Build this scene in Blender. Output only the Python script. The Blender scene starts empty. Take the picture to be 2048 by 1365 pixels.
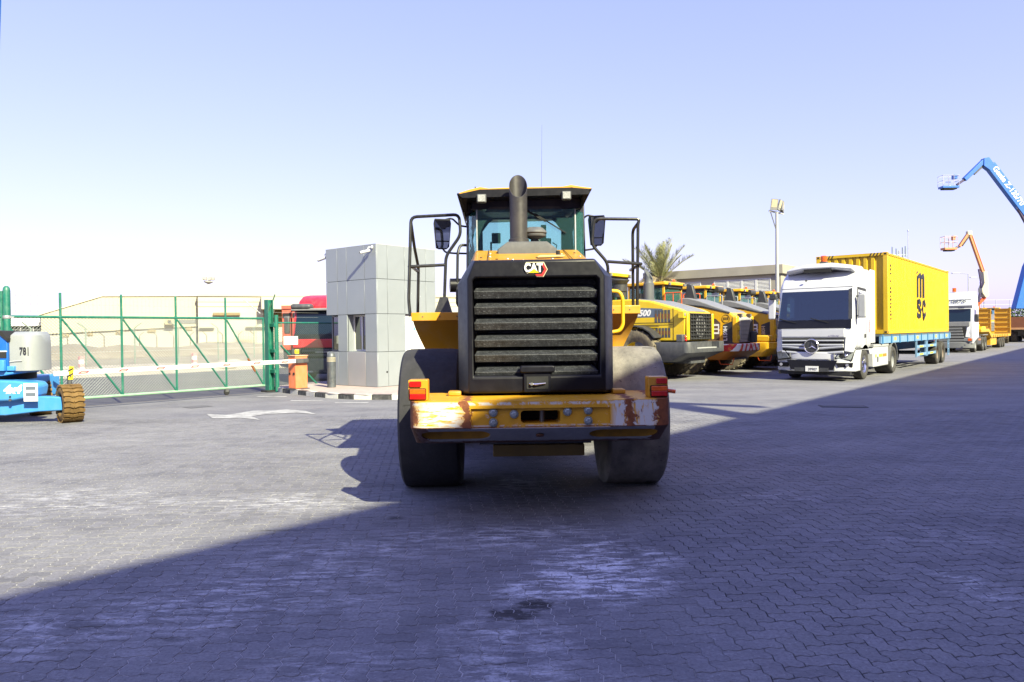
import bpy, bmesh, math, random
import numpy as np
from mathutils import Vector, Matrix

rnd = random.Random(7)
R = math.radians
scene = bpy.context.scene
col = scene.collection

# ---------------------------------------------------------------- camera
cam_data = bpy.data.cameras.new('camera')
cam_data.sensor_width = 36.0
cam_data.lens = 26.37
cam_data.clip_start = 0.05
cam_data.clip_end = 3000.0
camera = bpy.data.objects.new('camera', cam_data)
col.objects.link(camera)
camera.matrix_world = (Matrix.Translation((0.0, 0.0, 1.66)) @ Matrix.Rotation(R(0.7), 4, 'Y')
                       @ Matrix.Rotation(R(90.0 - 0.67), 4, 'X'))
scene.camera = camera

# ---------------------------------------------------------------- sky and sun
SUN_EL, SUN_AZ = 36.0, 147.0            # azimuth clockwise from +Y
world = bpy.data.worlds.new('World')
scene.world = world
world.use_nodes = True
wn = world.node_tree
wn.nodes.clear()
w_out = wn.nodes.new('ShaderNodeOutputWorld')
w_bg = wn.nodes.new('ShaderNodeBackground')
w_sky = wn.nodes.new('ShaderNodeTexSky')
w_sky.sky_type = 'NISHITA'
w_sky.sun_disc = False
w_sky.sun_elevation = R(SUN_EL)
w_sky.sun_rotation = R(SUN_AZ)
w_sky.altitude = 0.0
w_sky.air_density = 1.0
w_sky.dust_density = 1.2
w_sky.ozone_density = 3.0
w_bg.inputs['Strength'].default_value = 0.0885
# hazy desert air and the camera's blue white balance: each channel of the whole dome softened evenly
w_sep = wn.nodes.new('ShaderNodeSeparateColor'); w_com = wn.nodes.new('ShaderNodeCombineColor')
wn.links.new(w_sky.outputs['Color'], w_sep.inputs[0])
for ch, g_, k_ in (('Red', 0.60, 1.92), ('Green', 0.56, 1.75), ('Blue', 0.13, 4.75)):
    pw = wn.nodes.new('ShaderNodeMath'); pw.operation = 'POWER'; pw.inputs[1].default_value = g_
    mu = wn.nodes.new('ShaderNodeMath'); mu.operation = 'MULTIPLY'; mu.inputs[1].default_value = k_
    wn.links.new(w_sep.outputs[ch], pw.inputs[0]); wn.links.new(pw.outputs[0], mu.inputs[0]); wn.links.new(mu.outputs[0], w_com.inputs[ch])
wn.links.new(w_com.outputs[0], w_bg.inputs['Color'])
wn.links.new(w_bg.outputs['Background'], w_out.inputs['Surface'])

sun_data = bpy.data.lights.new('sun', 'SUN')
sun_data.energy = 5.0
sun_data.angle = R(0.53)
sun_data.color = (1.0, 0.955, 0.66)
sun = bpy.data.objects.new('sun', sun_data)
col.objects.link(sun)
SUN_DIR = Vector((math.sin(R(SUN_AZ)) * math.cos(R(SUN_EL)), math.cos(R(SUN_AZ)) * math.cos(R(SUN_EL)), math.sin(R(SUN_EL))))
sun.rotation_euler = SUN_DIR.to_track_quat('Z', 'Y').to_euler()
sun.location = (20, -30, 40)

scene.view_settings.view_transform = 'Standard'
scene.view_settings.look = 'None'
scene.view_settings.exposure = 1.38
scene.view_settings.gamma = 1.0
scene.view_settings.use_curve_mapping = False
scene.cycles.max_bounces = 8
scene.cycles.transparent_max_bounces = 16
scene.cycles.caustics_reflective = False
scene.cycles.caustics_refractive = False
scene.cycles.use_denoising = True

# ---------------------------------------------------------------- site axes: t runs along the yard, n to its right
AX = Vector((math.sin(R(39.0)), math.cos(R(39.0)), 0))
NX = Vector((math.cos(R(39.0)), -math.sin(R(39.0)), 0))
def site(n, t, z=0.0):
    p = NX * n + AX * t
    return Vector((p.x, p.y, z))
ROT_ALONG = -R(39.0)                    # z rotation that turns local +Y into the t axis

# ---------------------------------------------------------------- helpers
def tag(o, label=None, cat=None, group=None, kind=None):
    if label: o['label'] = label
    if cat: o['category'] = cat
    if group: o['group'] = group
    if kind: o['kind'] = kind
    return o

def empty(name, loc=(0, 0, 0), rz=0.0, label=None, cat=None, group=None):
    o = bpy.data.objects.new(name, None)
    o.empty_display_size = 0.2
    col.objects.link(o)
    o.location = loc
    o.rotation_euler = (0, 0, rz)
    return tag(o, label, cat, group)

def children_of(o):
    return [c for c in bpy.data.objects if c.parent == o]

def copy_tree(o, parent=None):
    c = o.copy()
    col.objects.link(c)
    c.parent = parent
    for ch in children_of(o):
        copy_tree(ch, c)
    return c

class MB:
    """collects shapes for one mesh"""
    def __init__(s):
        s.v = []; s.f = []
    def add(s, vs, fs):
        b = len(s.v)
        s.v += [tuple(p) for p in vs]
        s.f += [tuple(i + b for i in f) for f in fs]
        return s
    def box(s, x0, x1, y0, y1, z0, z1, m=None):
        vs = [(x0,y0,z0),(x1,y0,z0),(x1,y1,z0),(x0,y1,z0),(x0,y0,z1),(x1,y0,z1),(x1,y1,z1),(x0,y1,z1)]
        if m is not None: vs = [m @ Vector(p) for p in vs]
        return s.add(vs, [(3,2,1,0),(4,5,6,7),(0,1,5,4),(1,2,6,5),(2,3,7,6),(3,0,4,7)])
    def cbox(s, c, size, m=None):
        x, y, z = c; a, b, d = size
        return s.box(x-a/2, x+a/2, y-b/2, y+b/2, z-d/2, z+d/2, m)
    def beam(s, p0, p1, w, h, up=(0, 0, 1)):
        p0 = Vector(p0); p1 = Vector(p1); d = (p1 - p0).normalized()
        u = Vector(up)
        if abs(d.dot(u)) > 0.98: u = Vector((0, 1, 0)) if abs(d.y) < 0.9 else Vector((1, 0, 0))
        r = d.cross(u).normalized(); u = r.cross(d)
        vs = []
        for p in (p0, p1):
            vs += [p - r*w/2 - u*h/2, p + r*w/2 - u*h/2, p + r*w/2 + u*h/2, p - r*w/2 + u*h/2]
        return s.add(vs, [(3,2,1,0),(4,5,6,7),(0,1,5,4),(1,2,6,5),(2,3,7,6),(3,0,4,7)])
    def loft(s, rings, cap=True, closed=True):
        n = len(rings[0]); vs = [p for r in rings for p in r]; fs = []
        for i in range(len(rings) - 1):
            for k in range(n if closed else n - 1):
                a = i*n + k; b = i*n + (k+1) % n
                fs.append((a, b, b + n, a + n))
        if cap and closed:
            fs.append(tuple(range(n - 1, -1, -1)))
            m = (len(rings) - 1) * n
            fs.append(tuple(range(m, m + n)))
        return s.add(vs, fs)
    def prism(s, poly, axis, a, b):
        """poly of 2-D points extruded along axis; x: (y,z)  y: (x,z)  z: (x,y)"""
        f = {'x': lambda p, t: (t, p[0], p[1]), 'y': lambda p, t: (p[0], t, p[1]), 'z': lambda p, t: (p[0], p[1], t)}[axis]
        return s.loft([[f(p, a) for p in poly], [f(p, b) for p in poly]])
    def slab(s, pts, th):
        """flat polygon given thickness along its back"""
        P = [Vector(p) for p in pts]
        nrm = Vector((0, 0, 0))
        for i in range(len(P)):
            a, b = P[i], P[(i+1) % len(P)]
            nrm += a.cross(b)
        nrm.normalize()
        return s.loft([[p - nrm*th for p in P], P])
    def cyl(s, p0, p1, r, n=16, r1=None, cap=True):
        p0 = Vector(p0); p1 = Vector(p1); r1 = r if r1 is None else r1
        d = (p1 - p0).normalized()
        u = d.orthogonal().normalized(); w = d.cross(u)
        ring = lambda p, q: [p + (u*math.cos(2*math.pi*k/n) + w*math.sin(2*math.pi*k/n))*q for k in range(n)]
        return s.loft([ring(p0, r), ring(p1, r1)], cap)
    def lathe(s, prof, c=(0, 0, 0), axis='x', n=32, cap=True):
        """prof: (radius, along) pairs"""
        c = Vector(c)
        rings = []
        for r, h in prof:
            ring = []
            for k in range(n):
                a = 2*math.pi*k/n
                if axis == 'x': p = (h, r*math.cos(a), r*math.sin(a))
                elif axis == 'y': p = (r*math.cos(a), h, r*math.sin(a))
                else: p = (r*math.cos(a), r*math.sin(a), h)
                ring.append(c + Vector(p))
            rings.append(ring)
        return s.loft(rings, cap)
    def tube(s, path, r, n=8, closed=False, fillet=0.0, cap=True):
        P = [Vector(p) for p in path]
        if fillet > 0 and len(P) > 2:
            Q = [] if closed else [P[0]]
            idx = range(len(P)) if closed else range(1, len(P) - 1)
            for i in idx:
                a, b, c = P[i-1], P[i], P[(i+1) % len(P)]
                la, lc = (a-b).length, (c-b).length
                f = min(fillet, la*0.45, lc*0.45)
                u = b + (a-b).normalized()*f; w = b + (c-b).normalized()*f
                for k in range(5):
                    t = k/4.0
                    Q.append(u*(1-t)**2 + b*2*t*(1-t) + w*t*t)
            if not closed: Q.append(P[-1])
            P = Q
        m = len(P); rings = []; u = None
        for i in range(m):
            if closed: d = (P[(i+1) % m] - P[i-1])
            else: d = P[min(i+1, m-1)] - P[max(i-1, 0)]
            d.normalize()
            if u is None: u = d.orthogonal().normalized()
            else:
                u = (u - d*u.dot(d))
                u = u.normalized() if u.length > 1e-6 else d.orthogonal().normalized()
            w = d.cross(u)
            rr = r[i] if isinstance(r, (list, tuple)) else r
            rings.append([P[i] + (u*math.cos(2*math.pi*k/n) + w*math.sin(2*math.pi*k/n))*rr for k in range(n)])
        if closed:
            rings.append(rings[0])
            return s.loft(rings, False)
        return s.loft(rings, cap)
    def sphere(s, c, r, n=12, m=8, sq=(1, 1, 1)):
        c = Vector(c); rings = []
        for j in range(1, m):
            t = math.pi*j/m
            rings.append([c + Vector((r*sq[0]*math.sin(t)*math.cos(2*math.pi*k/n), r*sq[1]*math.sin(t)*math.sin(2*math.pi*k/n), -r*sq[2]*math.cos(t))) for k in range(n)])
        return s.loft(rings)
    def build(s, name, mat=None, parent=None, smooth=35, bevel=0.0, seg=2, fix=True, label=None, kind=None):
        me = bpy.data.meshes.new(name)
        me.from_pydata(s.v, [], s.f)
        if fix:
            bm = bmesh.new(); bm.from_mesh(me)
            bmesh.ops.recalc_face_normals(bm, faces=bm.faces)
            bm.to_mesh(me); bm.free()
        if smooth:
            me.shade_smooth()
            me.set_sharp_from_angle(angle=R(smooth))
        if mat: me.materials.append(mat)
        o = bpy.data.objects.new(name, me)
        col.objects.link(o)
        if parent: o.parent = parent
        if bevel > 0:
            b = o.modifiers.new('bevel', 'BEVEL')
            b.width = bevel; b.segments = seg; b.limit_method = 'ANGLE'; b.angle_limit = R(40)
            b.harden_normals = False
        if label: o['label'] = label
        if kind: o['kind'] = kind
        return o

def boolean(o, cutters, op='DIFFERENCE'):
    """cut and bake, leaving no helper behind"""
    for c in cutters:
        m = o.modifiers.new('cut', 'BOOLEAN'); m.operation = op; m.object = c; m.solver = 'EXACT'
    dg = bpy.context.evaluated_depsgraph_get(); dg.update()
    me = bpy.data.meshes.new_from_object(o.evaluated_get(dg))
    me.name = o.data.name
    for m in list(o.modifiers): o.modifiers.remove(m)
    o.data = me
    me.shade_smooth(); me.set_sharp_from_angle(angle=R(35))
    for c in cutters:
        bpy.data.objects.remove(c, do_unlink=True)
    return o

def add_bevel(o, w, seg=2, ang=40):
    b = o.modifiers.new('bevel', 'BEVEL')
    b.width = w; b.segments = seg; b.limit_method = 'ANGLE'; b.angle_limit = R(ang)
    return o

def share(o, parent, loc=(0, 0, 0), rot=(0, 0, 0), scale=(1, 1, 1)):
    """a repeat of a piece that shares its mesh"""
    c = o.copy(); col.objects.link(c); c.parent = parent
    c.location = loc; c.rotation_euler = rot; c.scale = scale
    return c

def text(name, s, mat, parent, o, xd, yd, size, th=0.004, bold=0.0, shear=0.0, sx=1.0, align='CENTER'):
    """lettering as a thin relief: o = middle of the baseline, xd / yd = reading and up direction"""
    cu = bpy.data.curves.new(name, 'FONT')
    cu.body = s; cu.size = size; cu.extrude = th/2; cu.offset = bold; cu.shear = shear
    cu.align_x = align; cu.resolution_u = 3
    tmp = bpy.data.objects.new(name, cu); col.objects.link(tmp)
    dg = bpy.context.evaluated_depsgraph_get(); dg.update()
    me = bpy.data.meshes.new_from_object(tmp.evaluated_get(dg))
    bpy.data.objects.remove(tmp, do_unlink=True)
    xd = Vector(xd).normalized(); yd = Vector(yd); yd = (yd - xd*yd.dot(xd)).normalized(); zd = xd.cross(yd)
    o = Vector(o)
    for v in me.vertices:
        c = v.co
        v.co = o + xd*c.x*sx + yd*c.y + zd*c.z
    me.materials.clear(); me.materials.append(mat)
    ob = bpy.data.objects.new(name, me); col.objects.link(ob)
    if parent: ob.parent = parent
    return ob

def rounded(x0, x1, y0, y1, r, n=5):
    pts = []
    for cx, cy, a0 in ((x1-r, y0+r, -90), (x1-r, y1-r, 0), (x0+r, y1-r, 90), (x0+r, y0+r, 180)):
        for k in range(n+1):
            a = R(a0 + 90*k/n)
            pts.append((cx + r*math.cos(a), cy + r*math.sin(a)))
    return pts

# ---------------------------------------------------------------- materials
MATS = {}
class NT:
    def __init__(s, name):
        s.m = bpy.data.materials.new(name); s.m.use_nodes = True
        s.t = s.m.node_tree; s.n = s.t.nodes; s.l = s.t.links
        s.b = s.n['Principled BSDF']; s.out = s.n['Material Output']
        s.tc = s.n.new('ShaderNodeTexCoord')
        s.geo = None
    def link(s, a, b): s.l.new(a, b)
    def pos(s):
        if s.geo is None: s.geo = s.n.new('ShaderNodeNewGeometry')
        return s.geo.outputs['Position']
    def map(s, src, scale=(1, 1, 1), loc=(0, 0, 0), rot=(0, 0, 0)):
        m = s.n.new('ShaderNodeMapping')
        m.inputs['Scale'].default_value = scale; m.inputs['Location'].default_value = loc; m.inputs['Rotation'].default_value = rot
        s.link(src, m.inputs['Vector']); return m.outputs[0]
    def noise(s, vec, scale, detail=4, rough=0.55, dist=0.0):
        n = s.n.new('ShaderNodeTexNoise')
        n.inputs['Scale'].default_value = scale; n.inputs['Detail'].default_value = detail
        n.inputs['Roughness'].default_value = rough; n.inputs['Distortion'].default_value = dist
        s.link(vec, n.inputs['Vector']); return n.outputs['Fac']
    def ramp(s, fac, stops):
        r = s.n.new('ShaderNodeValToRGB'); e = r.color_ramp.elements
        while len(e) < len(stops): e.new(0.5)
        for i, (p, c) in enumerate(stops):
            e[i].position = p
            e[i].color = (c, c, c, 1) if isinstance(c, (int, float)) else (*c[:3], 1)
        s.link(fac, r.inputs[0]); return r.outputs[0]
    def math(s, op, a, b=None, clamp=False):
        m = s.n.new('ShaderNodeMath'); m.operation = op; m.use_clamp = clamp
        for i, v in ((0, a), (1, b)):
            if v is None: continue
            if isinstance(v, (int, float)): m.inputs[i].default_value = v
            else: s.link(v, m.inputs[i])
        return m.outputs[0]
    def mix(s, fac, a, b, mode='MIX'):
        m = s.n.new('ShaderNodeMix'); m.data_type = 'RGBA'; m.blend_type = mode
        for i, v in ((0, fac), (6, a), (7, b)):
            if isinstance(v, (int, float)): m.inputs[i].default_value = v
            elif isinstance(v, (tuple, list)): m.inputs[i].default_value = (*v[:3], 1)
            else: s.link(v, m.inputs[i])
        return m.outputs[2]
    def sep(s, vec):
        x = s.n.new('ShaderNodeSeparateXYZ'); s.link(vec, x.inputs[0]); return x.outputs
    def bump(s, h, strength=0.3, dist=0.01, normal=None):
        b = s.n.new('ShaderNodeBump'); b.inputs['Strength'].default_value = strength; b.inputs['Distance'].default_value = dist
        s.link(h, b.inputs['Height'])
        if normal is not None: s.link(normal, b.inputs['Normal'])
        s.link(b.outputs[0], s.b.inputs['Normal']); return b.outputs[0]
    def color(s, v):
        if isinstance(v, (tuple, list)): s.b.inputs['Base Color'].default_value = (*v[:3], 1)
        else: s.link(v, s.b.inputs['Base Color'])
    def rough(s, v):
        if isinstance(v, (int, float)): s.b.inputs['Roughness'].default_value = v
        else: s.link(v, s.b.inputs['Roughness'])

def mat(name, c, rough=0.5, metal=0.0, var=0.10, vs=3.0, bump=0.0, bs=60.0, dust=0.0, dustc=(0.42, 0.38, 0.32), coat=0.0, spec=0.5):
    if name in MATS: return MATS[name]
    t = NT(name)
    v = t.tc.outputs['Object']
    if max(c) > 0.12 and metal < 0.5: c = tuple(x*0.82 for x in c); dustc = tuple(x*0.82 for x in dustc)
    n1 = t.noise(v, vs, 6, 0.6)
    lo = tuple(x*(1-var) for x in c); hi = tuple(min(1, x*(1+var)) for x in c)
    cc = t.ramp(n1, [(0.3, lo), (0.7, hi)])
    if dust > 0:
        n2 = t.noise(t.map(v, (1, 1, 0.5), (3, 1, 7)), vs*2.3, 8, 0.65)
        k = t.ramp(n2, [(0.45, 0.0), (0.8, dust)])
        cc = t.mix(k, cc, dustc)
    t.color(cc)
    n3 = t.noise(v, vs*4, 4)
    t.rough(t.ramp(n3, [(0.2, max(0.02, rough*0.85)), (0.8, min(1, rough*1.2))]))
    t.b.inputs['Metallic'].default_value = metal
    t.b.inputs['Specular IOR Level'].default_value = spec
    if coat: t.b.inputs['Coat Weight'].default_value = coat; t.b.inputs['Coat Roughness'].default_value = 0.12
    if bump > 0: t.bump(t.noise(v, bs, 5, 0.6), bump, 0.01)
    MATS[name] = t.m
    return t.m

def glass(name, tint, refl=0.10, rough=0.02, film=0.0):
    """see-through tinted pane with a mirror sheen"""
    if name in MATS: return MATS[name]
    t = NT(name)
    t.n.remove(t.b)
    tr = t.n.new('ShaderNodeBsdfTransparent'); tr.inputs[0].default_value = (*tint, 1)
    gl = t.n.new('ShaderNodeBsdfGlossy'); gl.inputs[0].default_value = (0.95, 1, 1, 1); gl.inputs['Roughness'].default_value = rough
    fr = t.n.new('ShaderNodeFresnel'); fr.inputs[0].default_value = 1.5
    k = t.math('ADD', fr.outputs[0], refl, True)
    mx = t.n.new('ShaderNodeMixShader')
    t.link(k, mx.inputs[0]); t.link(tr.outputs[0], mx.inputs[1]); t.link(gl.outputs[0], mx.inputs[2])
    res = mx.outputs[0]
    if film > 0:                                    # thin teal diffuse film on the pane
        df = t.n.new('ShaderNodeBsdfDiffuse'); df.inputs[0].default_value = (0.16, 0.42, 0.42, 1)
        m2 = t.n.new('ShaderNodeMixShader'); m2.inputs[0].default_value = film
        t.link(res, m2.inputs[1]); t.link(df.outputs[0], m2.inputs[2]); res = m2.outputs[0]
    t.link(res, t.out.inputs[0])
    MATS[name] = t.m
    return t.m

# machine and vehicle paints
CAT_YEL = mat('loader_yellow_paint', (0.62, 0.29, 0.012), 0.42, var=0.06, vs=2.0, dust=0.22, dustc=(0.55, 0.47, 0.36), coat=0.15)
KOM_YEL = mat('bright_yellow_paint', (0.74, 0.50, 0.008), 0.4, var=0.05, dust=0.12, dustc=(0.6, 0.5, 0.3), coat=0.2)
VOL_YEL = mat('amber_yellow_paint', (0.78, 0.43, 0.012), 0.4, var=0.06, dust=0.15, dustc=(0.6, 0.5, 0.3), coat=0.2)
CON_YEL = mat('container_yellow_paint', (0.70, 0.45, 0.014), 0.55, var=0.05, vs=1.2, dust=0.16, dustc=(0.55, 0.42, 0.16))
LOW_YEL = mat('trailer_yellow_paint', (0.66, 0.36, 0.02), 0.55, var=0.1, dust=0.3, dustc=(0.35, 0.2, 0.08))
BLACK_PL = mat('black_plastic', (0.006, 0.006, 0.010), 0.38, var=0.25, vs=4, dust=0.02, dustc=(0.2, 0.2, 0.22), spec=0.28)
BLACK_PT = mat('black_tube_paint', (0.014, 0.014, 0.016), 0.3, var=0.2, vs=8, dust=0.1, dustc=(0.2, 0.19, 0.18))
BLACK_MT = mat('black_matt', (0.012, 0.012, 0.013), 0.8, var=0.2)
DARK_GR = mat('dark_grey_paint', (0.055, 0.058, 0.066), 0.5, var=0.15, dust=0.25, dustc=(0.25, 0.24, 0.22))
MID_GR = mat('mid_grey_paint', (0.20, 0.205, 0.215), 0.55, var=0.1, dust=0.35, dustc=(0.38, 0.36, 0.33))
LIGHT_GR = mat('light_grey_paint', (0.42, 0.43, 0.44), 0.5, var=0.06, dust=0.2, dustc=(0.5, 0.48, 0.44))
STEEL = mat('worn_steel', (0.42, 0.42, 0.40), 0.35, metal=0.9, var=0.15, vs=20)
CHROME = mat('chrome', (0.75, 0.75, 0.76), 0.12, metal=1.0, var=0.03)
WHITE_PT = mat('white_truck_paint', (0.60, 0.61, 0.65), 0.3, var=0.03, vs=1.5, dust=0.12, dustc=(0.6, 0.56, 0.5), coat=0.3)
SILVER = mat('silver_grille_paint', (0.46, 0.47, 0.50), 0.35, metal=0.3, var=0.05)
WHITE = mat('white_marking_paint', (0.80, 0.80, 0.79), 0.5, var=0.04)
BLACK = mat('black_lettering', (0.015, 0.015, 0.02), 0.5, var=0.1)
RED_LENS = mat('red_lens', (0.55, 0.012, 0.008), 0.15, var=0.25, vs=30, coat=0.5)
ORG_LENS = mat('orange_lens', (0.78, 0.12, 0.006), 0.15, var=0.25, vs=30, coat=0.5)
BEACON = mat('orange_beacon', (0.80, 0.13, 0.02), 0.25, var=0.1, coat=0.4)
LENS = mat('clear_lamp_lens', (0.30, 0.32, 0.33), 0.12, metal=0.3, var=0.25, vs=45)
RED_PT = mat('red_truck_paint', (0.70, 0.02, 0.03), 0.3, var=0.06, dust=0.15, coat=0.3)
ORANGE = mat('orange_paint', (0.82, 0.22, 0.085), 0.5, var=0.1, dust=0.35, dustc=(0.75, 0.42, 0.30))
GENIE = mat('boom_blue_paint', (0.006, 0.125, 0.52), 0.4, var=0.06, dust=0.06, coat=0.2)
SKYBL = mat('chassis_blue_paint', (0.06, 0.30, 0.70), 0.4, var=0.06, dust=0.12, dustc=(0.4, 0.45, 0.5), coat=0.2)
TRAIL_BL = mat('trailer_blue_paint', (0.17, 0.33, 0.56), 0.5, var=0.12, dust=0.4, dustc=(0.45, 0.5, 0.52))
GREEN = mat('gate_green_paint', (0.008, 0.15, 0.105), 0.42, var=0.15, vs=6, dust=0.22, dustc=(0.35, 0.45, 0.36))
RUBBER = mat('tyre_rubber', (0.030, 0.029, 0.028), 0.85, var=0.2, vs=5, bump=0.25, bs=50, dust=0.55, dustc=(0.17, 0.15, 0.125))
RUBBER_D = mat('dusty_tyre_rubber', (0.10, 0.085, 0.062), 0.9, var=0.25, vs=4, bump=0.2, dust=0.7, dustc=(0.30, 0.24, 0.15))
RUBBER_B = mat('brown_caked_tyre', (0.15, 0.085, 0.022), 0.85, var=0.25, vs=5, bump=0.3, dust=0.5, dustc=(0.30, 0.18, 0.06))
TEAL = glass('teal_cab_glass', (0.83, 0.975, 0.96), 0.03, film=0.07)
DARKGL = glass('smoked_glass', (0.10, 0.17, 0.20), 0.14)
INTERIOR = mat('cab_interior', (0.025, 0.027, 0.03), 0.8, var=0.2)
MIRROR = mat('mirror_glass', (0.8, 0.82, 0.84), 0.03, metal=1.0, var=0.01)
HYD = mat('hydraulic_purple_black', (0.03, 0.02, 0.07), 0.4, var=0.2)
PAPER = mat('white_paper', (0.82, 0.82, 0.82), 0.7, var=0.03)

# ================================================================ GROUND
def poly_sheet(name, pts, z, m):
    mb = MB(); mb.add([(p[0], p[1], z) for p in pts], [tuple(range(len(pts)))])
    o = mb.build(name, m, None, smooth=0)
    o['kind'] = 'structure'
    return o

def spots(t, p, pts):
    """soft blotches at given ground points: (x, y, rx, ry, gain) -> summed mask"""
    acc = None
    for x, y, rx, ry, g in pts:
        v = t.map(p, (1.0/rx, 1.0/ry, 0.0), (-x/rx, -y/ry, 0.0))
        ln = t.n.new('ShaderNodeVectorMath'); ln.operation = 'LENGTH'; t.link(v, ln.inputs[0])
        k = t.math('MULTIPLY', t.math('SUBTRACT', 1.0, ln.outputs['Value'], True), g)
        acc = k if acc is None else t.math('ADD', acc, k)
    return acc

def paving_material(name, joints=False):
    t = NT(name); p = t.pos()
    big = t.noise(p, 0.28, 6, 0.6)
    mid = t.noise(t.map(p, (1, 1.6, 1)), 1.7, 6, 0.62)
    fine = t.noise(p, 55, 4, 0.6)
    base = t.ramp(mid, [(0.28, (0.104, 0.103, 0.115)), (0.72, (0.166, 0.164, 0.178))])
    if not joints:
        oi = t.n.new('ShaderNodeObjectInfo')
        t.pos()
        rr = t.math('FRACT', t.math('ADD', t.geo.outputs['Random Per Island'], oi.outputs['Random']))
        tint = t.ramp(rr, [(0.0, (0.80, 0.80, 0.81)), (0.5, (1.0, 0.99, 0.995)), (1.0, (1.18, 1.17, 1.19))])
        base = t.mix(1.0, base, tint, 'MULTIPLY')
    else:
        br = t.n.new('ShaderNodeTexBrick'); br.offset = 0.5
        for k, v in (('Color1', (0.92, 0.92, 0.93, 1)), ('Color2', (1.1, 1.1, 1.12, 1)), ('Mortar', (0.7, 0.68, 0.66, 1))): br.inputs[k].default_value = v
        br.inputs['Scale'].default_value = 1.0; br.inputs['Mortar Size'].default_value = 0.006
        br.inputs['Brick Width'].default_value = 0.225; br.inputs['Row Height'].default_value = 0.1125
        t.link(t.map(p, rot=(0, 0, R(-6))), br.inputs['Vector'])
        base = t.mix(1.0, base, br.outputs['Color'], 'MULTIPLY')
    # chalky dust worn into broad patches
    dust = t.ramp(t.noise(t.map(p, (0.5, 1.1, 1), rot=(0, 0, R(38))), 0.8, 6, 0.68), [(0.42, 0.0), (0.70, 0.55)])
    base = t.mix(dust, base, (0.285, 0.281, 0.281))
    base = t.mix(t.ramp(big, [(0.35, 0.0), (0.7, 0.35)]), base, (0.212, 0.209, 0.213))
    # scraped white streaks
    wig = t.noise(p, 3.0, 3)
    streak = t.noise(t.map(p, (2.6, 9.0, 1), rot=(0, 0, R(-12))), 1.6, 6, 0.72, 0.4)
    where = spots(t, p, [(0.66, 5.25, 0.62, 0.70, 2.3), (0.34, 4.80, 0.55, 0.45, 1.4), (-0.05, 4.0, 0.5, 0.55, 0.7), (0.25, 6.1, 0.9, 0.5, 0.6),
                         (-0.6, 6.0, 0.8, 0.7, 0.4), (-1.5, 5.5, 0.9, 0.8, 0.55), (-1.7, 4.7, 1.2, 0.7, 0.5), (-2.7, 4.2, 1.2, 0.6, 0.5),
                         (0.1, 3.3, 0.7, 0.5, 0.7), (-0.9, 3.7, 0.6, 0.4, 0.35), (2.9, 4.8, 0.35, 0.5, 0.6), (3.3, 5.9, 0.9, 0.5, 0.25), (2.6, 7.4, 0.8, 0.5, 0.25),
                         (0.05, 8.2, 0.5, 0.5, 0.8), (-2.3, 7.4, 1.6, 0.6, 0.5), (-4.6, 7.6, 1.6, 0.9, 0.4)])
    where = t.math('MULTIPLY', where, t.ramp(t.noise(t.map(p, (1, 1.5, 1), (4, 2, 0)), 1.9, 6, 0.65), [(0.36, 0.05), (0.62, 1.25)]))
    k = t.math('MULTIPLY', t.ramp(streak, [(0.46, 0.0), (0.60, 1.0)]), t.math('ADD', t.math('MULTIPLY', where, 1.35), 0.05), True)
    base = t.mix(k, base, (0.62, 0.62, 0.65))
    # oily and rubber marks, plus painted shade under the loader
    oil_shade = spots(t, p, [(-0.02, 4.40, 0.19, 0.13, 4.5), (0.12, 4.55, 0.14, 0.12, 4.5), (-1.08, 6.73, 0.14, 0.10, 2.2), (-2.4, 4.28, 0.24, 0.08, 1.0), (-1.9, 4.1, 0.12, 0.05, 0.8),
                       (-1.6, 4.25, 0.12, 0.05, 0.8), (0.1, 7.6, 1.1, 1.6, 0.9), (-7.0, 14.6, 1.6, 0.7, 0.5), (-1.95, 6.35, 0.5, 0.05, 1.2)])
    ok = t.math('MULTIPLY', oil_shade, t.ramp(t.noise(t.map(p, (1, 2, 1)), 9, 6, 0.7), [(0.38, 0.0), (0.62, 1.0)]), True)
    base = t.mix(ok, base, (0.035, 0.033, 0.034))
    grit = t.noise(t.map(p, (1, 1, 1), (7, 3, 0)), 42, 5, 0.75)
    base = t.mix(t.ramp(grit, [(0.34, 0.55), (0.50, 0.0)]), base, (0.055, 0.055, 0.065))
    scr = t.noise(t.map(p, (3.0, 20.0, 1), rot=(0, 0, R(-7))), 2.2, 6, 0.75)
    base = t.mix(t.ramp(scr, [(0.55, 0.0), (0.72, 0.55)]), base, (0.30, 0.30, 0.315))
    chalk = t.noise(t.map(p, (1.0, 1.4, 1), (1, 9, 0)), 24, 5, 0.8)
    base = t.mix(t.ramp(chalk, [(0.60, 0.0), (0.68, 0.75)]), base, (0.42, 0.42, 0.44))
    base = t.mix(t.ramp(fine, [(0.3, 0.30), (0.6, 0.0)]), base, (0.05, 0.05, 0.055))
    t.color(base)
    t.rough(t.ramp(mid, [(0.3, 0.72), (0.7, 0.9)]))
    t.b.inputs['Specular IOR Level'].default_value = 0.35
    t.bump(t.math('ADD', t.noise(p, 160, 4, 0.7), t.math('MULTIPLY', wig, 0.6)), 0.22, 0.004)
    return t.m

def joint_material(name):
    t = NT(name); p = t.pos()
    xyz = t.sep(p)
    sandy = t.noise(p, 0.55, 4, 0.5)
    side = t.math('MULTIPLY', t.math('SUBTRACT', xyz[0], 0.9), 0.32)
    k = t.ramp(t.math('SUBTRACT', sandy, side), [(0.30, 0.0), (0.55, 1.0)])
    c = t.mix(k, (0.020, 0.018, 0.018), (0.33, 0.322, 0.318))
    c = t.mix(t.ramp(t.noise(p, 7, 5), [(0.50, 0.0), (0.66, 0.6)]), c, (0.03, 0.027, 0.026))
    t.color(c); t.rough(0.95)
    t.bump(t.noise(p, 220, 3), 0.5, 0.003)
    return t.m

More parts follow.
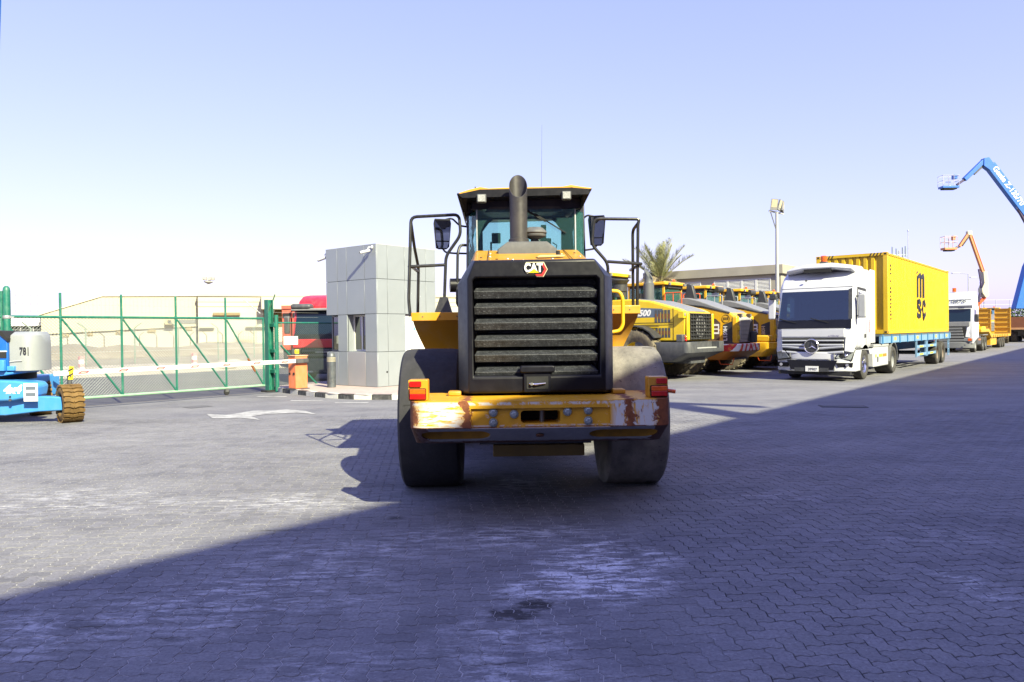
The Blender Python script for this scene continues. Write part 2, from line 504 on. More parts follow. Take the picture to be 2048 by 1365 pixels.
PAVE = paving_material('concrete_paver')
PAVE_FAR = paving_material('distant_paving', True)
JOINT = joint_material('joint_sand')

# sand plain out to the horizon
t_ = NT('desert_sand'); p_ = t_.pos()
t_.color(t_.mix(t_.ramp(t_.noise(p_, 0.9, 8, 0.7), [(0.4, 0.0), (0.65, 0.8)]), t_.ramp(t_.noise(p_, 0.12, 6), [(0.3, (0.21, 0.186, 0.15)), (0.7, (0.29, 0.262, 0.214))]), (0.20, 0.166, 0.125)))
t_.rough(0.95); t_.bump(t_.noise(p_, 3.5, 8, 0.7), 0.8, 0.12)
SAND = t_.m
S = 900
poly_sheet('sand_ground', [(-S, -S), (S, -S), (S, S), (-S, S)], -0.045, SAND)

# public road behind the gate
t_ = NT('road_asphalt'); p_ = t_.pos()
c_ = t_.ramp(t_.noise(t_.map(p_, (0.2, 1.4, 1), rot=(0, 0, R(39))), 0.6, 7, 0.6), [(0.3, (0.062, 0.062, 0.068)), (0.7, (0.115, 0.114, 0.116))])
t_.color(t_.mix(t_.ramp(t_.noise(p_, 40, 3), [(0.4, 0.25), (0.6, 0.0)]), c_, (0.03, 0.03, 0.03))); t_.rough(0.88)
t_.bump(t_.noise(p_, 90, 3), 0.3, 0.006)
ASPHALT = t_.m
road = poly_sheet('road', [site(-19.7, -60), site(-33.5, -60), site(-33.5, 150), site(-19.7, 150)], -0.025, ASPHALT)

# yard: bed sheet with the joint sand near by, paving pattern further off
NEAR_Y = 15.0
half = lambda y: 0.74*y + 1.1
yard_pts = [site(-19.7, -60), site(-19.7, 150), site(60, 150), site(60, -60)]
def near_quad(): return [(-half(0.9), 0.9), (half(0.9), 0.9), (half(NEAR_Y), NEAR_Y), (-half(NEAR_Y), NEAR_Y)]
bed = MB()
nq = near_quad()
vs = [(p.x, p.y, -0.0020) for p in yard_pts] + [(x, y, -0.0020) for x, y in nq]
# outer ring of the yard (paving pattern) around the near field: corners 0 left-near, 1 left-far, 2 right-far, 3 right-near
bed.add(vs, [(0, 4, 7, 1), (1, 7, 6, 2), (2, 6, 5, 3), (3, 5, 4, 0)])
pavement = bed.build('pavement', PAVE_FAR, None, smooth=0)
pavement['kind'] = 'structure'
for v in pavement.data.vertices[:]: pass
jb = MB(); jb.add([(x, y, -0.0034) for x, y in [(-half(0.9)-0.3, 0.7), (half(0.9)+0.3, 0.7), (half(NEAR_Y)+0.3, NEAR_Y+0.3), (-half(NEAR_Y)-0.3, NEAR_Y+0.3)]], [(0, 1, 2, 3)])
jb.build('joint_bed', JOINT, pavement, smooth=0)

# zigzag interlocking pavers in herringbone, every lattice edge carries the same S-shaped kink
U = 0.1125
KINK = [(0.0, 0.0), (0.34, 0.085), (0.66, -0.085)]
def outline(w, h):
    pts = []
    for i in range(w): pts += [(i + u, k) for u, k in KINK]                       # bottom, left to right
    for j in range(h): pts += [(w + k, j + u) for u, k in KINK]                   # right, upwards
    for i in range(w, 0, -1): pts += [(i, h)] + [(i - 1 + u, h + k) for u, k in reversed(KINK[1:])]
    for j in range(h, 0, -1): pts += [(0, j)] + [(k, j - 1 + u) for u, k in reversed(KINK[1:])]
    return np.array(pts) * U
def inset(P, d):
    e = np.roll(P, -1, 0) - P
    nrm = np.stack([-e[:, 1], e[:, 0]], 1); nrm /= np.linalg.norm(nrm, axis=1)[:, None]
    b = nrm + np.roll(nrm, 1, 0); b /= np.maximum(0.5, np.linalg.norm(b, axis=1))[:, None]**2 / 2
    b = b / 2 * 1.0
    L = np.linalg.norm(nrm + np.roll(nrm, 1, 0), axis=1)
    dirn = (nrm + np.roll(nrm, 1, 0)) / L[:, None]
    return P + dirn * (d / np.maximum(0.6, L/2))[:, None]
shapes = {}
for key, (w, h) in (('h', (2, 1)), ('v', (1, 2))):
    P = outline(w, h); c = np.array([w, h]) * U / 2
    shapes[key] = (inset(P, 0.0046) - c, inset(P, 0.0027) - c, c)
ca, sa = math.cos(R(6)), math.sin(R(6))
tiles = []
for i in range(-170, 171):
    for j in range(0, 170):
        m = (i - j) % 4
        if m == 0: key = 'h'
        elif m == 3: key = 'v'
        else: continue
        c = shapes[key][2]; x, y = i*U + c[0], j*U + c[1] - 1.0
        X, Y = x*ca - y*sa, x*sa + y*ca
        if 0.75 < Y < NEAR_Y + 0.15 and abs(X) < half(Y) + 0.25: tiles.append((X, Y, key))
prng = np.random.RandomState(3)
def seen(tl):
    X, Y, _ = tl
    return Y > 2.50 and abs(X) < 0.672*Y and not (abs(X - 0.2) < 0.2 and False)
cand = sorted([t for t in tiles if seen(t)], key=lambda t: t[0]**2 + t[1]**2)
single = set(cand[:300])
n_pt = 18
def paver_mesh(name, key):
    a, b, _ = shapes[key]
    v = [(*q, 0.0) for q in a] + [(*q, -0.0024) for q in b] + [(*q, -0.014) for q in b]
    f = [tuple(range(n_pt))]
    for r in range(2):
        for k in range(n_pt):
            k2 = (k+1) % n_pt
            f.append((r*n_pt + k, (r+1)*n_pt + k, (r+1)*n_pt + k2, r*n_pt + k2))
    me = bpy.data.meshes.new(name); me.from_pydata(v, [], f); me.materials.append(PAVE); return me
pm = {k: paver_mesh('paver', k) for k in ('h', 'v')}
for X, Y, key in [t for t in cand[:300]]:
    o = bpy.data.objects.new('paver', pm[key]); col.objects.link(o); o.parent = pavement
    o.location = (X, Y, prng.uniform(-0.0012, 0.0012)); o.rotation_euler = (prng.normal(0, 0.005), prng.normal(0, 0.005), R(6) + prng.normal(0, 0.006))
rest = [t for t in tiles if t not in single]
N = len(rest); V = np.zeros((N, 2*n_pt, 3)); rot6 = np.array([[ca, sa], [-sa, ca]])
for q, (X, Y, key) in enumerate(rest):
    a, b, _ = shapes[key]; dz = prng.uniform(-0.0012, 0.0012); sx, sy = prng.normal(0, 0.005, 2)
    ra = a @ rot6; rb = b @ rot6
    V[q, :n_pt, :2] = ra + (X, Y); V[q, n_pt:, :2] = rb + (X, Y)
    V[q, :n_pt, 2] = dz + ra @ np.array([sx, sy]); V[q, n_pt:, 2] = -0.0060
loops_one = list(range(n_pt))
starts_one = [0]; tot_one = [n_pt]
for k in range(n_pt):
    k2 = (k+1) % n_pt
    starts_one.append(len(loops_one)); tot_one.append(4); loops_one += [k, n_pt + k, n_pt + k2, k2]
lo = np.array(loops_one); so = np.array(starts_one); to = np.array(tot_one)
me = bpy.data.meshes.new('paver_field')
me.vertices.add(N*2*n_pt); me.vertices.foreach_set('co', V.reshape(-1))
me.loops.add(N*len(lo)); me.loops.foreach_set('vertex_index', (lo[None, :] + (np.arange(N)*2*n_pt)[:, None]).reshape(-1).astype(np.int32))
me.polygons.add(N*len(so)); me.polygons.foreach_set('loop_start', (so[None, :] + (np.arange(N)*len(lo))[:, None]).reshape(-1).astype(np.int32))
me.polygons.foreach_set('loop_total', np.tile(to, N).astype(np.int32))
me.update(calc_edges=True); me.validate(); me.shade_flat(); me.materials.append(PAVE)
pf = bpy.data.objects.new('paver_field', me); col.objects.link(pf); pf.parent = pavement; pf['kind'] = 'stuff'

# painted arrow, worn lane dashes, patched square and cover plates
def worn_paint(name, c, wear=0.45):
    t = NT(name); p = t.pos()
    k = t.ramp(t.noise(t.map(p, (1, 3, 1)), 3.0, 9, 0.75), [(wear - 0.06, 0.0), (wear + 0.12, 1.0)])
    t.color(t.mix(k, (0.20, 0.197, 0.197), c)); t.rough(0.8); return t.m
arrow_pts = [(-6.51, 15.91), (-6.03, 15.03), (-5.40, 15.02), (-4.92, 14.62), (-5.36, 15.35), (-5.20, 15.72), (-4.62, 15.95), (-4.08, 15.58), (-4.52, 16.30), (-5.0, 16.66), (-5.25, 16.46), (-5.72, 16.44), (-5.98, 15.62)]
poly_sheet('road_marking', arrow_pts, 0.006, worn_paint('worn_white_paint', (0.48, 0.48, 0.47), 0.50))
poly_sheet('paving_patch', [(-7.75, 17.55), (-7.39, 17.21), (-7.06, 17.70), (-7.44, 17.99)], 0.0045, mat('dark_patch', (0.12, 0.12, 0.13), 0.9))
for k, (x, y) in enumerate([(-6.5, 20.2), (-5.2, 18.9), (-3.9, 18.1)]):
    q = [(x-0.42, y-0.02), (x+0.40, y-0.06), (x+0.42, y+0.05), (x-0.40, y+0.08)]
    poly_sheet('lane_dash', q, 0.0046, worn_paint('worn_dash_paint', (0.55, 0.55, 0.54), 0.42))
cov = tag(empty('manhole_cover', (7.0, 15.9, 0.0), R(-12), 'rectangular iron cover let into the paving right of the loader', 'manhole cover'), None)
IRON = mat('cover_iron', (0.10, 0.10, 0.11), 0.7, metal=0.3, var=0.2, bump=0.3)
MB().box(-0.46, 0.46, -0.22, 0.22, -0.03, 0.009).build('frame', mat('cover_frame', (0.05, 0.05, 0.055), 0.8), cov, bevel=0.003)
MB().box(-0.41, 0.41, -0.18, 0.18, -0.02, 0.014).build('lid', IRON, cov, bevel=0.003)

# ================================================================ BUILDINGS AND FENCES
PANEL = mat('grey_cladding_panel', (0.34, 0.372, 0.41), 0.38, metal=0.25, var=0.05, vs=0.8, dust=0.12, dustc=(0.45, 0.44, 0.42))
PANEL_PINK = mat('stained_cladding_panel', (0.40, 0.395, 0.415), 0.45, metal=0.2, var=0.08, vs=0.8, dust=0.3, dustc=(0.50, 0.42, 0.41))
SEAL = mat('dark_joint_seal', (0.06, 0.06, 0.065), 0.8)
CREAM = mat('cream_cladding', (0.49, 0.455, 0.345), 0.7, var=0.05, vs=0.3, dust=0.15, dustc=(0.6, 0.52, 0.38))
OFFWHITE = mat('offwhite_render', (0.49, 0.465, 0.40), 0.8, var=0.06, vs=0.4, dust=0.25, dustc=(0.5, 0.43, 0.33))
PALEWALL = mat('pale_wall', (0.40, 0.39, 0.365), 0.8, var=0.05, vs=0.5, dust=0.25, dustc=(0.55, 0.48, 0.40))
BEIGE = mat('beige_render', (0.50, 0.44, 0.33), 0.85, var=0.06, vs=0.5)
CONCRETE = mat('weathered_concrete', (0.36, 0.335, 0.28), 0.9, var=0.14, vs=0.7, dust=0.3, dustc=(0.25, 0.23, 0.2))
LOUVRE = mat('white_louvre', (0.72, 0.72, 0.70), 0.5, var=0.04)
BROWN = mat('brown_beam', (0.24, 0.18, 0.09), 0.8)
GALV = mat('galvanised_steel', (0.42, 0.43, 0.44), 0.45, metal=0.6, var=0.12, vs=6)
POST_GR = mat('grey_green_post', (0.20, 0.25, 0.22), 0.6, var=0.2)

# ---- workshop on the near side of the yard: its roof edge throws the long shadow
WSH = 12.0
wn0 = -5.62 + WSH/math.tan(R(SUN_EL)) * (SUN_DIR.x*NX.x + SUN_DIR.y*NX.y) / math.cos(R(SUN_EL))
ws = empty('workshop_building', site(wn0, 8), ROT_ALONG, 'tall pale workshop beside the yard behind the camera, casting the shade', 'building')
MB().box(0.0, 26, -55, 62, -0.02, WSH-0.30).build('wall', mat('workshop_cladding', (0.15, 0.16, 0.19), 0.6), ws)
MB().box(-0.001, 26.2, -55.2, 62.2, WSH-0.30, WSH).build('parapet', LIGHT_GR, ws)
for k in range(9):
    d_ = MB().box(-0.06, 0.02, -50 + k*12.5, -44.5 + k*12.5, 0, 5.4).build('roller_door', GALV, ws)
    m_ = MB()
    for q in range(18): m_.box(-0.09, -0.058, -49.9 + k*12.5, -44.6 + k*12.5, 0.3*q + 0.02, 0.3*q + 0.25)
    m_.build('slat_curtain', LIGHT_GR, d_)
# unseen beam added to cast the slanting bar of shade to the loader's right
tanE = math.tan(R(SUN_EL)); sh = Vector((SUN_DIR.x, SUN_DIR.y, 0)) / math.cos(R(SUN_EL))
def lift_to(g, z): return Vector((g[0], g[1], 0)) + sh*(z/tanE) + Vector((0, 0, z))
ra = lift_to((4.75, 13.6), 12.0); rb = lift_to((3.25, 17.3), 14.2)
arm_ = empty('shade_beam', (ra.x, ra.y, 12.0), 0, 'unseen beam added over the workshop roof edge to cast a bar of shade', 'shade caster')
MB().beam((0, 0, 0), rb - ra, 0.55, 0.5).build('beam', LIGHT_GR, arm_, bevel=0.02)
MB().beam(rb - ra - Vector((0.2, -0.1, 0)), rb - ra + Vector((1.9, -1.0, -0.2)), 0.3, 0.3).build('head', LIGHT_GR, arm_)
MB().box(-0.5, 0.9, -0.6, 0.6, -0.5, 0.1).build('mount', DARK_GR, arm_)

# ---- traffic island with black and white kerb
ISL_Z = 0.13
kp = [(-7.25, 22.45), (-6.6, 21.55), (-5.89, 20.72), (-5.3, 20.02), (-4.76, 19.50), (-4.25, 19.17), (-3.7, 18.95), (-3.1, 18.86), (-2.5, 18.98), (-2.0, 19.35), (-1.6, 19.85), (0.2, 22.1), (2.0, 24.3)]
t_ = NT('island_tiles'); p_ = t_.pos()
br = t_.n.new('ShaderNodeTexBrick'); t_.link(t_.map(p_, rot=(0, 0, R(39))), br.inputs['Vector'])
for k, v in (('Color1', (0.34, 0.25, 0.23, 1)), ('Color2', (0.38, 0.30, 0.275, 1)), ('Mortar', (0.40, 0.36, 0.33, 1))): br.inputs[k].default_value = v
br.inputs['Scale'].default_value = 1; br.inputs['Brick Width'].default_value = 0.2; br.inputs['Row Height'].default_value = 0.1; br.inputs['Mortar Size'].default_value = 0.005
t_.color(t_.mix(t_.ramp(t_.noise(p_, 1.2, 6), [(0.35, 0.0), (0.75, 0.6)]), br.outputs[0], (0.41, 0.36, 0.33))); t_.rough(0.9)
island = poly_sheet('traffic_island', kp + [(2.5, 25.2), (-3.0, 29.0), (-6.3, 24.6)], ISL_Z - 0.004, t_.m)
KW = mat('kerb_white_paint', (0.68, 0.66, 0.61), 0.8, var=0.08, vs=5, dust=0.5, dustc=(0.34, 0.32, 0.30))
KB = mat('kerb_black_paint', (0.035, 0.036, 0.04), 0.75, var=0.2, vs=5, dust=0.5, dustc=(0.26, 0.25, 0.25))
def resample(P, step):
    P = [Vector((x, y, 0)) for x, y in P]; out = [P[0].copy()]; acc = 0
    for a, b in zip(P, P[1:]):
        L = (b-a).length; s0 = step - acc
        while s0 <= L:
            out.append(a + (b-a)*(s0/L)); s0 += step
        acc = L - (s0 - step)
    return out
ks = resample(kp, 0.52)
for k in range(len(ks)-1):
    a, b = ks[k], ks[k+1]; d = (b-a).normalized(); w = Vector((-d.y, d.x, 0))
    a2, b2 = a + d*0.006, b - d*0.006
    prof = [(0.0, -0.05), (0.0, ISL_Z-0.03), (0.025, ISL_Z), (0.14, ISL_Z), (0.14, -0.05)]
    rings = [[q + w*(u) + Vector((0, 0, z)) for u, z in prof] for q in (a2, b2)]
    MB().loft(rings).build('kerb_stone', KB if k % 2 == 0 else KW, island, bevel=0.006, seg=1)

# ---- guardhouse
gh = empty('guardhouse', (-3.87, 21.51, ISL_Z), ROT_ALONG, 'square gatehouse clad in grey metal panels on the kerbed island', 'guardhouse')
rows = [0.0, 1.01, 2.11, 3.12, 4.11]
GW, GD = 2.32, 2.40
core = MB()
core.box(-GW+0.04, -0.04, 0.04, GD-0.04, rows[2], rows[4]-0.03)
core.box(-1.73, -0.04, 0.30, 1.08, 0.0, rows[2]); core.box(-1.73, -0.17, 1.08, GD-0.04, 0.0, rows[2])
core.box(-1.73, -1.36, 0.04, 0.31, 0.0, rows[2]); core.box(-0.49, -0.04, 0.04, 0.31, 0.0, rows[2])
core.box(-1.37, -0.48, 0.04, 0.31, 0.0, rows[1]-0.01)
core.box(-GW+0.04, -1.72, 0.04, GD-0.04, 0, rows[1]-0.02)
core.build('inner_wall', SEAL, gh)
colsL = [0.0, 0.52, 1.33, 1.77, 2.32]
g = 0.006
for j in range(4):
    for i in range(4):
        if j == 1 and i in (1, 3): continue
        x1, x0 = -colsL[i] - g, -colsL[i+1] + g
        m_ = PANEL_PINK if (j == 0 and i == 1) else PANEL
        MB().box(x0, x1 if i else -0.001, 0.0, 0.035, rows[j]+g, rows[j+1]-g).build('panel', m_, gh, bevel=0.003, seg=1)
colsR = [0.0, 0.42, 1.095, 1.97, 2.40]
for j in range(4):
    for i in range(4):
        if j < 2 and i >= 2: continue
        MB().box(-0.035, 0.0, colsR[i]+(g if i else 0.037), colsR[i+1]-g, rows[j]+g, rows[j+1]-g).build('panel', PANEL, gh, bevel=0.003, seg=1)
for j in range(4):                       # unseen far sides, plain panels
    MB().box(-GW, -GW+0.035, 0.037, GD, rows[j]+g, rows[j+1]-g).build('panel', PANEL, gh) if j != 1 else None
    MB().box(-GW+0.037, -0.037, GD-0.035, GD, rows[j]+g, rows[j+1]-g).build('panel', PANEL, gh)
MB().box(-GW, 0, 0, GD, rows[4]-0.004, rows[4]+0.012).build('roof_cap', LIGHT_GR, gh)
# sliding window in the left face, set deep
wf = MB()
wx0, wx1, wz0, wz1 = -1.31, -0.53, rows[1]+0.01, rows[2]-0.01
for a, b, c, d in ((wx0, wx1, wz0, wz0+0.05), (wx0, wx1, wz1-0.05, wz1), (wx0, wx0+0.05, wz0+0.05, wz1-0.05), (wx1-0.05, wx1, wz0+0.05, wz1-0.05), (-0.95, -0.89, wz0+0.05, wz1-0.05)):
    wf.box(a, b, 0.22, 0.28, c, d)
win = wf.build('window_frame', LOUVRE, gh, bevel=0.004)
MB().box(wx0+0.05, wx1-0.05, 0.246, 0.254, wz0+0.05, wz1-0.05).build('pane', DARKGL, win)
MB().box(-1.325, -0.525, 0.02, 0.24, wz0-0.02, wz0-0.004).build('sill', PANEL, gh)
MB().box(-1.325, -1.312, 0.04, 0.24, wz0, wz1).build('reveal', PANEL, gh); MB().box(-0.538, -0.525, 0.04, 0.24, wz0, wz1).build('reveal', PANEL, gh)
cw = MB(); cw.box(-2.28, -1.76, 0.20, 0.23, rows[1]+0.05, rows[2]-0.05)
cwo = MB()
for a, b, c, d in ((-2.30, -1.74, rows[1], rows[1]+0.05), (-2.30, -1.74, rows[2]-0.05, rows[2]-0.008), (-2.30, -2.25, rows[1]+0.05, rows[2]-0.05), (-1.79, -1.74, rows[1]+0.05, rows[2]-0.05)): cwo.box(a, b, 0.18, 0.25, c, d)
cf = cwo.build('window_frame', MID_GR, gh); cw.build('pane', DARKGL, cf)
# recessed white door wall in the right face
MB().box(-0.16, -0.10, 1.10, GD-0.04, 0.0, rows[2]-0.01).build('door_panel', WHITE, gh)
MB().box(-0.10, -0.001, 1.085, 1.10, 0, rows[2]).build('reveal', PANEL, gh)
for q in (1.52, 1.66): MB().box(-0.099, -0.094, q, q+0.06, 1.62, 1.71).build('sticker', mat('cyan_sticker', (0.05, 0.5, 0.62), 0.5), gh)
MB().cyl((0.0, 0.36, 0.42), (0.008, 0.36, 0.42), 0.03, 12).build('socket', BLACK_MT, gh)
def cctv(loc, rz, lab, black=False):
    c = empty('security_camera', loc, rz, lab, 'camera', 'security cameras on the guardhouse')
    MB().cyl((0, 0, 0), (0, -0.05, 0), 0.055, 14).build('mount', WHITE_PT, c)
    MB().tube([(0, -0.03, 0), (0, -0.13, 0), (0, -0.15, -0.06)], 0.018, 8).build('arm', WHITE_PT, c)
    b = MB().cyl((0, -0.08, -0.09), (0, -0.36, -0.16), 0.045, 14).build('housing', WHITE_PT, c)
    MB().cyl((0, -0.361, -0.160), (0, -0.375, -0.164), 0.036, 14).build('lens', BLACK_MT, b)
    return c
cctv(gh.matrix_basis @ Vector((-0.12, -0.005, 4.02)), ROT_ALONG - R(38), 'white security camera on the near top corner of the guardhouse')
cctv(gh.matrix_basis @ Vector((-GW-0.005, 0.08, 3.98)), ROT_ALONG - R(75), 'security camera with black lens on the far left top corner of the guardhouse')

# ---- bollard
bo = empty('bollard', (-5.25, 21.74, ISL_Z), 0, 'round grey steel bollard with pale rings beside the guardhouse', 'bollard')
MB().lathe([(0.125, 0.0), (0.125, 0.86)], axis='z', n=24).build('post', mat('bollard_steel', (0.10, 0.115, 0.135), 0.5, metal=0.4, var=0.3, vs=5, dust=0.3), bo)
MB().lathe([(0.118, 0.86), (0.118, 0.90), (0.10, 0.97), (0.05, 1.02), (0.01, 1.03)], axis='z', n=24).build('cap', mat('bollard_cap', (0.13, 0.14, 0.155), 0.45, metal=0.3), bo)
for q in range(4): MB().lathe([(0.122, 0.745+q*0.033), (0.129, 0.75+q*0.033), (0.129, 0.757+q*0.033), (0.122, 0.762+q*0.033)], axis='z', n=24).build('ring', mat('cream_band', (0.62, 0.56, 0.40), 0.6), bo)

# ---- chain link cloth
WIRE = mat('fence_wire', (0.22, 0.24, 0.23), 0.5, metal=0.5, var=0.15)
WIRE_DK = mat('fence_wire_dark', (0.10, 0.13, 0.11), 0.6, metal=0.3, var=0.2)
def chain_link(name, y0, y1, z0, z1, parent, m, step=0.075, r=0.0036):
    mb = MB(); h = z1 - z0
    for sgn in (1, -1):
        k = y0 - h
        while k < y1:
            # wire y = k + (z - z0)  (or mirrored), clipped to the panel
            a, b = k, k + h
            lo, hi = max(a, y0), min(b, y1)
            if hi - lo > 0.02:
                za, zb = (z0 + lo - k, z0 + hi - k) if sgn > 0 else (z1 - (lo - k), z1 - (hi - k))
                x = 0.003*sgn
                vs = []
                for (yy, zz) in ((lo, za), (hi, zb)):
                    vs += [(x - r, yy, zz), (x + r, yy, zz), (x, yy - r*0.9, zz + r*0.9*sgn), (x, yy + r*0.9, zz - r*0.9*sgn)]
                mb.add(vs, [(0, 2, 6, 4), (2, 1, 5, 6), (1, 3, 7, 5), (3, 0, 4, 7)])
            k += step
    return mb.build(name, m, parent, smooth=0, fix=False, kind='stuff')

# ---- sliding gate
gate = empty('sliding_gate', site(-19.40, 12.45), ROT_ALONG, 'green tubular sliding gate with chain link and diagonal braces', 'gate')
GY = [-0.02, -1.20, -2.62, -4.01, -5.40, -6.60, -8.0]
MB().tube([(0, 0.0, 2.15), (0, -8.6, 2.15)], 0.032, 10).build('top_rail', GREEN, gate)
MB().tube([(0, 0.0, 0.20), (0, -8.6, 0.20)], 0.036, 10).build('bottom_rail', mat('faded_green_paint', (0.24, 0.42, 0.29), 0.5, var=0.15, dust=0.6, dustc=(0.5, 0.55, 0.45)), gate)
for k, y in enumerate(GY):
    MB().tube([(0, y, 0.2), (0, y, 2.72 if k else 2.15)], 0.029, 10).build('post', GREEN, gate)
for k in range(6):
    MB().tube([(0.012, GY[k]-0.03, 0.24), (0.012, GY[k+1]+0.03, 2.10)], 0.024, 8).build('brace', GREEN, gate)
MB().tube([(0.03, GY[0]-0.3, 0.62), (0.03, GY[0]-0.52, 1.0)], 0.027, 8).build('rust_patch', mat('rust', (0.30, 0.09, 0.02), 0.8), gate)
chain_link('chain_link', -8.6, -0.03, 0.24, 2.12, gate, WIRE)
for q, z in enumerate((2.28, 2.45, 2.64)):
    mb = MB(); mb.tube([(0, 0, z), (0, -2.6, z-0.012), (0, -5.4, z), (0, -8.6, z-0.01)], 0.003, 4)
    for b in range(56): mb.beam((0, -0.15*b-0.02, z-0.025), (0.01, -0.15*b-0.03, z+0.022), 0.004, 0.004)
    mb.build('barbed_wire', GALV, gate)
for y in (GY[1], GY[4]):
    mb = MB(); mb.lathe([(0.075, -0.025), (0.085, -0.012), (0.085, 0.012), (0.075, 0.025)], (0, y, 0.085), 'x', 18); mb.build('wheel', BLACK_MT, gate)
    MB().box(-0.035, 0.035, y-0.05, y+0.05, 0.09, 0.19).build('wheel_bracket', DARK_GR, gate)
tr = MB(); tr.box(-0.02, 0.02, -14, 0.4, -0.02, 0.006); track = tr.build('gate_track', mat('track_steel', (0.06, 0.055, 0.055), 0.6, metal=0.4)); track.location = site(-19.40, 12.45); track.rotation_euler = (0, 0, ROT_ALONG)
tag(track, 'dark steel rail in the ground under the sliding gate', 'rail')

# ---- gate post
gp = empty('gate_post', site(-19.42, 12.62), ROT_ALONG, 'thick green steel gate post with patched brackets next to the island', 'gate post')
m_ = MB(); m_.box(-0.10, 0.10, -0.07, -0.05, 0, 2.70); m_.box(-0.10, 0.10, 0.09, 0.11, 0, 2.70); m_.box(-0.012, 0.012, -0.05, 0.09, 0, 2.70)
m_.build('column', GREEN, gp, bevel=0.004)
MB().tube([(0.22, 0.12, 0), (0.22, 0.12, 2.25)], 0.06, 14).build('stub_post', GREEN, gp)
for z in (0.55, 1.15, 1.9): MB().box(-0.02, 0.26, 0.02, 0.16, z, z+0.10).build('bracket', GREEN, gp, bevel=0.004)
MB().tube([(0.0, 0.0, 2.35), (0.05, 0.16, 2.75), (0.06, 0.2, 2.86)], 0.02, 8).build('wire_arm', mat('dark_green', (0.02, 0.07, 0.045), 0.6), gp)
MB().tube([(-0.1, -0.2, 2.3), (-0.3, -0.62, 2.72)], 0.014, 8).build('wire_arm', GALV, gp)
MB().box(-0.105, -0.09, -0.04, 0.04, 1.36, 1.48).build('reflector', ORG_LENS, gp)
MB().box(-0.105, -0.09, -0.04, 0.04, 1.12, 1.32).build('tape', WHITE, gp)
MB().box(-0.16, 0.16, -0.18, 0.18, -0.02, 0.05).build('foot_plate', BLACK_MT, gp)

# ---- fence beyond the gate post
fe = empty('chain_link_fence', site(-19.62, 12.9), ROT_ALONG, 'chain link fence running behind the guardhouse in front of the red truck', 'fence')
MB().tube([(0, 0, 2.03), (0, 24, 2.03)], 0.024, 8).build('top_rail', GREEN, fe)
for y in (3.0, 6.0, 9.0, 12.0, 15.0, 18.0, 21.0, 24.0): MB().tube([(0, y, 0), (0, y, 2.2)], 0.028, 8).build('post', GREEN, fe)
MB().tube([(0.02, 0.25, 1.35), (0.02, 1.55, 0.10)], 0.028, 8).build('brace', GREEN, fe)
chain_link('chain_link', 0.0, 12.0, 0.06, 2.03, fe, WIRE_DK, 0.072, 0.0026)
MB().box(0.015, 0.03, 0.35, 0.85, 1.36, 1.62).build('notice_board', WHITE, fe)
for z in (2.2, 2.34): MB().tube([(0, 0, z), (0, 12, z)], 0.0035, 4).build('wire', GALV, fe)
gs = empty('gate_side_post', (-11.27, 16.75, 0), 0, 'short thick green post with rounded head at the left edge behind the blue lift', 'gate post')
MB().lathe([(0.075, 0), (0.075, 2.72), (0.065, 2.79), (0.03, 2.83)], axis='z', n=20).build('column', GREEN, gs)
MB().lathe([(0.08, 2.10), (0.084, 2.11), (0.084, 2.16), (0.08, 2.17)], axis='z', n=20).build('clamp', GALV, gs)
MB().tube([(0.08, 0, 2.13), (0.15, 0.02, 2.13)], 0.016, 8).build('bolt', GALV, gs)

# ---- barrier
ba = empty('barrier', (-6.08, 21.25, ISL_Z), ROT_ALONG, 'orange barrier box with a long white arm lowered across the entrance', 'barrier')
cab = MB().box(-0.17, 0.17, -0.20, 0.20, 0.02, 0.93).build('cabinet', ORANGE, ba, bevel=0.012)
MB().box(-0.19, 0.19, -0.22, 0.22, 0.93, 0.955).build('lid', mat('pale_orange', (0.80, 0.42, 0.27), 0.5), ba, bevel=0.006)
MB().box(-0.21, 0.21, -0.24, 0.24, -0.01, 0.02).build('base_plate', DARK_GR, ba)
for x, z in ((0.10, 0.44), (-0.10, 0.44)): MB().box(x-0.03, x+0.03, -0.215, -0.198, z-0.03, z+0.03).build('lock', BLACK_MT, ba)
MB().cyl((0, -0.03, 0.955), (0, -0.03, 1.00), 0.07, 14).build('lamp_base', DARK_GR, ba)
MB().lathe([(0.065, 1.0), (0.065, 1.09), (0.05, 1.12), (0.01, 1.125)], (0, -0.03, 0), 'z', 14).build('lamp', mat('yellow_lamp', (0.80, 0.62, 0.02), 0.3), ba)
L0 = Vector((0.22, 0.10, 0.80)); L1 = Vector((0.22, -6.35, 0.755))
arm = MB().beam(L0 + Vector((0, -0.25, 0)), L1, 0.045, 0.105).build('arm', WHITE, ba, bevel=0.006)
MB().beam(L0 + Vector((0, 0.08, 0)), L0 + Vector((0, -0.34, 0)), 0.10, 0.135).build('arm_clamp', DARK_GR, ba, bevel=0.02)
MB().cyl((0.12, 0.06, 0.80), (0.28, 0.06, 0.80), 0.05, 14).build('pivot', DARK_GR, ba)
for k in range(7):
    y = -0.72 - k*0.86; z = 0.80 - 0.0072*(-y) ; x = 0.2435
    mb = MB()
    mb.slab([(x+0.003, y, z-0.028), (x+0.003, y+0.19, z-0.028), (x+0.003, y+0.26, z+0.028), (x+0.003, y+0.07, z+0.028)], 0.002)
    mark = mb.build('red_mark', mat('red_reflector', (0.70, 0.05, 0.06), 0.4), arm)
    MB().slab([(x+0.0045, y+0.055, z-0.012), (x+0.0045, y+0.175, z-0.012), (x+0.0045, y+0.205, z+0.012), (x+0.0045, y+0.085, z+0.012)], 0.001).build('pale_centre', mat('pale_reflector', (0.75, 0.45, 0.43), 0.4), mark)
ar = empty('barrier_rest', (-9.72, 16.45, 0), ROT_ALONG, 'slim grey rest post with black and yellow plate under the barrier arm tip', 'post')
